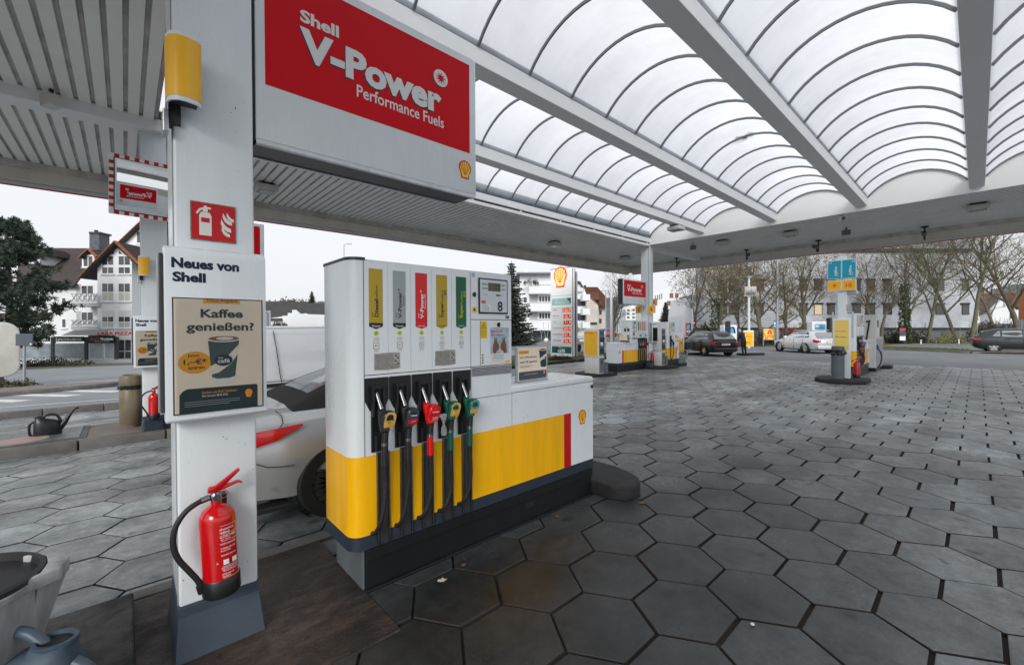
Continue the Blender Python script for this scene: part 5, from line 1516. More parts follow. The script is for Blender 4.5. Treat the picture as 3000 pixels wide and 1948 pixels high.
# dispenser behind
t = thing('adblue_dispenser', 'tall white dispenser with steel side behind the right hand pump', 'dispenser', (20.24, 2.68, 0))
part('plinth', MB().box(0, 1.75, -.19, .19, 0, .13), BLACK, t, .01)
part('lower_cabinet', MB().box(.0, 1.70, -.185, .185, .131, 1.24), UNITW, t, .01)
part('steel_front', MB().box(.04, 1.66, -.192, -.186, .15, 1.22), STEEL, t)
part('upper_cabinet', MB().box(.0, .85, -.185, .185, 1.245, 2.02), UNITW, t, .012)
part('roof_lip', MB().box(-.02, .87, -.20, .20, 2.022, 2.075), WHITE, t, .006)
part('screen', MB().box(.25, .60, -.19, -.186, 1.62, 1.88), DGREY, t)
part('hose_holder', MB().box(-.006, -.001, .02, .10, 1.80, 1.86), BLACK, t)
part('hose', MB().tube([(-.02, .0, 1.88), (-.03, .04, 1.5), (-.03, .09, 1.1)], .025, 8), RUBBER, t)
part('front_hose', MB().tube([(.1, -.21, .85), (.18, -.30, .7), (.22, -.32, .5), (.12, -.30, .3), (.02, -.24, .14)], .022, 8), RUBBER, t, 0, 2, SM)
part('blue_nozzle', MB().tube([(.08, -.20, .98), (.11, -.24, .84)], .03, 8), mat('nozzle_blue', srgb(10, 80, 170), .3), t)
dome_block('dark stop block at the far end of the right island', 22.3, 2.52, .9, .55, .12, 0, KERBD)

# ------------------------------------------------------------------ price pylon
LED = mat('led_red', (0.9, 0.10, 0.05), 0.4, emit=(1.0, 0.16, 0.08), estr=.7)
LEDB = mat('led_field', (0.05, 0.02, 0.02), 0.4)
TEALD = mat('pylon_teal', srgb(0, 92, 92), 0.3); TEALL = mat('pylon_mint', srgb(150, 196, 194), 0.3)
PYR = mat('pylon_red', srgb(226, 60, 34), 0.35, emit=(0.8, 0.05, 0.02), estr=.25); PYY = mat('pylon_yellow', srgb(250, 206, 110), 0.35, emit=(1, 0.62, 0.2), estr=.35)
pz = G(19, 16) - .02
t = thing('price_pylon', 'tall white fuel price pylon with shell emblem and red digits', 'pylon', (19.27, 17.62, pz), R(-90))
w = 1.69
part('body', MB().box(0, w, .0, .30, 0, 5.36), mat('pylon_white', (0.86, 0.87, 0.88), .35), t, .01)
part('side_channel', MB().box(w + .0005, w + .012, .02, .05, 0, 5.30), DGREY, t); part('side_channel', MB().box(w + .0005, w + .012, .24, .28, 0, 5.30), DGREY, t)
part('back_frame', MB().box(w - .02, w + .06, .302, .42, 0, 5.1), ALU, t)
part('top_edge', MB().box(-.01, w + .01, -.01, .31, 5.361, 5.39), DGREY, t)
for z in (3.72, 2.99, .78): part('joint', MB().box(0, w, -.003, -.0005, z, z + .02), GREYP, t)
e = emblem(t, .80, -.004, 4.83, 1.25, t=.03, mr=PYR, my=PYY)
plate(t, 'recharge_panel', rect(.09, 1.60, 3.17, 3.58), -.0005, TEALL, .004)
lettering(t, 'Recharge', .78, -.007, 3.30, PAPER, .80, .17, .02); lettering(t, 'Shell', .50, -.007, 3.48, PAPER, .26, .10, .01)
plate(t, 'recharge_map', [(1.25, 3.56), (1.36, 3.50), (1.33, 3.44), (1.46, 3.40), (1.50, 3.30), (1.58, 3.20), (1.60, 3.58)], -.005, TEALD, .002)
rows = [('Diesel', '166.9'), ('Super E10', '166.9'), ('Super', '171.9'), ('V-Power Racing', '200.9'), ('V-Power Diesel', '181.9'), ('Truck Diesel', '156.9')]
for i, (a, b) in enumerate(rows):
    z = 2.86 - .368 * i
    rr = plate(t, 'price_row', rect(.08, 1.62, z - .15, z + .13), -.0005, mat('row_grey', srgb(228, 232, 234), .4), .003)
    lettering(rr, a, .16 + .045 * len(a) / 1.0 * .5 + .06, -.006, z + .045, RED, .052 * len(a), .09, .01)
    plate(rr, 'digit_field', rect(.95 if i == 0 else 1.0, 1.60, z - .12, z + .12), -.0045, LEDB if i else mat('led_field_lit', (0.5, 0.12, 0.08), .4), .002)
    lettering(rr, b, 1.30, -.009, z, LED, .56, .21, .025)
plate(t, 'cafe_panel', rect(.09, 1.63, .30, .70), -.0005, TEALD, .004)
plate(t, 'cafe_leaf', [(.30, .32), (.55, .30), (.75, .45), (.80, .69), (.45, .66), (.32, .5)], -.005, mat('pylon_teal_dark', srgb(0, 70, 70), .3), .001)
lettering(t, 'café', .86, -.0075, .46, PAPER, .58, .24, .035); lettering(t, 'Shell', .74, -.0075, .635, PAPER, .20, .085, .012)
# stones at its foot
# ------------------------------------------------------------------ vehicles
def carpaint(name, c, metal=0.0, rough=0.25): return mat(name, c, rough, metal, coat=1.0)
GLASS = mat('car_glass', (0.02, 0.025, 0.028), 0.04, spec=0.8)
GLASSL = mat('car_glass_light', (0.22, 0.25, 0.26), 0.05, spec=0.8)
TYRE = mat('tyre', (0.012, 0.012, 0.012), 0.7)
RIM = mat('alloy_rim', (0.6, 0.61, 0.62), 0.25, metal=0.9); RIMD = mat('dark_rim', (0.10, 0.10, 0.105), 0.3, metal=0.7)
LAMP = mat('tail_lamp', srgb(190, 10, 16), 0.08, coat=1.0); LAMPC = mat('tail_lamp_dark', srgb(110, 6, 12), 0.08, coat=1.0); HEADL = mat('head_lamp', (0.6, 0.62, 0.65), 0.1, coat=1.0)
TRIM = mat('car_trim', (0.02, 0.02, 0.021), 0.45); PLATEW = mat('number_plate', (0.75, 0.76, 0.78), 0.4)
def wheel(parent, x, y, r, w, side, rim, spokes=5, double=False):
    ty = part('wheel', MB().lathe([(r * .66, -w / 2), (r * .94, -w / 2), (r, -w / 2 + .03), (r, w / 2 - .03), (r * .94, w / 2), (r * .66, w / 2)], 32, caps=False).xf(Matrix.Rotation(R(90), 4, 'X')), TYRE, parent, 0, 2, SM, (x, y, r))
    rm = MB().lathe([(r * .70, -w / 2 + .01), (r * .70, -w / 2), (r * .64, -w / 2), (r * .60, w * .2), (0, w * .2)], 32, caps=False)
    rm.xf(Matrix.Rotation(R(90 if side < 0 else -90), 4, 'X').to_4x4()) if False else rm.xf(Matrix.Rotation(R(90) * side * -1, 4, 'X'))
    part('rim', rm, rim, ty, 0, 2, SM)
    sp = MB()
    n = spokes * (2 if double else 1)
    for k in range(n):
        a = 2 * PI * (k // (2 if double else 1)) / spokes + ((.16 if k % 2 else -.16) if double else 0)
        wd = .035 if double else .055
        m = MB().add([(-wd, .02, 0), (wd, .02, 0), (wd * .7, r * .66, 0), (-wd * .7, r * .66, 0), (-wd, .02, -.03), (wd, .02, -.03), (wd * .7, r * .66, -.03), (-wd * .7, r * .66, -.03)], [(0, 1, 2, 3), (0, 4, 5, 1), (1, 5, 6, 2), (2, 6, 7, 3), (3, 7, 4, 0), (4, 7, 6, 5)])
        m.xf(Matrix.Translation((0, 0, w / 2 - .012)) @ Matrix.Rotation(a, 4, 'Z'))
        sp.add(m.v, m.f)
    sp.lathe([(0, w / 2 - .03), (.06, w / 2 - .03), (.06, w / 2 - .005), (0, w / 2 - .002)], 16)
    sp.xf(Matrix.Rotation(R(90) * -side, 4, 'X'))
    part('spokes', sp, rim, ty)
    return ty
def bool_cut(o, cutters):
    for c in cutters:
        md = o.modifiers.new('b', 'BOOLEAN'); md.object = c; md.operation = 'DIFFERENCE'; md.solver = 'EXACT'
    dg = bpy.context.evaluated_depsgraph_get(); dg.update()
    me = bpy.data.meshes.new_from_object(o.evaluated_get(dg))
    o.modifiers.clear(); o.data = me
    for c in cutters: bpy.data.objects.remove(c)
def interp(tab, x):
    if x <= tab[0][0]: return tab[0][1:]
    for a, b in zip(tab[:-1], tab[1:]):
        if x <= b[0]:
            k = (x - a[0]) / (b[0] - a[0]); k2 = k * k * (3 - 2 * k) if False else k
            return tuple(p + (q - p) * k2 for p, q in zip(a[1:], b[1:]))
    return tab[-1][1:]
def car(label, loc, rz, paint, body, house, wheels, rw, rim, group=None, name='parked_car', housemat=None, spokes=5, double=False, cat='car', nstat=26):
    """local +X is forward, origin on the ground at the rear end centre.
    body: (x, zbot, zbelt, ztop, halfwidth); house: (x, zbase, zroof, wbase, wroof)"""
    t = thing(name, label, cat, loc, rz, group)
    rings = []
    x0, x1 = body[0][0], body[-1][0]
    for i in range(nstat + 1):
        x = x0 + (x1 - x0) * i / nstat
        zb, zt0, zt, w = interp(body, x)
        h = zt0 - zb
        hp = [(0, zb), (.78 * w, zb), (.95 * w, zb + .10 * h), (.995 * w, zb + .40 * h), (1.0 * w, zb + .58 * h), (.985 * w, zb + .80 * h), (.93 * w, zt0), (.84 * w, zt0 + (zt - zt0) * .75), (.45 * w, zt + .012), (0, zt + .018)]
        rings.append([(x, -a, b) for a, b in hp] + [(x, a, b) for a, b in hp[-2:0:-1]])
    b = part('body', MB().loft(rings), paint, t, 0, 2, R(50))
    sub = b
    cut = []
    for xw in wheels:
        for s in (-1, 1):
            w = interp(body, xw)[3]
            c = part('cut', MB().lathe([(0, -.16), (rw + .045, -.16), (rw + .045, .2), (0, .2)], 32).xf(Matrix.Translation((xw, s * (w + .0), rw)) @ Matrix.Rotation(R(90), 4, 'X')), TRIM, None)
            cut.append(c)
    bool_cut(b, cut)
    for p in b.data.polygons: p.use_smooth = True
    for xw in wheels:
        for s in (-1, 1):
            w = interp(body, xw)[3]
            part('wheel_well', MB().lathe([(rw + .044, -.16), (rw + .044, .02)], 32, caps=False).xf(Matrix.Translation((xw, s * (w - .11), rw)) @ Matrix.Rotation(R(90), 4, 'X')), TRIM, t)
            wheel(t, xw, s * (w - .10), rw, .2, s, rim, spokes, double)
    hr = []
    for x, zb, zr, wb, wr in house:
        k = max(0.02, zr - zb)
        hp = [(wb, zb), (wb * .5 + wr * .5 + .012, zb + k * .5), (wr, zb + k * .88), (wr * .90, zb + k * .96), (wr * .5, zr + .006), (0, zr + .012)]
        hr.append([(x, -a, z) for a, z in hp] + [(x, a, z) for a, z in hp[-2::-1]])
    part('roof', MB().loft(hr), housemat or paint, t, 0, 2, R(40))
    return t
def side_glass(t, name, poly, house, m, sides=(-1, 1), off=.006):
    for s in sides:
        vs = []
        for x, z in poly:
            zb, zr, wb, wr = interp(house, x)
            k = min(1, max(0, (z - zb) / max(.05, (zr - zb))))
            y = wb + (wr - wb) * k + .012 * (1 - abs(2 * k - 1)) + off
            vs.append((x, s * y, z))
        part(name, MB().add(vs, [tuple(range(len(vs)))]), m, t)
def slant_glass(t, name, a, b, m, off):
    """a,b = (x, z, halfwidth) lower and upper edge"""
    (xa, za, wa), (xb, zb, wb) = a, b
    n = Vector((zb - za, 0, -(xb - xa))).normalized() * off
    part(name, MB().quad((xa + n.x, -wa, za + n.z), (xa + n.x, wa, za + n.z), (xb + n.x, wb, zb + n.z), (xb + n.x, -wb, zb + n.z)), m, t)

# --- black estate
def estate(label, loc, rz, paint, kind):
    if kind == 'black':
        body = [(0, .42, .80, .86, .74), (.08, .30, .92, .98, .84), (.35, .22, .95, 1.0, .87), (1.2, .20, .94, .98, .89), (3.0, .20, .90, .95, .89), (3.5, .20, .86, .93, .88), (4.1, .22, .72, .82, .84), (4.42, .30, .60, .68, .70), (4.52, .40, .55, .58, .55)]
        house = [(.10, .96, .98, .76, .70), (.42, .96, 1.38, .78, .60), (.75, .96, 1.45, .79, .58), (1.8, .95, 1.48, .80, .58), (2.5, .93, 1.44, .80, .57), (3.35, .92, .95, .78, .66)]
        t = car(label, loc, rz, paint, body, house, (.92, 3.50), .32, RIM, 'parked cars', spokes=5)
    else:
        body = [(0, .42, .82, .88, .72), (.08, .28, .94, .98, .84), (.40, .20, .96, 1.0, .88), (1.2, .19, .93, .97, .90), (3.0, .19, .88, .94, .90), (3.5, .19, .84, .91, .88), (4.1, .22, .70, .80, .84), (4.42, .28, .58, .66, .68), (4.54, .38, .52, .56, .52)]
        house = [(.16, .96, .99, .74, .68), (.62, .96, 1.34, .78, .58), (1.0, .96, 1.41, .79, .57), (1.9, .94, 1.44, .80, .57), (2.5, .92, 1.41, .80, .56), (3.4, .90, .93, .78, .66)]
        t = car(label, loc, rz, paint, body, house, (.95, 3.58), .325, RIM, 'parked cars', spokes=10, double=True)
    q = .02 if kind == 'black' else .14
    side_glass(t, 'side_window', [(.60 + q, 1.02), (1.15, 1.0), (1.15, 1.385), (.85 + q, 1.365)], house, GLASS if kind != 'black' else GLASSL)
    side_glass(t, 'side_window', [(1.22, 1.0), (2.02, .985), (2.02, 1.40), (1.22, 1.39)], house, GLASSL)
    side_glass(t, 'side_window', [(2.09, .985), (3.02, .98), (2.55, 1.36), (2.09, 1.395)], house, GLASSL)
    slant_glass(t, 'rear_window', (.13, 1.02, .66), (.40 + q * .6, 1.34, .57), GLASSL, -.012)
    slant_glass(t, 'windscreen', (3.28, .99, .70), (2.58, 1.39, .56), GLASS, .012)
    for s in (-1, 1):
        part('tail_lamp', MB().loft([[(-.0, s * .80, .86), (-.0, s * .52, .84), (.0, s * .52, .70), (.0, s * .78, .70)], [(.22, s * .885, .92), (.05, s * .52, .87), (.05, s * .52, .70), (.22, s * .888, .74)]]), LAMP, t, .01)
        part('mirror', MB().box(2.72, 2.90, min(s * .88, s * 1.04), max(s * .88, s * 1.04), .98, 1.10), paint, t, .03, 2, SM)
        part('sill', MB().box(1.25, 3.15, min(s * .86, s * .905), max(s * .86, s * .905), .20, .27), TRIM if kind != 'black' else STEEL, t)
        for xh in (1.35, 2.25): part('door_handle', MB().box(xh, xh + .17, min(s * .885, s * .915), max(s * .885, s * .915), .82, .85), paint, t, .008)
        part('roof_rail', MB().tube([(.8, s * .585, 1.45), (1.0, s * .60, 1.50), (2.3, s * .60, 1.50), (2.5, s * .585, 1.45)], .016, 6), STEEL if kind == 'black' else paint, t)
        part('head_lamp', MB().box(4.18, 4.40, min(s * .50, s * .74), max(s * .50, s * .74), .60, .72), HEADL, t, .03)
        for xd in (1.18, 2.05, 3.05): part('door_seam', MB().box(xd, xd + .008, min(s * .88, s * .902), max(s * .88, s * .902), .30, .93), TRIM, t)
    part('bumper', MB().box(-.03, .06, -.72, .72, .30, .52), paint, t, .03, 2, SM); part('bumper_lip', MB().box(-.02, .06, -.60, .60, .25, .33), TRIM, t)
    pl = part('number_plate', MB().box(-.012, .0, -.26, .26, .66, .77), PLATEW, t)
    return t
def lp(t, s):
    o = lettering(t, s, 0, 0, 0, BLACK, .40, .07, .01, name='plate_lettering'); o.rotation_euler = (0, 0, R(-90)); o.location = (-.014, 0, .715)
BLKP = mat('black_paint', (0.006, 0.007, 0.009), .3, coat=.35); SILP = carpaint('white_silver_paint', (0.62, 0.64, 0.67), .3, .3); ANTH = mat('anthracite_paint', (0.016, 0.02, 0.025), .3, coat=.5)
t = estate('black estate car with roof rails parked by the vacuum station', (26.35, 10.05, -.09), R(54), BLKP, 'black'); lp(t, 'MR·JJ 2921')
t = estate('silver white estate car parked left of the totem', (32.6, 6.25, -.06), R(48), SILP, 'white'); lp(t, 'MR·CU 30')
# --- dark hatchback at right edge
body = [(0, .40, .80, .84, .70), (.08, .28, .90, .93, .84), (.35, .20, .93, .97, .88), (1.2, .19, .91, .95, .89), (3.0, .19, .87, .92, .88), (3.7, .22, .72, .82, .84), (4.15, .28, .58, .66, .66), (4.25, .38, .52, .56, .52)]
house = [(.12, .93, .97, .74, .66), (.55, .93, 1.36, .77, .58), (1.0, .92, 1.47, .78, .57), (1.8, .91, 1.50, .79, .57), (2.4, .90, 1.46, .79, .56), (3.2, .89, .92, .77, .66)]
t = car('dark grey hatchback driving out at the right picture edge', (40.5, .25, 0.0), R(-84), ANTH, body, house, (.85, 3.45), .32, RIM, 'parked cars')
side_glass(t, 'side_window', [(.80, 1.02), (1.12, 1.0), (1.12, 1.33), (1.02, 1.32)], house, GLASSL); side_glass(t, 'side_window', [(1.20, .99), (2.0, .98), (2.0, 1.37), (1.20, 1.36)], house, GLASSL); side_glass(t, 'side_window', [(2.07, .98), (2.9, .97), (2.45, 1.33), (2.07, 1.37)], house, GLASSL)
slant_glass(t, 'rear_window', (.17, 1.0, .66), (.50, 1.32, .55), GLASS, -.012)
for s in (-1, 1):
    part('tail_lamp', MB().box(.0, .30, min(s * .62, s * .872), max(s * .62, s * .872), .76, .86), LAMP, t, .02)
    part('sill', MB().box(1.2, 3.1, min(s * .86, s * .9), max(s * .86, s * .9), .19, .26), TRIM, t)
    for xh in (1.3, 2.2): part('door_handle', MB().box(xh, xh + .17, min(s * .88, s * .905), max(s * .88, s * .905), .80, .83), ANTH, t, .008)
    part('door_seam', MB().box(2.03, 2.038, min(s * .87, s * .893), max(s * .87, s * .893), .3, .9), TRIM, t)

# --- silver roadster behind the pump
SILR = carpaint('silver_paint', (0.44, 0.45, 0.46), .45, .32)
SOFTTOP = mat('soft_top', (0.012, 0.012, 0.013), 0.8, bump=.2, bscale=300)
body = [(0, .50, .66, .70, .62), (.06, .30, .80, .86, .78), (.22, .23, .86, .93, .86), (.50, .20, .88, .96, .905), (.90, .18, .90, .97, .925), (1.25, .17, .91, .97, .92), (2.2, .17, .84, .90, .88), (2.9, .17, .82, .90, .89), (3.4, .18, .76, .86, .90), (3.9, .22, .62, .74, .84), (4.2, .30, .52, .60, .62), (4.32, .38, .48, .50, .5)]
house = [(.62, .955, .965, .66, .60), (.95, .96, 1.13, .70, .56), (1.35, .95, 1.27, .73, .52), (1.75, .92, 1.29, .74, .52), (2.1, .90, 1.26, .74, .52), (2.75, .88, .90, .74, .64)]
t = car('silver roadster with black soft top standing behind the foreground pump', (.49, 4.82, G(1.5, 4.8)), 0, SILR, body, house, (.92, 3.40), .335, RIMD, None, 'roadster', SOFTTOP, 10, True, nstat=60)
def roof_z(x, y):
    zb, zr, wb, wr = interp(house, x); k = max(.02, zr - zb)
    hp = [(wb, zb), (wb * .5 + wr * .5 + .012, zb + k * .5), (wr, zb + k * .88), (wr * .90, zb + k * .96), (wr * .5, zr + .006), (0, zr + .012)]
    for (ya, za), (yb_, zb_) in zip(hp[:-1], hp[1:]):
        if yb_ <= y <= ya: return za + (zb_ - za) * (ya - y) / max(1e-6, ya - yb_)
    return zr
part('rear_window', MB().loft([[(x, u * w_, roof_z(x, abs(u * w_)) + .007) for u in (-1, -.6, -.2, .2, .6, 1)] for x, w_ in ((.82, .40), (.88, .42), (.95, .42), (1.08, .41), (1.20, .39), (1.26, .36))], closed=False, caps=False), mat('rear_glass', (0.16, 0.18, 0.19), .04, spec=.8), t, 0, 2, R(60))
for s in (-1, 1):
    tl = part('tail_lamp', MB().loft([[(-.02 + .0, s * .52, .80), (-.02, s * .52, .73), (.02, s * .66, .71), (.02, s * .66, .81)], [(.20, s * .86, .85), (.16, s * .84, .72), (.22, s * .88, .72), (.26, s * .89, .85)], [(.42, s * .90, .875), (.40, s * .905, .77), (.42, s * .915, .77), (.44, s * .91, .875)], [(.62, s * .885, .885), (.62, s * .895, .865), (.64, s * .90, .865), (.64, s * .89, .885)]]), LAMP, t, .006, 2, SM)
    part('lamp_dark_band', MB().loft([[(.02, s * .70, .775), (.02, s * .70, .745), (.03, s * .71, .745), (.03, s * .71, .775)], [(.22, s * .884, .80), (.20, s * .880, .75), (.22, s * .886, .75), (.23, s * .888, .80)]]), LAMPC, tl)  # darker red band on the lamp
    part('panel_seam', MB().tube([(.16, s * .862, .69), (.26, s * .905, .62), (.36, s * .918, .57), (.46, s * .925, .555), (.56, s * .928, .55)], .004, 5), TRIM, t)
    part('deck_seam', MB().tube([(.455, s * .90, .875), (.49, s * .865, .905), (.50, s * .78, .95), (.49, s * .60, .973)], .0045, 5), TRIM, t)
    part('bumper_lip', MB().box(.05, .55, min(s * .70, s * .86), max(s * .70, s * .86), .17, .215), TRIM, t, .01)
    part('side_reflector', MB().lathe([(0, 0), (.016, 0), (.016, .004), (0, .004)], 12, (0, 0, 0)).xf(Matrix.Translation((.36, s * .923, .40)) @ Matrix.Rotation(R(-90) * -s, 4, 'X')), SILR, t)
part('number_plate', MB().box(-.05, -.03, -.26, .26, .42, .53), PLATEW, t)
# --- white van
VANW = carpaint('van_white', (0.70, 0.73, 0.76), 0, .3)
body = [(0, .40, 1.0, 1.05, .84), (.06, .30, 1.06, 1.1, .88), (.6, .26, 1.07, 1.1, .90), (3.0, .26, 1.06, 1.1, .90), (3.6, .26, 1.0, 1.05, .88), (4.2, .30, .75, .86, .80), (4.4, .40, .6, .62, .6)]
house = [(.02, 1.06, 1.70, .86, .76), (.30, 1.06, 1.78, .87, .76), (1.5, 1.06, 1.80, .88, .77), (2.6, 1.06, 1.79, .88, .77), (3.05, 1.06, 1.66, .86, .72), (3.75, 1.03, 1.06, .82, .72)]
t = car('white delivery van parked behind the silver roadster', (.95, 7.20, G(2, 7)), 0, VANW, body, house, (.85, 3.55), .31, RIM, None, 'delivery_van', cat='van')
for s in (-1, 1):
    part('rubbing_strip', MB().box(.15, 3.4, min(s * .885, s * .915), max(s * .885, s * .915), .98, 1.03), TRIM, t, .008)
    part('door_seam', MB().tube([(.60, s * .905, .40), (.60, s * .905, 1.0), (.58, s * .885, 1.15), (.55, s * .84, 1.5), (.53, s * .775, 1.73)], .006, 5), TRIM, t)
    part('door_seam', MB().tube([(2.05, s * .905, .40), (2.05, s * .905, 1.0), (2.05, s * .895, 1.15), (2.05, s * .84, 1.5)], .006, 5), TRIM, t)
    part('tail_lamp', MB().box(-.01, .06, min(s * .78, s * .875), max(s * .78, s * .875), .72, 1.2), LAMP, t, .015)
side_glass(t, 'side_window', [(2.15, 1.12), (3.1, 1.12), (2.85, 1.55), (2.15, 1.62)], house, GLASS)

# ------------------------------------------------------------------ people
def person(label, loc, rz, joints, radii, edges, mats, split, group=None):
    """one continuous skinned body; material by height / region"""
    me = bpy.data.meshes.new('person'); me.from_pydata(joints, edges, [])
    o = bpy.data.objects.new('person', me); COL.objects.link(o)
    sk = o.modifiers.new('s', 'SKIN'); sk.use_smooth_shade = True
    for i, r in enumerate(radii):
        me.skin_vertices[0].data[i].radius = r if isinstance(r, tuple) else (r, r)
    me.skin_vertices[0].data[0].use_root = True
    sb = o.modifiers.new('u', 'SUBSURF'); sb.levels = 2; sb.render_levels = 2
    dg = bpy.context.evaluated_depsgraph_get(); dg.update()
    m2 = bpy.data.meshes.new_from_object(o.evaluated_get(dg))
    o.modifiers.clear(); o.data = m2
    m2.materials.clear()
    for m in mats: m2.materials.append(m)
    for p in m2.polygons:
        p.material_index = split(p.center); p.use_smooth = True
    o.location = loc; o.rotation_euler = (0, 0, rz)
    return tag(o, label, 'person', group)
SKIN = mat('skin', srgb(200, 150, 128), .5); HAIR = mat('grey_hair', srgb(176, 172, 166), .7); NAVY = mat('navy_jacket', srgb(26, 36, 62), .8, bump=.3, bscale=40); TRS = mat('dark_trousers', (0.012, 0.012, 0.015), .8); SHOE = mat('shoe', (0.02, 0.018, 0.016), .5)
def figure(bend):
    # faces local +X (bending forward); pelvis root first
    s, c = math.sin(bend), math.cos(bend)
    def sp(h, y=0, f=0): return (s * h + c * f, y, .93 + c * h - s * f)
    J = [(0, 0, .93), sp(.25), sp(.46), sp(.54, 0, .02), sp(.66, 0, .05), sp(.76, 0, .05),            # 0-5 pelvis..head top
         sp(.45, .17), sp(.28, .235, .06), sp(.12, .20, .22), sp(.08, .17, .30),                    # 6-9 left arm
         sp(.45, -.17), sp(.28, -.235, .06), sp(.12, -.20, .22), sp(.08, -.17, .30),
         (0, .09, .86), (.03, .10, .48), (-.02, .105, .09), (.13, .115, .04),                        # 14-17 left leg
         (0, -.09, .86), (.00, -.10, .48), (-.06, -.105, .09), (.09, -.115, .04)]
    Rr = [(.15, .12), (.165, .125), (.15, .11), (.055, .055), (.085, .098), (.06, .07), .068, .055, .045, .038, .068, .055, .045, .038, .092, .068, .048, .04, .092, .068, .048, .04]
    E = [(0, 1), (1, 2), (2, 3), (3, 4), (4, 5), (2, 6), (6, 7), (7, 8), (8, 9), (2, 10), (10, 11), (11, 12), (12, 13), (0, 14), (14, 15), (15, 16), (16, 17), (0, 18), (18, 19), (19, 20), (20, 21)]
    return J, Rr, E
J, Rr, E = figure(R(22))
hd = Vector(J[4])
def split1(c):
    if (c - hd).length < .145: return 1 if c.x < hd.x + .03 or c.z > hd.z + .06 else 0
    if (Vector(c) - Vector(J[9])).length < .07 or (Vector(c) - Vector(J[13])).length < .07: return 0
    if c.z > .86: return 2
    if c.z < .08: return 4
    return 3
P1 = person('grey haired person in navy jacket bending at the estate car', (27.75, 9.55, -.085), R(75), J, Rr, E, [SKIN, HAIR, NAVY, TRS, SHOE], split1)
COAT = mat('dark_coat', (0.016, 0.015, 0.017), .8, bump=.3, bscale=40); SCARF = mat('red_scarf', srgb(150, 60, 40), .8); CAP = mat('flat_cap', (0.05, 0.05, 0.055), .8)
J2, R2, E2 = figure(R(6)); hd2 = Vector(J2[4])
def split2(c):
    if (c - hd2).length < .135: return 3 if c.z > hd2.z + .045 else 0
    if 1.36 < c.z < 1.50 and abs(c.y) < .13: return 2
    if c.z < .08: return 5
    if c.z > .50: return 1
    return 4
pp = at(1693, 1052, 30.5)
P2 = person('person in dark coat, cap and red scarf behind the price pylon', (pp.x, pp.y, -.95), R(210), J2, R2, E2, [SKIN, COAT, SCARF, CAP, TRS, SHOE], split2)
# ------------------------------------------------------------------ background buildings
class Site:
    """a building site d metres ahead, front square to the view; pt() turns a survey point into local metres"""
    def __init__(s, name, label, cat, x, y, d, rz=None, group=None):
        s.d = d; s.rz = HB if rz is None else rz
        o = at(x, y, d)
        s.t = thing(name, label, cat, o, s.rz, group)
        s.inv = (Matrix.Translation(o) @ Matrix.Rotation(s.rz, 4, 'Z')).inverted()
        s.skew = math.tan(s.rz - HB)
        s.o = o
    def pt(s, x, y, off=0.0):
        # march along the sight line to the plane local y = off
        a = s.inv @ Vector((0, 0, HC)); b = s.inv @ at(x, y, 1.0)
        k = (off - a.y) / (b.y - a.y)
        p = a + (b - a) * k
        return (p.x, off, p.z)
    def poly(s, name, px, off, th, m, par=None, bev=0):
        q = [s.pt(x, y, off) for x, y in px]
        mb = MB().prism([(a, c) for a, _, c in q], 'y', off, off + th)
        return part(name, mb, m, par or s.t, bev)
    def box(s, name, x0, x1, y0, y1, off, th, m, par=None, bev=0):
        return s.poly(name, [(x0, y1), (x1, y1), (x1, y0), (x0, y0)], off, th, m, par, bev)
    def text(s, st, x0, x1, y0, y1, off, m, bold=.02, par=None, shear=0):
        a = s.pt(x0, y1, off); b = s.pt(x1, y0, off)
        return lettering(par or s.t, st, (a[0] + b[0]) / 2, off, (a[2] + b[2]) / 2, m, abs(b[0] - a[0]), abs(b[2] - a[2]), bold, shear=shear)
    def window(s, x0, x1, y0, y1, off, pane, frame, nx=2, ny=2, dep=.10, bar=.07, sill=True, blind=None):
        a = s.pt(x0, y1, off); b = s.pt(x1, y0, off)
        X0, X1, Z0, Z1 = a[0], b[0], a[2], b[2]
        w = part('window', MB().box(X0, X1, off - .012, off - .002, Z0, Z1), frame, s.t)
        pw = (X1 - X0 - bar * (nx + 1)) / nx; ph = (Z1 - Z0 - bar * (ny + 1)) / ny
        for i in range(nx):
            for j in range(ny):
                u = X0 + bar + i * (pw + bar); v = Z0 + bar + j * (ph + bar)
                part('pane', MB().box(u, u + pw, off - .02, off - .0125, v, v + ph), blind if (blind and j < 1) else pane, w)
        if sill: part('sill', MB().box(X0 - .08, X1 + .08, off - .14, off - .013, Z0 - .09, Z0 - .02), frame, w)
        return w
def tile_mat(name, c1, c2, rows=3.0):
    m = mat(name, c1, .75, var=.8, vscale=.8, col2=c2, detail=6)
    t = m.node_tree; b = t.nodes['Principled BSDF']
    geo = t.nodes.new('ShaderNodeNewGeometry'); wv = t.nodes.new('ShaderNodeTexWave'); wv.bands_direction = 'Z'; wv.wave_profile = 'SAW'
    wv.inputs['Scale'].default_value = rows; wv.inputs['Distortion'].default_value = 0.6; wv.inputs['Detail Scale'].default_value = 6
    t.links.new(geo.outputs['Position'], wv.inputs['Vector'])
    bp = t.nodes.new('ShaderNodeBump'); bp.inputs['Strength'].default_value = 1.0; bp.inputs['Distance'].default_value = .08
    t.links.new(wv.outputs['Fac'], bp.inputs['Height']); t.links.new(bp.outputs[0], b.inputs['Normal'])
    return m
RENDER = mat('white_render', (0.74, 0.76, 0.78), .9, var=.3, vscale=.4, col2=(0.64, 0.65, 0.67))
RENDER2 = mat('warm_render', (0.62, 0.58, 0.52), .9, var=.3, vscale=.4)
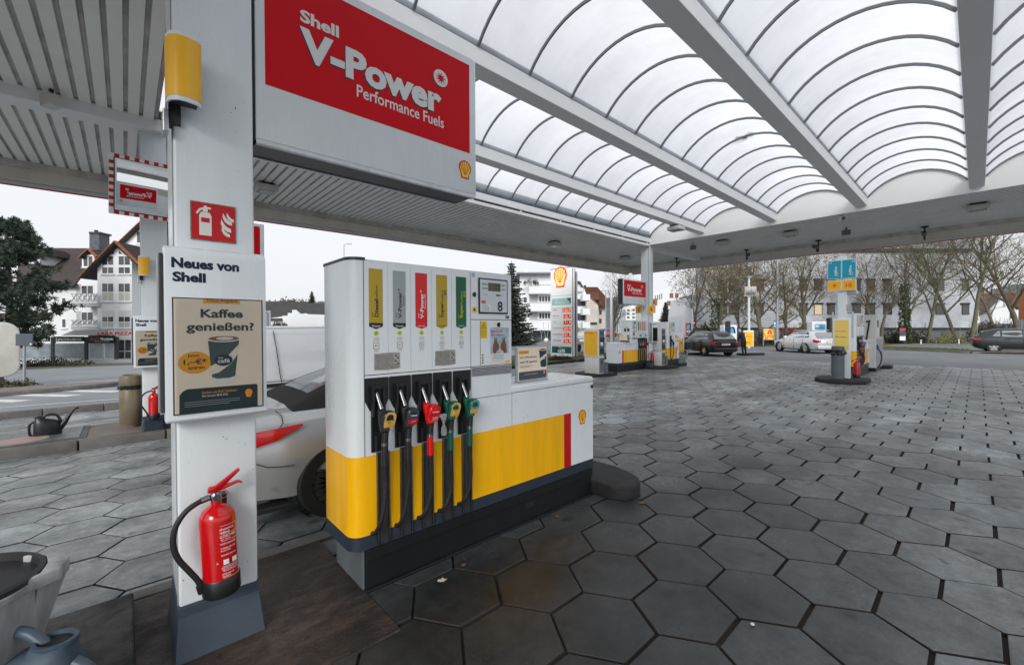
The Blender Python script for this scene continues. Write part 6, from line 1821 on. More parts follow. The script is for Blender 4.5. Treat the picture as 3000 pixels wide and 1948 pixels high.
TILED = tile_mat('dark_roof_tile', (0.042, 0.036, 0.036), (0.072, 0.048, 0.042)); TILEO = tile_mat('orange_roof_tile', (0.38, 0.13, 0.06), (0.26, 0.10, 0.06)); TILER = tile_mat('rust_roof_tile', (0.24, 0.085, 0.05), (0.16, 0.07, 0.05)); TILEG = tile_mat('grey_roof_tile', (0.035, 0.037, 0.04), (0.06, 0.058, 0.055))
ORT = mat('verge_tile', (0.36, 0.12, 0.055), .7, var=.4, vscale=3)
PANE = mat('window_pane', (0.035, 0.042, 0.05), .08, spec=.8, var=.6, vscale=.7, col2=(0.12, 0.13, 0.14)); PANEB = mat('window_blind', (0.45, 0.47, 0.42), .6); WFR = mat('window_frame', (0.76, 0.77, 0.78), .5)
DKFR = mat('dark_frame', (0.03, 0.034, 0.04), .5); SLT = mat('slate_cladding', (0.10, 0.115, 0.13), .7, var=.4, vscale=3)
FOIL = mat('clear_foil', (0.30, 0.35, 0.40), .15, var=.6, vscale=1.2, col2=(0.12, 0.15, 0.18))
q3 = lambda a, b: (a / 2.575, 550 + b / 2.575)
def Q3(*p): return [q3(a, b) for a, b in p]

h = Site('town_house', 'white house with dark tiled roof, gabled bay and pizza restaurant', 'house', 280, 1055, 43)
h.poly('wall', Q3((110, 1400), (735, 1400), (735, 725), (110, 725)), 0, 9, RENDER)
h.poly('wall', Q3((735, 1400), (995, 1400), (995, 560), (865, 435), (735, 575)), -1.6, 3, RENDER)
h.poly('wall', Q3((900, 1400), (1360, 1400), (1360, 440), (1130, 205), (900, 415)), 1.5, 9, RENDER)
# main roof
a, b_ = h.pt(*q3(120, 735), -.5), h.pt(*q3(560, 735), -.5); c, d_ = h.pt(*q3(150, 452), 4.5), h.pt(*q3(760, 458), 4.5)
mb = MB().add([a, b_, d_, c, (a[0], a[1], a[2] - .25), (b_[0], b_[1], b_[2] - .25), (d_[0], d_[1], d_[2] - .25), (c[0], c[1], c[2] - .25)], [(0, 1, 2, 3), (4, 7, 6, 5), (0, 4, 5, 1), (1, 5, 6, 2), (2, 6, 7, 3), (3, 7, 4, 0)])
part('roof', mb, TILED, h.t)
part('gutter', MB().tube([(a[0], a[1] - .1, a[2] - .1), (b_[0], b_[1] - .1, b_[2] - .1)], .09, 8), DKFR, h.t)
def gable_roof(s, p0, apex, p1, off, depth, m, edge, th=.26):
    A, B, Cc = s.pt(*p0, off), s.pt(*apex, off), s.pt(*p1, off)
    for u, v in ((A, B), (B, Cc)):
        mb = MB().add([(u[0], off, u[2]), (v[0], off, v[2]), (v[0], off, v[2] - th), (u[0], off, u[2] - th), (u[0], off + depth, u[2]), (v[0], off + depth, v[2]), (v[0], off + depth, v[2] - th), (u[0], off + depth, u[2] - th)], [(0, 3, 2, 1), (4, 5, 6, 7), (0, 1, 5, 4), (2, 3, 7, 6), (1, 2, 6, 5), (0, 4, 7, 3)])
        r = part('gable_roof', mb, m, s.t)
        n = max(3, int(math.hypot(v[0] - u[0], v[2] - u[2]) / .42))
        for i in range(n):
            k0, k1 = i / n, (i + 1) / n - .012
            P0 = [u[j] + (v[j] - u[j]) * k0 for j in (0, 2)]; P1 = [u[j] + (v[j] - u[j]) * k1 for j in (0, 2)]
            part('verge_tile', MB().add([(P0[0], off - .05, P0[1] + .05), (P1[0], off - .05, P1[1] + .05), (P1[0], off - .05, P1[1] - .07), (P0[0], off - .05, P0[1] - .07), (P0[0], off + .3, P0[1] + .06), (P1[0], off + .3, P1[1] + .06)], [(0, 3, 2, 1), (0, 1, 5, 4)]), edge, r)
gable_roof(h, q3(605, 665), q3(862, 402), q3(1045, 578), -2.2, 7.5, TILED, ORT)
gable_roof(h, q3(870, 432), q3(1130, 185), q3(1390, 460), 1.0, 9, TILED, ORT)
# dormers
for a0, a1, ym, yb in ((205, 298, 440, 578), (618, 712, 462, 608)):
    h.poly('dormer_wall', Q3((a0, yb), (a1, yb), (a1, 505), ((a0 + a1) / 2, ym + 12), (a0, 505)), .6, 2.5, RENDER)
    gable_roof(h, q3(a0 - 22, 500 + (ym - 440)), q3((a0 + a1) / 2 - 4, ym), q3(a1 + 12, 500 + (ym - 440)), .2, 3.2, TILED, ORT, .14)
    h.window(*[q3(v, 0)[0] for v in (a0 + 8, a1 - 8)], q3(0, 512)[1], q3(0, yb - 8)[1], .6, PANE, WFR, 2, 1, bar=.09)
    h.poly('gable_light', Q3((a0 + 8, 503), (a0 + 40, 503), (a0 + 40, 478)), .59, .005, PANE); h.poly('gable_light', Q3((a0 + 50, 503), (a1 - 8, 503), (a0 + 50, 478)), .59, .005, PANE)
h.poly('roof_window', Q3((297, 678), (355, 678), (376, 628), (322, 630)), .7, .12, WFR); 
h.box('chimney', *[q3(v, 0)[0] for v in (674, 748)], *[q3(0, v)[1] for v in (345, 470)], 3.6, 1.2, SLT); h.box('chimney_cap', *[q3(v, 0)[0] for v in (669, 752)], *[q3(0, v)[1] for v in (333, 346)], 3.5, 1.4, DKFR)
h.box('chimney_pot', *[q3(v, 0)[0] for v in (710, 722)], *[q3(0, v)[1] for v in (318, 333)], 4.0, .3, DKFR)
for x0, x1 in ((768, 860), (892, 985)):
    X = [q3(v, 0)[0] for v in (x0, x1)]; zq_ = lambda v: q3(0, v)[1]
    h.window(*X, zq_(595), zq_(652), -1.6, PANE, WFR, 2, 1); h.window(*X, zq_(512), zq_(588), -1.6, PANE, WFR, 2, 1, sill=False)
    h.window(*X, zq_(718), zq_(858), -1.6, PANE, WFR, 2, 2, blind=PANEB)
    h.window(*X, zq_(968), zq_(1058), -1.6, PANE, WFR, 2, 2, blind=PANEB); h.box('shutter_box', *X, zq_(925), zq_(968), -1.62, .015, mat('shutter', (0.6, 0.61, 0.62), .6))
h.poly('gable_light', Q3((826, 500), (858, 500), (858, 470)), -1.62, .015, PANE); h.poly('gable_light', Q3((895, 500), (895, 470), (925, 500)), -1.62, .015, PANE)
for x0, x1, y0, y1 in ((312, 352, 823, 918), (312, 352, 930, 988), (316, 350, 1020, 1112), (464, 502, 826, 914), (464, 502, 985, 1060)):
    h.window(*[q3(v, 0)[0] for v in (x0, x1)], zq_(y0), zq_(y1), 0, PANE, WFR, 1, 1, bar=.1)
h.window(*[q3(v, 0)[0] for v in (1030, 1062)], zq_(330), zq_(420), 1.5, PANE, WFR, 1, 1)
# balconies
for y0, y1 in ((800, 895), (1000, 1070)):
    X0, X1 = q3(535, 0)[0], q3(735, 0)[0]
    bl = h.box('balcony', X0, X1, zq_(y1 - 28), zq_(y1), -1.9, 1.8, mat('balcony_slab', (0.5, 0.51, 0.52), .7))
    A, B = h.pt(X0, zq_(y0), -1.9), h.pt(X1, zq_(y1 - 28), -1.9)
    for z in (A[2], B[2] + .1): part('rail', MB().tube([(A[0], -1.88, z), (B[0], -1.88, z)], .03, 6), STEEL, bl)
    n = 5
    for i in range(n):
        u0 = A[0] + (B[0] - A[0]) * i / n; u1 = A[0] + (B[0] - A[0]) * (i + 1) / n
        part('railing_panel', MB().box(u0 + .05, u1 - .05, -1.84, -1.82, B[2] + .12, A[2] - .06), RENDER, bl)
        part('railing_cross', MB().tube([(u0, -1.88, B[2] + .1), (u1, -1.88, A[2])], .022, 5).tube([(u1, -1.88, B[2] + .1), (u0, -1.88, A[2])], .022, 5), STEEL, bl)
    h.window(*[q3(v, 0)[0] for v in (612, 706)], zq_(y0 - 65), zq_(y0 + 5), 0, PANE, WFR, 2, 1, sill=False)
    h.box('balcony_wall', *[q3(v, 0)[0] for v in (575, 612)], zq_(y0 - 70), zq_(y0 + 60), -.01, .008, mat('recess_wall', (0.42, 0.43, 0.44), .9))
h.box('downpipe', *[q3(v, 0)[0] for v in (1024, 1032)], zq_(600), zq_(1130), 1.4, .08, DKFR)
# restaurant front
fr = h.poly('shop_canopy', Q3((458, 1115), (735, 1112), (735, 1070), (560, 1072)), -2.6, 2.4, mat('awning_grey', (0.40, 0.42, 0.42), .6))
for x0, x1, y0 in ((125, 390, 1172), (405, 645, 1172), (668, 775, 1172), (782, 870, 1172)):
    w_ = h.box('shop_front', *[q3(v, 0)[0] for v in (x0, x1)], zq_(y0), zq_(1322), -2.9, .06, mat('pvc_sheet_frame', (0.55, 0.58, 0.6), .4))
    h.box('foil_window', *[q3(v, 0)[0] for v in (x0 + 10, x1 - 8)], zq_(y0 + 8), zq_(1285), -2.95, .03, FOIL, w_)
for x in (128, 392, 645, 872): h.box('post', *[q3(v, 0)[0] for v in (x - 10, x + 12)], zq_(1125), zq_(1330), -3.0, .2, DKFR)
for x0, x1, y0, y1, tx_ in ((120, 368, 1124, 1160, None), (405, 626, 1122, 1160, 1), (664, 862, 1114, 1172, 2)):
    h.box('sign_board', *[q3(v, 0)[0] for v in (x0, x1)], zq_(y0), zq_(y1), -3.1, .12, BLACK)
h.text('Wurstladen', q3(240, 0)[0], q3(358, 0)[0], zq_(1132), zq_(1152), -3.12, PAPER, .03)
h.text('DÖNER & PIZZA HAUS', q3(478, 0)[0], q3(612, 0)[0], zq_(1134), zq_(1150), -3.12, PAPER, .03); h.text('Lara', q3(420, 0)[0], q3(472, 0)[0], zq_(1130), zq_(1152), -3.12, PAPER, .01, shear=.3)
h.text('Wurstladen', q3(756, 0)[0], q3(855, 0)[0], zq_(1130), zq_(1150), -3.12, PAPER, .03); h.text("Heidi's", q3(682, 0)[0], q3(748, 0)[0], zq_(1126), zq_(1154), -3.12, COFFEE, .01, shear=.3); h.text('Frankfurter Spezialitäten', q3(715, 0)[0], q3(825, 0)[0], zq_(1156), zq_(1163), -3.12, PAPER, .01)
h.text('LARA PIZZA', q3(737, 0)[0], q3(1000, 0)[0], zq_(1086), zq_(1112), -2.75, RED, .035)
dr = h.box('door', *[q3(v, 0)[0] for v in (888, 990)], zq_(1138), zq_(1295), -1.66, .05, WFR)
for x0, x1 in ((894, 935), (945, 986)):
    for y0, y1 in ((1148, 1228), (1236, 1288)): h.box('door_pane', *[q3(v, 0)[0] for v in (x0, x1)], zq_(y0), zq_(y1), -1.69, .025, PANE, dr)
h.box('forecourt_step', *[q3(v, 0)[0] for v in (640, 1010)], zq_(1300), zq_(1345), -4, 3.0, mat('ramp_concrete', (0.3, 0.31, 0.32), .8))

# ---- low houses over the van
h2 = Site('low_house', 'low white house with dark tiled roof seen above the van', 'house', 860, 985, 78)
h2.poly('wall', [(770, 990), (950, 990), (950, 935), (895, 918), (770, 935)], 0, 8, RENDER)
A = [h2.pt(765, 938, -.5), h2.pt(895, 938, -.5), h2.pt(905, 884, 4.5), h2.pt(760, 882, 4.5)]; part('roof', MB().add(A, [(0, 1, 2, 3)]), TILEG, h2.t)
A = [h2.pt(885, 930, -1), h2.pt(955, 930, -1), h2.pt(960, 888, 4), h2.pt(893, 888, 4)]; part('roof', MB().add(A, [(0, 1, 2, 3)]), TILEG, h2.t)
h2.poly('stepped_parapet', [(828, 960), (828, 925), (843, 925), (843, 917), (856, 917), (856, 908), (866, 908), (880, 920), (950, 922), (950, 960)], -3, .3, RENDER)
h2.poly('gable_wall', [(770, 965), (798, 965), (770, 908)], -3.2, .2, RENDER)

# ---- apartment block behind the pylon
ap = Site('apartment_block', 'white apartment block with stacked balconies behind the price pylon', 'building', 1600, 1005, 62)
zq = lambda a, b: (1440 + a / 3.9667, 740 + b / 3.9667)
X_ = lambda v: 1440 + v / 3.9667
Y_ = lambda v: 740 + v / 3.9667
ap.box('wall', X_(330), X_(985), Y_(240), Y_(1080), 0, 12, RENDER)
ap.box('roof_edge', X_(290), X_(700), Y_(228), Y_(245), -1.2, 13, mat('roof_edge', (0.2, 0.21, 0.22), .6))
ap.box('chimney', X_(383), X_(413), Y_(190), Y_(232), 3, 1, ALU); 
for y in (375, 580, 780):
    bl = ap.box('balcony', X_(436), X_(700), Y_(y), Y_(y + 100), -1.6, .15, RENDER)
    ap.box('balcony_floor', X_(436), X_(700), Y_(y + 96), Y_(y + 104), -1.6, 1.6, RENDER, bl); ap.box('parapet_cap', X_(432), X_(700), Y_(y - 5), Y_(y), -1.7, .35, ALU, bl)
for y in (500, 697): ap.window(X_(545), X_(690), Y_(y), Y_(y + 78), -.01, PANE, WFR, 4, 1, sill=False, bar=.12); ap.box('recess_side', X_(440), X_(536), Y_(y - 15), Y_(y + 80), -.02, .015, mat('recess_wall', (0.42, 0.43, 0.44), .9))
ap.window(X_(475), X_(530), Y_(323), Y_(375), -.01, PANE, WFR, 1, 1)
ap.box('shop_front', X_(485), X_(700), Y_(905), Y_(1050), -.3, .25, PANE); ap.box('shop_canopy', X_(430), X_(700), Y_(868), Y_(905), -1.8, 1.8, RENDER); ap.box('side_window', X_(372), X_(410), Y_(520), Y_(580), -.02, .015, PANE)
ap.poly('wing_wall', [zq(960, 1220), zq(1100, 1220), zq(1100, 480), zq(1050, 345), zq(960, 330)], -4, 5, RENDER)
ap.poly('wing_roof', [zq(955, 332), zq(1030, 332), zq(1075, 410), zq(1066, 418), zq(1022, 345), zq(955, 345)], -4.6, 6, DKFR)
for y in (485, 650, 805):
    bl = ap.box('balcony', X_(1060), X_(1146), Y_(y), Y_(y + 72), -6, 2, RENDER); 
for y in (540, 708): ap.box('loggia', X_(998), X_(1088), Y_(y), Y_(y + 82), -4.03, .025, DKFR)
ap.box('top_railing', X_(998), X_(1064), Y_(410), Y_(452), -4.6, .06, ALU); ap.box('downpipe', X_(1092), X_(1100), Y_(540), Y_(900), -4.2, .1, ALU)
ap.text('32', X_(1034), X_(1062), Y_(925), Y_(948), -4.05, DGREY, .03)

og = Site('old_house', 'old house with rust red mansard roof right of the apartment block', 'house', 1760, 990, 82)
og.poly('wall', [zq(1110, 1020), zq(1330, 1020), zq(1330, 640), zq(1110, 640)], 0, 10, mat('pinkish_render', (0.55, 0.50, 0.47), .9))
og.poly('gable_wall', [zq(1105, 1000), zq(1240, 1000), zq(1240, 610), zq(1145, 530), zq(1105, 480)], -3, 3, RENDER2)
og.poly('mansard_roof', [zq(1075, 460), zq(1085, 400), zq(1230, 400), zq(1320, 500), zq(1335, 640), zq(1245, 640), zq(1245, 548), zq(1150, 548)], -1, 8, TILER)
og.poly('lower_roof', [zq(1100, 468), zq(1250, 455), zq(1250, 550), zq(1165, 548)], -1.4, .35, mat('brown_tile', (0.13, 0.075, 0.055), .8, var=.5, vscale=2))
for x, y in ((1250, 555), (1250, 668), (1250, 768)): og.box('window', X_(x), X_(x + 30), Y_(y), Y_(y + 55), -1.5 if y < 600 else -.03, .02, PANE)
og.poly('verge', [zq(1142, 520), zq(1150, 515), zq(1243, 598), zq(1238, 606)], -3.2, .3, ORT)
og.box('chimney', X_(1078), X_(1100), Y_(380), Y_(405), 1, .8, DKFR)
og.box('shop_sign', X_(1148), X_(1228), Y_(810), Y_(838), -3.1, .1, DKFR)

mb_ = Site('modern_building', 'white modern building with projecting upper floor in the distance', 'building', 1950, 985, 105)
mb_.poly('wall', [zq(1868, 1000), zq(2180, 1000), zq(2180, 380), zq(2020, 440), zq(1868, 535)], 0, 14, RENDER)
for x, y in ((2070, 470), (2132, 470), (2040, 560), (2100, 560), (2030, 665), (2108, 665)): mb_.window(X_(x), X_(x + 42), Y_(y), Y_(y + 60), 0, PANE, mat('brown_frame', (0.25, 0.12, 0.08), .6), 2, 1, sill=False, bar=.2)
mb_.box('ground_recess', X_(1960), X_(2160), Y_(735), Y_(880), -.05, .04, mat('beige_stone', (0.36, 0.31, 0.27), .8)); mb_.box('pillar', X_(2068), X_(2088), Y_(650), Y_(800), -2, .8, RENDER)
for i in range(4): mb_.box('slit_window', X_(1900 + 24 * i), X_(1910 + 24 * i), Y_(500 - 8 * i), Y_(560 - 6 * i), -.02, .015, PANE)
dw = Site('distant_flats', 'distant white flats left of the far column', 'building', 1850, 985, 135)
dw.poly('wall', [zq(1560, 1000), zq(1740, 1000), zq(1740, 600), zq(1640, 610), zq(1560, 660)], 0, 10, RENDER)
for i in range(4):
    for j in range(2): dw.box('window', X_(1575 + 60 * j), X_(1605 + 60 * j), Y_(660 + 42 * i), Y_(680 + 42 * i), -.03, .02, PANE)

st = Site('supermarket', 'low white supermarket behind the blue and orange sign', 'building', 2050, 990, 62)
z3 = lambda a, b: (1980 + a / 3.5115, 680 + b / 3.5115)
st.poly('wall', [z3(75, 1080), z3(330, 1080), z3(330, 760), z3(110, 680), z3(75, 860)], 0, 6, RENDER)
st.poly('ramp_wall', [z3(235, 1060), z3(330, 1060), z3(300, 1025), z3(240, 988)], -6, .4, RENDER)
st.box('banner', *[1980 + v / 3.5115 for v in (308, 318)], *[680 + v / 3.5115 for v in (785, 890)], -1, .05, ORG)
s_ = Site('supermarket_sign', 'dark blue supermarket sign with orange border, left of the estate car', 'sign', 2017, 985, 44)
s_.box('board', *[1980 + v / 3.5115 for v in (103, 160)], *[680 + v / 3.5115 for v in (933, 1066)], 0, .15, mat('sign_orange', srgb(238, 110, 40), .4)); s_.box('blue_field', *[1980 + v / 3.5115 for v in (108, 155)], *[680 + v / 3.5115 for v in (938, 1061)], -.01, .009, mat('sign_navy', srgb(18, 34, 92), .4))
s_.text('ALDI', *[1980 + v / 3.5115 for v in (111, 152)], *[680 + v / 3.5115 for v in (1008, 1034)], -.015, PAPER, .04); s_.text('SÜD', *[1980 + v / 3.5115 for v in (122, 142)], *[680 + v / 3.5115 for v in (1042, 1054)], -.015, PAPER, .02)
CYAN = mat('sign_cyan', srgb(90, 190, 220), .4)
for k in range(4): s_.poly('emblem_bar', [z3(113 + 7 * k, 1000), z3(118 + 7 * k, 1000), z3(124 + 6 * k, 950), z3(120 + 6 * k, 950)], -.015, .004, CYAN)
s_.box('post', 2012, 2014, 980, 1000, .05, .1, ALU)

# ---- office block behind the trees
of = Site('office_block', 'long white office block behind the bare trees', 'building', 2450, 1012, 52, HB + R(-1.5))
of.box('wall', 2062, 2868, 735, 960, 0, 2.5, mat('painted_brick', (0.58, 0.61, 0.66), .85, var=.3, vscale=.6, bump=.4, bscale=12))
of.box('base_wall', 2062, 2868, 960, 1030, .8, 1.5, mat('office_base', (0.20, 0.22, 0.24), .85))
of.box('upper_storey', 2075, 2840, 690, 735, 1.2, 1.2, mat('upper_cladding', (0.34, 0.36, 0.40), .6)); of.box('roof_edge', 2060, 2850, 728, 736, -.4, 2, DKFR)
of.poly('roof_slope', [(2060, 735), (2850, 728), (2850, 700), (2060, 705)], 1.0, .15, mat('upper_cladding', (0.4, 0.4, 0.4)))
DKW = mat('office_glass', (0.05, 0.048, 0.045), .08, spec=.8, var=.7, vscale=.5, col2=(0.14, 0.12, 0.09)); LITW = mat('lit_office', (0.3, 0.26, 0.18), .3, emit=(1, .8, .5), estr=.25)
rowA = [(2105, 2128), (2137, 2162), (2212, 2236), (2344, 2364), (2387, 2408), (2426, 2444), (2500, 2520), (2541, 2562), (2590, 2612), (2743, 2765), (2820, 2838)]
for i, (a0, a1) in enumerate(rowA):
    for y0, y1 in ((822, 852), (893, 922)):
        w_ = of.box('window', a0 - 2, a1 + 2, y0 - 4, y1, -.04, .03, DKFR); of.box('pane', a0, a1, y0, y1 - 1, -.06, .018, LITW if (i == 4 and y0 > 880) else DKW, w_)
        of.box('blind_box', a0 - 3, a1 + 5, y0 - 6, y0 - 1, -.2, .13, DKFR, w_)
for a0, a1 in ((2340, 2420), (2440, 2500), (2600, 2690), (2720, 2800)): of.box('upper_window', a0, a1, 745 - 52, 728, 1.1, .08, DKW)

rh = Site('gabled_house', 'white gabled house with orange and brown roofs at the right', 'house', 2940, 985, 70)
zh = lambda a, b: (2400 + a / 3.3583, 680 + b / 3.3583)
rh.poly('gable_wall', [zh(1700, 900), zh(1960, 900), zh(1960, 740), zh(1832, 625), zh(1710, 760)], 0, 6, RENDER)
rh.poly('brown_roof', [zh(1555, 830), zh(1700, 780), zh(1832, 618), zh(1560, 635)], .5, .3, mat('brown_tile2', (0.12, 0.09, 0.08), .8, var=.5, vscale=2))
rh.poly('verge', [zh(1832, 618), zh(1970, 750), zh(1963, 762), zh(1830, 632)], -.3, .3, DKFR); rh.poly('orange_roof', [zh(1555, 650), zh(2250, 640), zh(2250, 590), zh(1600, 606)], 7, .3, TILEO); rh.poly('orange_roof', [zh(1960, 860), zh(2250, 860), zh(2250, 600), zh(1850, 622)], 6.2, .3, TILEO)
rh.window(2400 + 1805 / 3.3583, 2400 + 1832 / 3.3583, 680 + 675 / 3.3583, 680 + 730 / 3.3583, 0, PANE, WFR, 2, 2); rh.box('window', 2400 + 1875 / 3.3583, 2400 + 1910 / 3.3583, 680 + 795 / 3.3583, 680 + 850 / 3.3583, -.03, .02, PANE)
for a in (1660, 1690): rh.box('chimney', 2400 + a / 3.3583, 2400 + (a + 14) / 3.3583, 680 + 545 / 3.3583, 680 + 605 / 3.3583, 8, .6, UNITW)
flag = Site('mast', 'thin mast with green top above the orange roofs', 'mast', 2937, 870, 74); flag.box('pole', 2936, 2938.5, 800, 880, 0, .1, UNITW); flag.box('green_top', 2934, 2940, 795, 815, -.02, .14, mat('mast_green', srgb(60, 170, 90), .5))

# hills
def hill(label, pts, d, m):
    mb = MB(); top = []; n = len(pts)
    for x, y in pts: p = at(x, y, d); top.append(p)
    vs = []
    for j in range(5):
        k = j / 4
        for p in top:
            out = Vector((p.x, p.y, 0)).normalized()
            q = Vector((p.x, p.y, 0)) - out * (d * .25 * (1 - k)); z = -3 + (p.z + 3) * (k ** .7) + random.uniform(-1, 1) * d * .0012
            vs.append((q.x, q.y, z))
    fs = [(j * n + i, j * n + i + 1, (j + 1) * n + i + 1, (j + 1) * n + i) for j in range(4) for i in range(n - 1)]
    o = part('hill', mb.add(vs, fs), m, None, 0, 2, R(80)); tag(o, label, kind='structure')
HILL = mat('wooded_hill', (0.10, 0.125, 0.15), 1.0, var=.5, vscale=.05, col2=(0.07, 0.09, 0.10), detail=8)
def ridge(x0, x1, y, amp, n):
    return [(x0 + (x1 - x0) * i / n, y + amp * math.sin(i * .55) + random.uniform(-2.2, 2.2)) for i in range(n + 1)]
hill('blue-grey wooded hill in the distance', [(1500, 905), (1600, 892), (1700, 885)] + ridge(1760, 2100, 868, 6, 40) + [(2250, 880), (2500, 890)], 700, HILL)
hill('distant hill at the right', ridge(2500, 3300, 838, 8, 50), 800, HILL)
hill('distant tree line left of the pump', ridge(500, 1500, 884, 2, 90), 420, HILL)
# ------------------------------------------------------------------ vegetation
BARK = mat('bark', (0.13, 0.108, 0.085), .9, var=.6, vscale=2, col2=(0.10, 0.11, 0.06), bump=.6, bscale=25)
BARKG = mat('mossy_bark', (0.15, 0.15, 0.095), .9, var=.6, vscale=2, col2=(0.06, 0.05, 0.04), bump=.6, bscale=25)
TWIG = mat('twig', (0.17, 0.14, 0.115), .9, var=.5, vscale=1.5, col2=(0.10, 0.10, 0.06))
BROWNL = mat('withered_leaf', (0.24, 0.13, 0.07), .8, var=.8, vscale=.8, col2=(0.12, 0.10, 0.05)); IVY = mat('ivy_leaf', (0.030, 0.048, 0.018), .6, var=.7, vscale=1.5, col2=(0.055, 0.075, 0.03))
NEEDLE = mat('pine_needle', (0.04, 0.066, 0.046), .7, var=.8, vscale=1.2, col2=(0.055, 0.075, 0.05)); NEEDLE2 = mat('spruce_needle', (0.032, 0.05, 0.04), .7, var=.8, vscale=1.0, col2=(0.05, 0.068, 0.055))
SHRUB = mat('shrub_leaf', (0.035, 0.045, 0.022), .8, var=.8, vscale=1.5, col2=(0.09, 0.075, 0.04)); SHRUBB = mat('brown_shrub', (0.075, 0.055, 0.042), .9, var=.8, vscale=1.5, col2=(0.05, 0.045, 0.03)); YG = mat('yellow_green_leaf', (0.20, 0.20, 0.035), .7, var=.7, vscale=2, col2=(0.09, 0.11, 0.03))
def leaf_card(mb, p, s, rnd):
    a = Vector((rnd.gauss(0, 1), rnd.gauss(0, 1), rnd.gauss(0, 1))).normalized(); b = a.orthogonal().normalized()
    b = (b * math.cos(rnd.random() * 6) + a.cross(b) * math.sin(rnd.random() * 6)).normalized()
    mb.add([p - a * s, p + b * s * .45, p + a * s, p - b * s * .45], [(0, 1, 2, 3)])
def bare_tree(label, x, ybase, d, H, spread=1.0, seed=1, limbs=7, leaves=500, ivy=0, bark=None, lean=(0, 0), r0=None, fork=.30, zbase=None, leafm=None, up=.75, dens=1.0, levels=4):
    rnd = random.Random(seed)
    o = at(x, ybase, d)
    t = thing('bare_tree', label, 'tree', o, rnd.random() * 6, 'bare trees behind the forecourt')
    r0 = r0 or H * .022
    tr = MB(); cr = MB(); lf = MB(); tips = []
    def grow(p, dr, L, r, lev):
        n = 4 if lev < 2 else 3
        pts = [p]; q = p.copy(); dd = dr.copy()
        for i in range(n):
            dd = (dd + Vector((rnd.gauss(0, .10 + .05 * lev), rnd.gauss(0, .10 + .05 * lev), rnd.gauss(0, .06) + (.05 if lev < 3 else -.01)))).normalized()
            q = q + dd * (L / n); pts.append(q.copy())
        rs = [r * (1 - .62 * i / n) for i in range(n + 1)]
        (tr if lev <= 1 else cr).tube(pts, rs, 7 if lev == 0 else 5 if lev == 1 else 3, caps=False)
        if lev >= levels:
            tips.extend(pts[1:]); return
        k = (limbs if lev == 0 else int((6, 7, 6, 4)[min(lev, 3)] * dens))
        for i in range(k):
            f = (fork + (1 - fork) * (i + rnd.random()) / k) if lev == 0 else (.2 + .8 * (i + rnd.random()) / k)
            j = min(n - 1, int(f * n)); u = f * n - j
            bp = pts[j].lerp(pts[j + 1], min(1, u))
            base = (pts[j + 1] - pts[j]).normalized()
            az = i * 2.4 + rnd.random() * 1.2; an = R(rnd.uniform(32, 62)) * (1.0 if lev else 1.0)
            o1 = base.orthogonal().normalized(); o2 = base.cross(o1)
            nd = (base * math.cos(an) + (o1 * math.cos(az) + o2 * math.sin(az)) * math.sin(an) * spread)
            nd.z += up * .25; nd.normalize()
            grow(bp, nd, L * rnd.uniform(.42, .68) * (1.05 - .35 * f if lev == 0 else 1), max(.006, r * (1 - .6 * f) * rnd.uniform(.45, .68)), lev + 1)
    grow(Vector((0, 0, -.3)), Vector((lean[0], lean[1], 1)).normalized(), H, r0, 0)
    part('trunk', tr, bark or BARK, t, 0, 2, R(60)); part('crown', cr, TWIG if bark is None else bark, t)
    for i in range(int(leaves * 2.3)):
        p = rnd.choice(tips) + Vector((rnd.gauss(0, .1), rnd.gauss(0, .1), rnd.gauss(0, .1))); leaf_card(lf, p, rnd.uniform(.05, .12), rnd)
    if leaves: part('leaves', lf, leafm or BROWNL, t)
    if ivy:
        iv = MB()
        for i in range(int(900 * ivy)):
            z = rnd.random() ** 1.3 * H * .62 * min(1, ivy); a = rnd.random() * 6.28; rr = r0 * (1.0 + .9 * rnd.random()) + .10 * rnd.random() + .16 * max(0, 1 - z / (H * .5))
            leaf_card(iv, Vector((rr * math.cos(a) + lean[0] * z, rr * math.sin(a) + lean[1] * z, z)), rnd.uniform(.08, .16), rnd)
        part('ivy', iv, IVY, t)
    return t
bare_tree('bare tree with ivy-clad trunk behind the estate car', 2099, 1018, 41, 7.6, 1.15, 3, 11, 900, 1.3, BARKG, r0=.26, fork=.32, levels=4)
bare_tree('spreading bare tree behind the lottery sign', 2238, 1016, 40, 8.4, 1.2, 5, 13, 520, .25, BARKG, r0=.22, fork=.16)
bare_tree('bare tree with withered leaves left of the totem', 2358, 1012, 42, 7.2, 1.1, 8, 9, 900, .5, BARK, r0=.24, fork=.30)
bare_tree('ivy covered tree with poster on its trunk', 2650, 1015, 41, 9.8, 1.1, 11, 13, 500, 1.7, BARKG, r0=.17, fork=.22)
bare_tree('slim bare tree with pale trunk beside the white bollard', 2714, 1014, 42, 10.5, 1.0, 14, 10, 420, .0, BARKG, r0=.17, fork=.30)
bare_tree('bare tree with two slim stems above the wooden rail', 2808, 1012, 43, 10.8, .9, 17, 9, 380, .0, BARK, r0=.17, fork=.32, lean=(-.05, 0))
bare_tree('bare tree with forked pale trunk left of the speed sign', 2842, 1012, 41, 10.6, 1.0, 21, 9, 300, 0, BARKG, r0=.20, fork=.40)
bare_tree('bare tree at the right picture edge', 2990, 990, 44, 11, 1.15, 25, 12, 380, 0, BARK, r0=.24, fork=.25)
bare_tree('slender bare tree right of the teal sign', 2519, 1010, 45, 9.0, .9, 29, 9, 260, 0, BARK, r0=.11, fork=.35)
bare_tree('crooked pollard stump right of the white dispenser', 2588, 1008, 42, 4.3, .8, 33, 7, 60, 0, BARK, r0=.20, fork=.75, lean=(.12, 0), levels=3)
bare_tree('short pollard stump left of the crooked one', 2562, 1008, 43, 4.4, .8, 35, 7, 60, 0, BARK, r0=.20, fork=.8, levels=3)
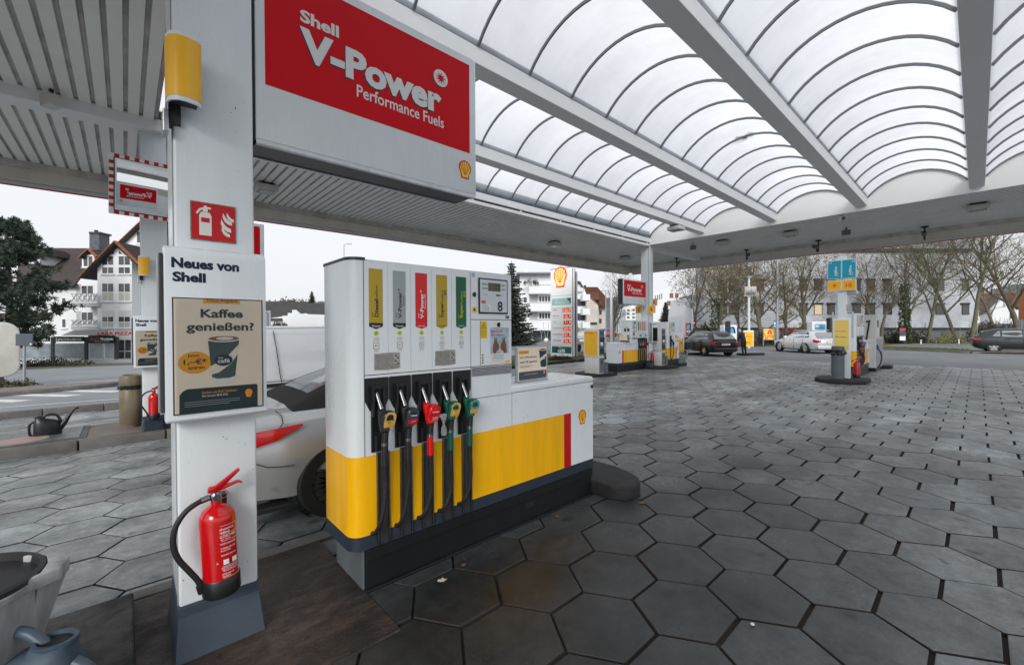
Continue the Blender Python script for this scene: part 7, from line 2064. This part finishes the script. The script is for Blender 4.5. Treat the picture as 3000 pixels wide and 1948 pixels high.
bare_tree('thin bare tree between the estate car and the lamp post', 2165, 1014, 43, 6.6, 1.1, 38, 10, 350, 0, BARK, r0=.12, fork=.2)
bare_tree('bare tree with reddish leaves at the left of the tree row', 2035, 1010, 46, 7.8, 1.2, 41, 11, 1300, 0, BARK, r0=.15, fork=.25)
bare_tree('bare tree between lottery sign and white estate car', 2300, 1014, 43, 7.8, 1.15, 45, 11, 420, .1, BARKG, r0=.17, fork=.22)
bare_tree('bare rounded tree in front of the distant flats', 1795, 992, 58, 7.4, 1.25, 50, 13, 0, 0, BARK, r0=.22, fork=.22)
bare_tree('bare tree in the far right background', 2905, 985, 60, 10.0, 1.2, 53, 11, 300, 0, BARK, r0=.2, fork=.3)

def conifer(label, x, ybase, d, H, Rb, seed, needle, drop=.25, gaps=.0, tiers=None, name='spruce_tree'):
    rnd = random.Random(seed); o = at(x, ybase, d)
    t = thing(name, label, 'tree', o, 0)
    part('trunk', MB().tube([(0, 0, -.5), (0, 0, H * .5), (0, 0, H)], [H * .016, H * .011, .02], 7), BARK, t)
    mb = MB(); br = MB(); z = H * .04
    while z < H * .985:
        k = 1 - z / H; L = Rb * (k ** .85) + .12
        n = int(6 + 9 * k)
        for i in range(n):
            a = 6.283 * i / n + rnd.random() * .6; l = L * rnd.uniform(.5, 1.15)
            dirv = Vector((math.cos(a), math.sin(a), 0)); side = Vector((-math.sin(a), math.cos(a), 0))
            P = lambda s: dirv * l * s + Vector((0, 0, z - drop * l * s * (1.25 - .55 * s) + .10 * l * s * s))
            br.tube([P(0), P(.5), P(1)], [.03, .02, .008], 3, caps=False)
            m = max(4, int(l / .16))
            for j in range(m):
                s = (j + rnd.random()) / m; w = l * .34 * (1 - s * .75) + .06
                c = P(s)
                for sg in (-1, 1):
                    e = c + side * sg * w * rnd.uniform(.7, 1.1) + dirv * w * .5 + Vector((0, 0, -w * rnd.uniform(.05, .5)))
                    mid = (c + e) / 2 + Vector((0, 0, .05)); wv = dirv * (.07 + .05 * rnd.random()); dz = Vector((0, 0, -.06 - .06 * rnd.random()))
                    mb.add([c, mid + wv, e, mid - wv + dz], [(0, 1, 2, 3)])
                    leaf_card(mb, c + (e - c) * rnd.random() + Vector((0, 0, rnd.uniform(-.08, .05))), .10 + .05 * rnd.random(), rnd)
        z += H * .020 + .07
    part('branches', br, BARK, t); part('crown', mb, needle, t)
    return t
conifer('tall dark spruce left of the apartment block', 1500, 1015, 44, 8.9, 2.75, 2, NEEDLE2)
conifer('small spruce behind the narrow pump', 1950, 955, 80, 4.6, 1.35, 4, NEEDLE2)
conifer('small spruce on the horizon above the low house', 914, 905, 130, 5.5, 1.7, 6, NEEDLE2)
def pine(label, x, ybase, d, H, seed):
    rnd = random.Random(seed); o = at(x, ybase, d)
    t = thing('pine_tree', label, 'tree', o, 0)
    tr = MB(); nd = MB()
    tr.tube([(0, 0, -1), (.2, 0, H * .4), (.1, .1, H * .75), (0, 0, H * .95)], [.30, .24, .14, .05], 8)
    for i in range(100):
        z = H * (.14 + .82 * (i + rnd.random()) / 100); k = (z / H); L = (H * .36) * (1 - max(0, k - .40) ** 1.1 * 1.42) * rnd.uniform(.65, 1.12) * (.75 + .25 * min(1, k * 4))
        a = rnd.random() * 6.283; dv = Vector((math.cos(a), math.sin(a), rnd.uniform(-.18, .30)))
        pts = [Vector((.1, 0, z))]; 
        for j in range(4):
            pts.append(pts[-1] + (dv + Vector((rnd.gauss(0, .15), rnd.gauss(0, .15), .08 * j))).normalized() * L / 4)
        tr.tube(pts, [.07, .055, .04, .025, .012], 4, caps=False)
        for c in range(13):
            s = .30 + .70 * rnd.random(); j = min(3, int(s * 4)); p = pts[j].lerp(pts[j + 1], s * 4 - j) + Vector((rnd.gauss(0, .24), rnd.gauss(0, .24), rnd.gauss(.06, .16)))
            rr = rnd.uniform(.26, .48)
            for q in range(26):
                v = Vector((rnd.gauss(0, 1), rnd.gauss(0, 1), rnd.gauss(.35, .8))).normalized(); e = p + v * rr; w = v.orthogonal().normalized() * .045
                nd.add([p + v * rr * .15 - w, p + v * rr * .15 + w, e + w * .3, e - w * .3], [(0, 1, 2, 3)])
    part('trunk', tr, BARK, t, 0, 2, R(60)); part('crown', nd, NEEDLE, t)
pine('dark pine at the left picture edge in front of the house', 22, 1100, 34, 12.6, 4)

def bush(label, x, y, d, w, h, dep, n, m, seed, size=.09, cat='shrub', name='shrub', stems=0, group='shrubs and hedges'):
    rnd = random.Random(seed); o = at(x, y, d)
    t = thing(name, label, cat, o, HB, group)
    mb = MB(); tw = MB()
    for i in range(n):
        u = rnd.uniform(-1, 1); v = rnd.uniform(-1, 1); k = (1 - min(1, abs(u)) ** 3 * .6) * (0.65 + .35 * math.sin(u * 5 + seed) * math.cos(v * 3))
        z = h * k * (rnd.random() ** .55)
        leaf_card(mb, Vector((u * w / 2, v * dep / 2, z)), size * rnd.uniform(.6, 1.4), rnd)
    for i in range(max(12, stems)):
        u = rnd.uniform(-.95, .95); p = Vector((u * w / 2, rnd.uniform(-.4, .4) * dep, -.1)); q = p + Vector((rnd.gauss(0, .25), rnd.gauss(0, .2), h * rnd.uniform(.6, 1.15)))
        tw.tube([p, (p + q) / 2 + Vector((rnd.gauss(0, .08), 0, 0)), q], [.02, .014, .006], 3, caps=False)
    part('stems', tw, TWIG, t); part('foliage', mb, m, t)
    return t
bush('dark evergreen hedge in front of the house restaurant', q3(390, 1385)[0], q3(0, 1385)[1], 36, 7.2, 1.35, 1.0, 3200, SHRUB, 1)
bush('low clipped hedge by the left kerb', 285, 1183, 13.2, 1.5, .14, .7, 900, mat('autumn_hedge', (0.09, 0.08, 0.03), .8, var=.8, vscale=6, col2=(0.16, 0.08, 0.03)), 2, .035)
bush('small dark bush under the cream tank', 25, 1135, 15, 1.6, .35, .8, 700, SHRUB, 3, .05)
bush('brown heap of low shrubs at the foot of the pylon', 1642, 1060, 22.5, 1.25, .42, .6, 1500, SHRUBB, 4, .04)
bush('tangle of brown undergrowth behind the man and lottery sign', 2215, 1024, 39.5, 4.6, 1.9, 1.4, 2600, SHRUBB, 5, .08, stems=120)
bush('brown undergrowth left of the totem', 2330, 1018, 40, 3.2, 2.2, 1.2, 1700, SHRUBB, 6, .08, stems=90)
bush('evergreen thicket left of the ivy tree', 2060, 1000, 43, 2.6, 2.0, 1.4, 2200, SHRUB, 7, .10)
bush('dark evergreen shrubs under the ivy tree', 2655, 1015, 42.5, 4.2, 2.3, 1.5, 3000, SHRUB, 8, .10, stems=40)
bush('yellow green shrub behind the wooden rail', 2780, 1018, 40.5, 2.9, 1.9, 1.0, 900, YG, 9, .08, stems=40)
bush('brown hedge behind the dark hatchback', 2920, 1008, 46, 6.0, 2.8, 1.6, 4200, SHRUBB, 10, .10, stems=160)
bush('bare thorny shrubs between the totem and the bollard', 2590, 1015, 44, 3.4, 1.8, 1.2, 500, SHRUBB, 11, .07, stems=90)
bush('far hedge behind the supermarket sign', 2085, 985, 55, 6, 1.6, 1.2, 1600, SHRUB, 12, .12)
bush('small topiary beside the number 32 entrance', 1690, 1000, 52, .8, 2.8, .8, 500, SHRUB, 13, .10)
bush('shrub on the upper apartment balcony', 1556, 836, 60.2, 2.2, 1.3, .5, 400, SHRUB, 14, .09)
bush('bushes on the horizon left of the pump', 850, 905, 120, 14, 3.4, 3, 900, SHRUB, 15, .35)
bush('hedge beside the low house', 818, 965, 70, 2.8, 1.7, 1, 700, SHRUB, 16, .12)
# grass and leaf litter
def tufts(name, label, region, n, m, hmin, hmax, w, seed, cat):
    rnd = random.Random(seed); mb = MB()
    for i in range(n):
        X, Y, z = region(rnd); a = rnd.random() * 6.28; hh = rnd.uniform(hmin, hmax)
        c, s = math.cos(a) * w, math.sin(a) * w; lx, ly = rnd.gauss(0, .4) * hh, rnd.gauss(0, .4) * hh
        mb.add([(X - c, Y - s, z), (X + c, Y + s, z), (X + lx, Y + ly, z + hh)], [(0, 1, 2)])
    o = part(name, mb, m, None); tag(o, label, cat, kind='stuff')
GR = mat('grass_blade', (0.075, 0.12, 0.03), .8, var=.7, vscale=2, col2=(0.14, 0.13, 0.05))
tufts('grass', 'short green grass round the price pylon', lambda r: (lambda X, Y: (X, Y, G(X, Y) + .085))(r.uniform(12.2, 24), r.uniform(14.45, 16.6)), 9000, GR, .03, .09, .006, 1, 'grass')
# verge under the trees
V0 = [(38.0, .3), (40.5, 4.65), (43.5, 13.2), (46, 22), (70, 22), (70, -30), (47, -30)]
vm = MB().add([(a, b, G(a, b) + .06) for a, b in V0], [tuple(range(len(V0)))])
verge = part('tree_verge', vm, mat('verge_soil', (0.085, 0.085, 0.04), .95, var=.9, vscale=1.2, col2=(0.12, 0.075, 0.045)), None); tag(verge, kind='structure')
kerb_run('kerb stones along the verge under the trees', [(47, -9), (38.0, .3), (40.5, 4.65), (43.5, 13.2), (46, 22)], 1.0, .15, .11)
tufts('grass', 'grass on the verge under the bare trees', lambda r: (lambda k, e: (38.3 + 2.5 * k + 1.0 * e + .3, .3 + 4.35 * k * 1.0 + r.uniform(0, .1) + 0, .06))(r.random(), r.random() * 2), 5000, GR, .05, .12, .012, 2, 'grass')
tufts('leaf_litter', 'fallen orange leaves along the verge', lambda r: (lambda k, e: (40.6 + 1.6 * k + e, 4.7 + 8.5 * k * .5 - 4.4 * r.random(), .075))(r.random(), r.random() * 2.4), 2600, mat('litter_leaf', (0.30, 0.13, 0.05), .8, var=.6, vscale=3), .005, .04, .05, 3, 'leaves')

# ------------------------------------------------------------------ street furniture
POLE = mat('pole_white', (0.60, 0.62, 0.64), .45); POLEG = mat('pole_grey', (0.32, 0.34, 0.36), .5, metal=.3)
def post(label, x, ybase, ytop, d, r, m, name='pole', cat='pole', arm=None, group='poles and lamp posts'):
    o = at(x, ybase, d); p2 = at(x, ytop, d); H = p2.z - o.z
    t = thing(name, label, cat, o, HB, group)
    part('shaft', MB().tube([(0, 0, -.2), (0, 0, H * .3), (0, 0, H)], [r, r * .95, r * .75], 12), m, t, 0, 2, SM)
    if arm:
        a = arm
        part('arm', MB().tube([(0, 0, H - .05), (a * .3, 0, H + .1), (a, 0, H + .12)], r * .5, 8), m, t); part('lamp_head', MB().box(min(a * .5, a * 1.4), max(a * .5, a * 1.4), -.10, .10, H + .06, H + .16), POLEG, t, .03)
    return t, H
post('tall plain pole left of the far fuel sign', 1791, 1008, 800, 30, .09, POLE)
post('thin street lamp in front of the rust red roof', 1775, 1000, 855, 52, .07, POLEG, 'street_lamp', 'lamp', -.5)
post('street lamp rising above the foreground pump', 1010, 990, 718, 62, .07, POLEG, 'street_lamp', 'lamp', .8)
post('far street lamp against the wooded hill', 1806, 985, 868, 75, .07, POLEG, 'street_lamp', 'lamp', .6)
post('thick grey pole right of the lottery sign', 2277, 1014, 742, 38.5, .13, POLEG)
post('thin pole beside the blue arrow sign', 2029, 1005, 795, 45, .06, POLE)
t, H = post('white lamp post carrying a small convex mirror', 2194, 1022, 816, 36, .11, POLE, 'street_lamp', 'lamp')
part('lamp_head', MB().loft([[(-.12, -.12, H - .02), (.1, -.12, H - .02), (.1, .12, H - .02), (-.12, .12, H - .02)], [(-.1, -.16, H + .16), (.2, -.16, H + .16), (.2, .16, H + .16), (-.1, .16, H + .16)], [(.25, -.14, H + .2), (.62, -.14, H + .14), (.62, .14, H + .14), (.25, .14, H + .2)]]), POLEG, t, .03, 2, SM)
p = at(2199, 853, 35.7); convex_mirror('small red and white framed mirror on the lamp post', p, .86, .80, HB + R(-20), 8, 0, mat('dull_mirror', (0.30, 0.32, 0.31), .12, metal=.9))

def board(label, x0, x1, y0, y1, d, ybase, face, frame, legs=True, name='sign_board', rz=None, group=None, th=.08):
    s = Site(name, label, 'sign', (x0 + x1) / 2, ybase, d, rz, group)
    s.box('frame', x0, x1, y0, y1, 0, th, frame, None, .01)
    b = (x1 - x0) * .07
    f = s.box('face', x0 + b, x1 - b, y0 + b, y1 - b, -.012, .011, face)
    if legs:
        for x in (x0 + .5, x1 - .5): s.box('leg', x - .9, x + .9, y0 + 2, ybase, .02, .08, POLEG)
    return s
zr = lambda a, b: (1950 + a / 5.0638, 780 + b / 5.0638)
s = board('yellow lottery sign with red clover on a grey frame', *[zr(v, 0)[0] for v in (1447, 1622)], *[zr(0, v)[1] for v in (920, 1098)], 38.9, zr(0, 1190)[1], mat('lotto_yellow', srgb(250, 200, 90), .4), POLEG)
s.text('LOTTO', *[zr(v, 0)[0] for v in (1492, 1602)], *[zr(0, v)[1] for v in (1024, 1056)], -.02, ORG, .03)
for a, b in ((1532, 965), (1560, 970), (1525, 992), (1562, 995)):
    c = s.pt(*zr(a, b), -.02); part('clover_leaf', MB().prism(circ(c[0], c[2], .09, .085, 10), 'y', -.024, -.02), ORG, s.t)
s = board('yellow service sign half hidden behind the bending person', *[zr(v, 0)[0] for v in (1160, 1308)], *[zr(0, v)[1] for v in (952, 1192)], 31.5, zr(0, 1290)[1], YELS, WHITE)
s.text('Auto-', *[zr(v, 0)[0] for v in (1200, 1290)], *[zr(0, v)[1] for v in (1030, 1050)], -.02, ORG, .03); s.text('sauger', *[zr(v, 0)[0] for v in (1190, 1258)], *[zr(0, v)[1] for v in (1122, 1142)], -.02, ORG, .03); s.box('headline', *[zr(v, 0)[0] for v in (1168, 1300)], *[zr(0, v)[1] for v in (958, 975)], -.02, .006, PAPER)
zf = lambda a, b: (1780 + a / 6.717, 880 + b / 6.717)
s = Site('sign_board', 'white and yellow safety notice board behind the narrow pump', 'sign', zf(1430, 0)[0], zf(0, 1065)[1], 27.5, None)
s.box('frame', zf(1270, 0)[0], zf(1515, 0)[0], zf(0, 648)[1], zf(0, 1070)[1], 0, .1, WHITE, None, .01); s.box('yellow_face', zf(1275, 0)[0], zf(1488, 0)[0], zf(0, 745)[1], zf(0, 1062)[1], -.006, .005, YELS); s.box('edge', zf(1500, 0)[0], zf(1515, 0)[0], zf(0, 648)[1], zf(0, 1070)[1], -.004, .003, POLEG)
s.text('Ihre', zf(1322, 0)[0], zf(1368, 0)[0], zf(0, 680)[1], zf(0, 700)[1], -.012, INK, .02); s.text('Sicherheit', zf(1290, 0)[0], zf(1400, 0)[0], zf(0, 708)[1], zf(0, 730)[1], -.012, INK, .02)
for a in (1340, 1393, 1450):
    c = s.pt(*zf(a, 775), -.012); part('symbol', MB().prism(circ(c[0], c[2], .06, .06, 12), 'y', -.013, -.008), PAPER, s.t); s.box('symbol_bar', zf(a - 11, 0)[0], zf(a + 11, 0)[0], zf(0, 792)[1], zf(0, 805)[1], -.012, .005, ORG)
c = s.pt(*zf(1452, 845), -.012); part('symbol', MB().prism(circ(c[0], c[2], .06, .09, 12), 'y', -.013, -.008), mat('symbol_blue', srgb(40, 140, 200), .4), s.t)
dome_block('dark kerb block under the safety notice board', 27.0, 12.55, 1.6, .6, .12, R(-40), KERBD, -.12)
dome_block('dark kerb block behind the bending person', 28.7, 9.45, 1.7, .5, .12, R(-35), KERBD, -.08)

def small_sign(label, x, y, hw, hh, d, ybase, m, shape='rect', name='traffic_sign', extra=None):
    s = Site(name, label, 'sign', x, ybase, d, None, 'traffic signs')
    s.box('post', x - .8, x + .8, y, ybase, .03, .05, POLEG)
    if shape == 'rect': f = s.box('plate', x - hw, x + hw, y - hh, y + hh, -.01, .02, m, None, .004)
    elif shape == 'round': f = s.poly('plate', circ(x, y, hw, hh, 20), -.01, .02, m)
    else: f = s.poly('plate', [(x - hw, y - hh), (x + hw, y - hh), (x, y + hh)], -.01, .02, m)
    return s
BLUE = mat('sign_blue', srgb(20, 110, 190), .4)
s = small_sign('blue pedestrian crossing sign left of the grey pole', zr(1622, 0)[0], zr(0, 845)[1], 3.6, 9.5, 38.2, 1015, BLUE); s.poly('white_triangle', [zr(1606, 865), zr(1638, 865), zr(1622, 812)], -.02, .008, PAPER); s.box('lower_plate', zr(1604, 0)[0], zr(1640, 0)[0], zr(0, 882)[1], zr(0, 893)[1], -.02, .008, PAPER)
s = small_sign('give way triangle beside the supermarket sign', zr(421, 0)[0], zr(0, 858)[1], 3.4, 7.5, 44.5, 1000, RED, 'tri'); s.poly('white_field', [zr(410, 830), zr(432, 830), zr(421, 880)], -.02, .008, PAPER)
small_sign('round blue sign below the give way triangle', zr(421, 0)[0], zr(0, 953)[1], 3.2, 7.0, 44.3, 1000, mat('deep_blue', srgb(20, 50, 120), .4), 'round')
small_sign('light blue plate beside the estate car bonnet', zr(410, 0)[0], zr(0, 1037)[1], 6, 3.2, 36, 1012, mat('pale_blue', srgb(90, 170, 220), .4))
s = small_sign('white square speed limit sign on a thin post', 2863, 937, 7.2, 8.8, 44, 1014, PAPER); s.poly('red_ring', circ(2863, 935, 5, 5, 18), -.02, .006, mat('faded_red', srgb(190, 120, 110), .5)); s.poly('ring_field', circ(2863, 935, 3.8, 3.8, 18), -.03, .006, PAPER); s.text('30', 2860.5, 2865.5, 932.5, 937.5, -.04, DGREY, .02)
s = small_sign('blue pedestrian sign left of the far counter', 1772, 973, 3, 7, 46, 1005, BLUE); s.poly('white_triangle', [(1770, 978), (1774, 978), (1772, 968)], -.02, .008, PAPER)
s = Site('direction_sign', 'grey back of a direction sign on a thin post at the left', 'sign', 69, 1124, 15.2); s.box('post', 66.5, 71, 1010, 1124, .03, .06, POLEG); s.box('plate', 45, 95, 978, 1013, 0, .03, mat('sign_back', srgb(74, 82, 92), .5), None, .01); s.box('sticker', 87, 92, 1006, 1010, -.006, .005, PAPER)
s = Site('tree_poster', 'dark blue poster fixed to the ivy covered trunk', 'poster', 2645, 998, 40.2); s.box('sheet', 2636, 2653, 962, 998, 0, .03, mat('poster_navy', srgb(36, 48, 100), .5, var=.6, vscale=4, col2=srgb(150, 110, 90))); s.box('lower_band', 2636, 2653, 985, 997, -.006, .005, PAPER); s.box('upper_band', 2636, 2653, 962, 966, -.006, .005, ORG)
for x, lb in ((2698, 'slim white bollard on the verge below the pale trunk'), (2809, 'slim white bollard in front of the wooden rail')):
    o = at(x, 1019 if x < 2750 else 1017, 40.0); t = thing('bollard', lb, 'bollard', o, 0, 'white bollards on the verge'); part('shaft', MB().lathe([(0, 0), (.05, 0), (.05, .62), (.03, .68), (.055, .70), (.055, .74), (0, .78)], 12), PAPER, t, 0, 2, SM)
s = Site('wooden_rail', 'low brown wooden rail behind the dark hatchback', 'fence', 2830, 1015, 41); BRW = mat('brown_timber', (0.14, 0.055, 0.035), .8)
for y in (995, 1010): s.box('rail', 2795, 2905, y - 1.3, y + 1.3, 0, .08, BRW)
for x in (2797, 2860, 2903): s.box('rail_post', x - 2, x + 2, 988, 1017, .05, .12, BRW)
# vacuum stations
def vacuum(label, x0, x1, y0, y1, d, ybase, armx):
    s = Site('vacuum_station', label, 'vacuum station', (x0 + x1) / 2, ybase, d, None, 'car vacuum stations')
    s.box('cabinet', x0, x1, y0, ybase, 0, .7, WHITE, None, .06); b = (x1 - x0) * .16
    f = s.box('blue_panel', x0 + b, x1 - b, y0 + b * 1.1, y0 + (y1 - y0) * .95, -.012, .011, mat('vac_blue', srgb(60, 140, 190), .35, var=.5, vscale=3, col2=srgb(120, 190, 220))); s.box('panel_label', x0 + b * 1.3, x0 + b * 2.8, y0 + b * 1.5, y0 + b * 2.2, -.022, .009, PAPER, f)
    s.box('column', armx - 5, armx + 5, y0 - 12, ybase, -1.4, .4, mat('vac_column', (0.02, 0.024, 0.035), .4), None, .02); s.box('boom', armx - 20, armx + 5, y0 - 12.5, y0 - 10, -1.3, .2, POLEG)
    q = [s.pt(armx + 5, y0 + 8, -1.2), s.pt(armx + 12, y0 + 6, -1.2), s.pt(armx + 16, y0 + 14, -1.2), s.pt(armx + 18, y0 + 24, -1.2)]; part('hose', MB().tube(q, .06, 6), RUBBER, s.t)
vacuum('white vacuum station with blue panel behind the estate car', zr(862, 0)[0], zr(1062, 0)[0], zr(0, 872)[1], zr(0, 1000)[1], 36, 1024, zr(940, 0)[0])
vacuum('white vacuum station with blue panel behind the silver white car', 2380, 2426, 942, 968, 36, 1020, 2436)
s = Site('red_wall', 'low red wall behind the silver white estate car', 'wall', 2335, 1008, 47); s.box('panel', 2292, 2390, 962, 990, 0, .3, mat('red_cladding', srgb(150, 44, 30), .6, var=.4, vscale=2))
# tank at the left edge
o = at(-38, 1108, 15.5); t = thing('storage_tank', 'cream rounded tank cut off by the left picture edge', 'tank', o, R(8))
part('shell', MB().prism(rrect(-1.6, .80, 0, 2.05, .42, 8), 'y', 0, 2.2), mat('tank_cream', (0.60, 0.60, 0.54), .35, var=.15), t, .05, 3, SM); part('support', MB().box(-1.2, .4, .3, 1.8, -.4, -.001), KERB, t)
# traffic island on the street
o = gpx(90, 1150); t = thing('traffic_island', 'low paved traffic island in the street at the left', 'island', (o.x - 1.2, o.y + .6, o.z + .0), R(8))
part('kerb_edge', MB().prism(circ(0, 0, 3.4, .9, 36), 'z', -.1, .09), KERB, t, .03, 2, SM); part('brick_top', MB().prism(circ(0, 0, 3.25, .76, 36), 'z', .091, .095), mat('red_paving', (0.22, 0.185, 0.17), .85, var=.4, vscale=6), t)
# globe figure by the pylon
o = at(1600, 1004, 42); t = thing('globe_lamp', 'pale globe on a thin frame left of the pylon', 'lamp', o, HB)
part('globe', MB().lathe([(0, 0)] + [(.24 * math.sin(R(a)), .24 - .24 * math.cos(R(a))) for a in range(20, 180, 20)] + [(0, .48)], 20), UNITW, t, 0, 2, SM); part('frame', MB().tube([(-.05, 0, .46), (-.3, 0, 2.0), (.3, 0, 1.95), (.08, 0, .46)], .025, 6), POLEG, t)
small_sign('round grey sign back left of the pylon', 1586, 972, 5, 5.5, 44, 1005, mat('sign_back', srgb(74, 82, 92), .5), 'round')
# far parked cars behind the tall pole
for i, (x, y, d, c, lb) in enumerate(((1775, 1000, 46, (0.4, 0.42, 0.44), 'silver car mostly hidden behind the tall plain pole'), (1808, 992, 60, (0.3, 0.02, 0.02), 'red car in the distance behind the far counter'))):
    p = at(x, y, d); bdy = [(0, .40, .80, .84, .70), (.1, .25, .90, .94, .86), (3.0, .2, .88, .92, .88), (4.2, .3, .6, .66, .6)]; hs_ = [(.2, .92, .96, .74, .66), (.7, .92, 1.38, .77, .58), (2.0, .9, 1.42, .79, .57), (3.0, .89, .92, .77, .66)]
    t = car(lb, (p.x, p.y, p.z), R(120), carpaint('far_paint_%d' % i, c), bdy, hs_, (.8, 3.3), .31, RIM, 'parked cars'); side_glass(t, 'side_window', [(.8, 1.0), (2.7, .98), (2.1, 1.34), (.9, 1.34)], hs_, GLASS)
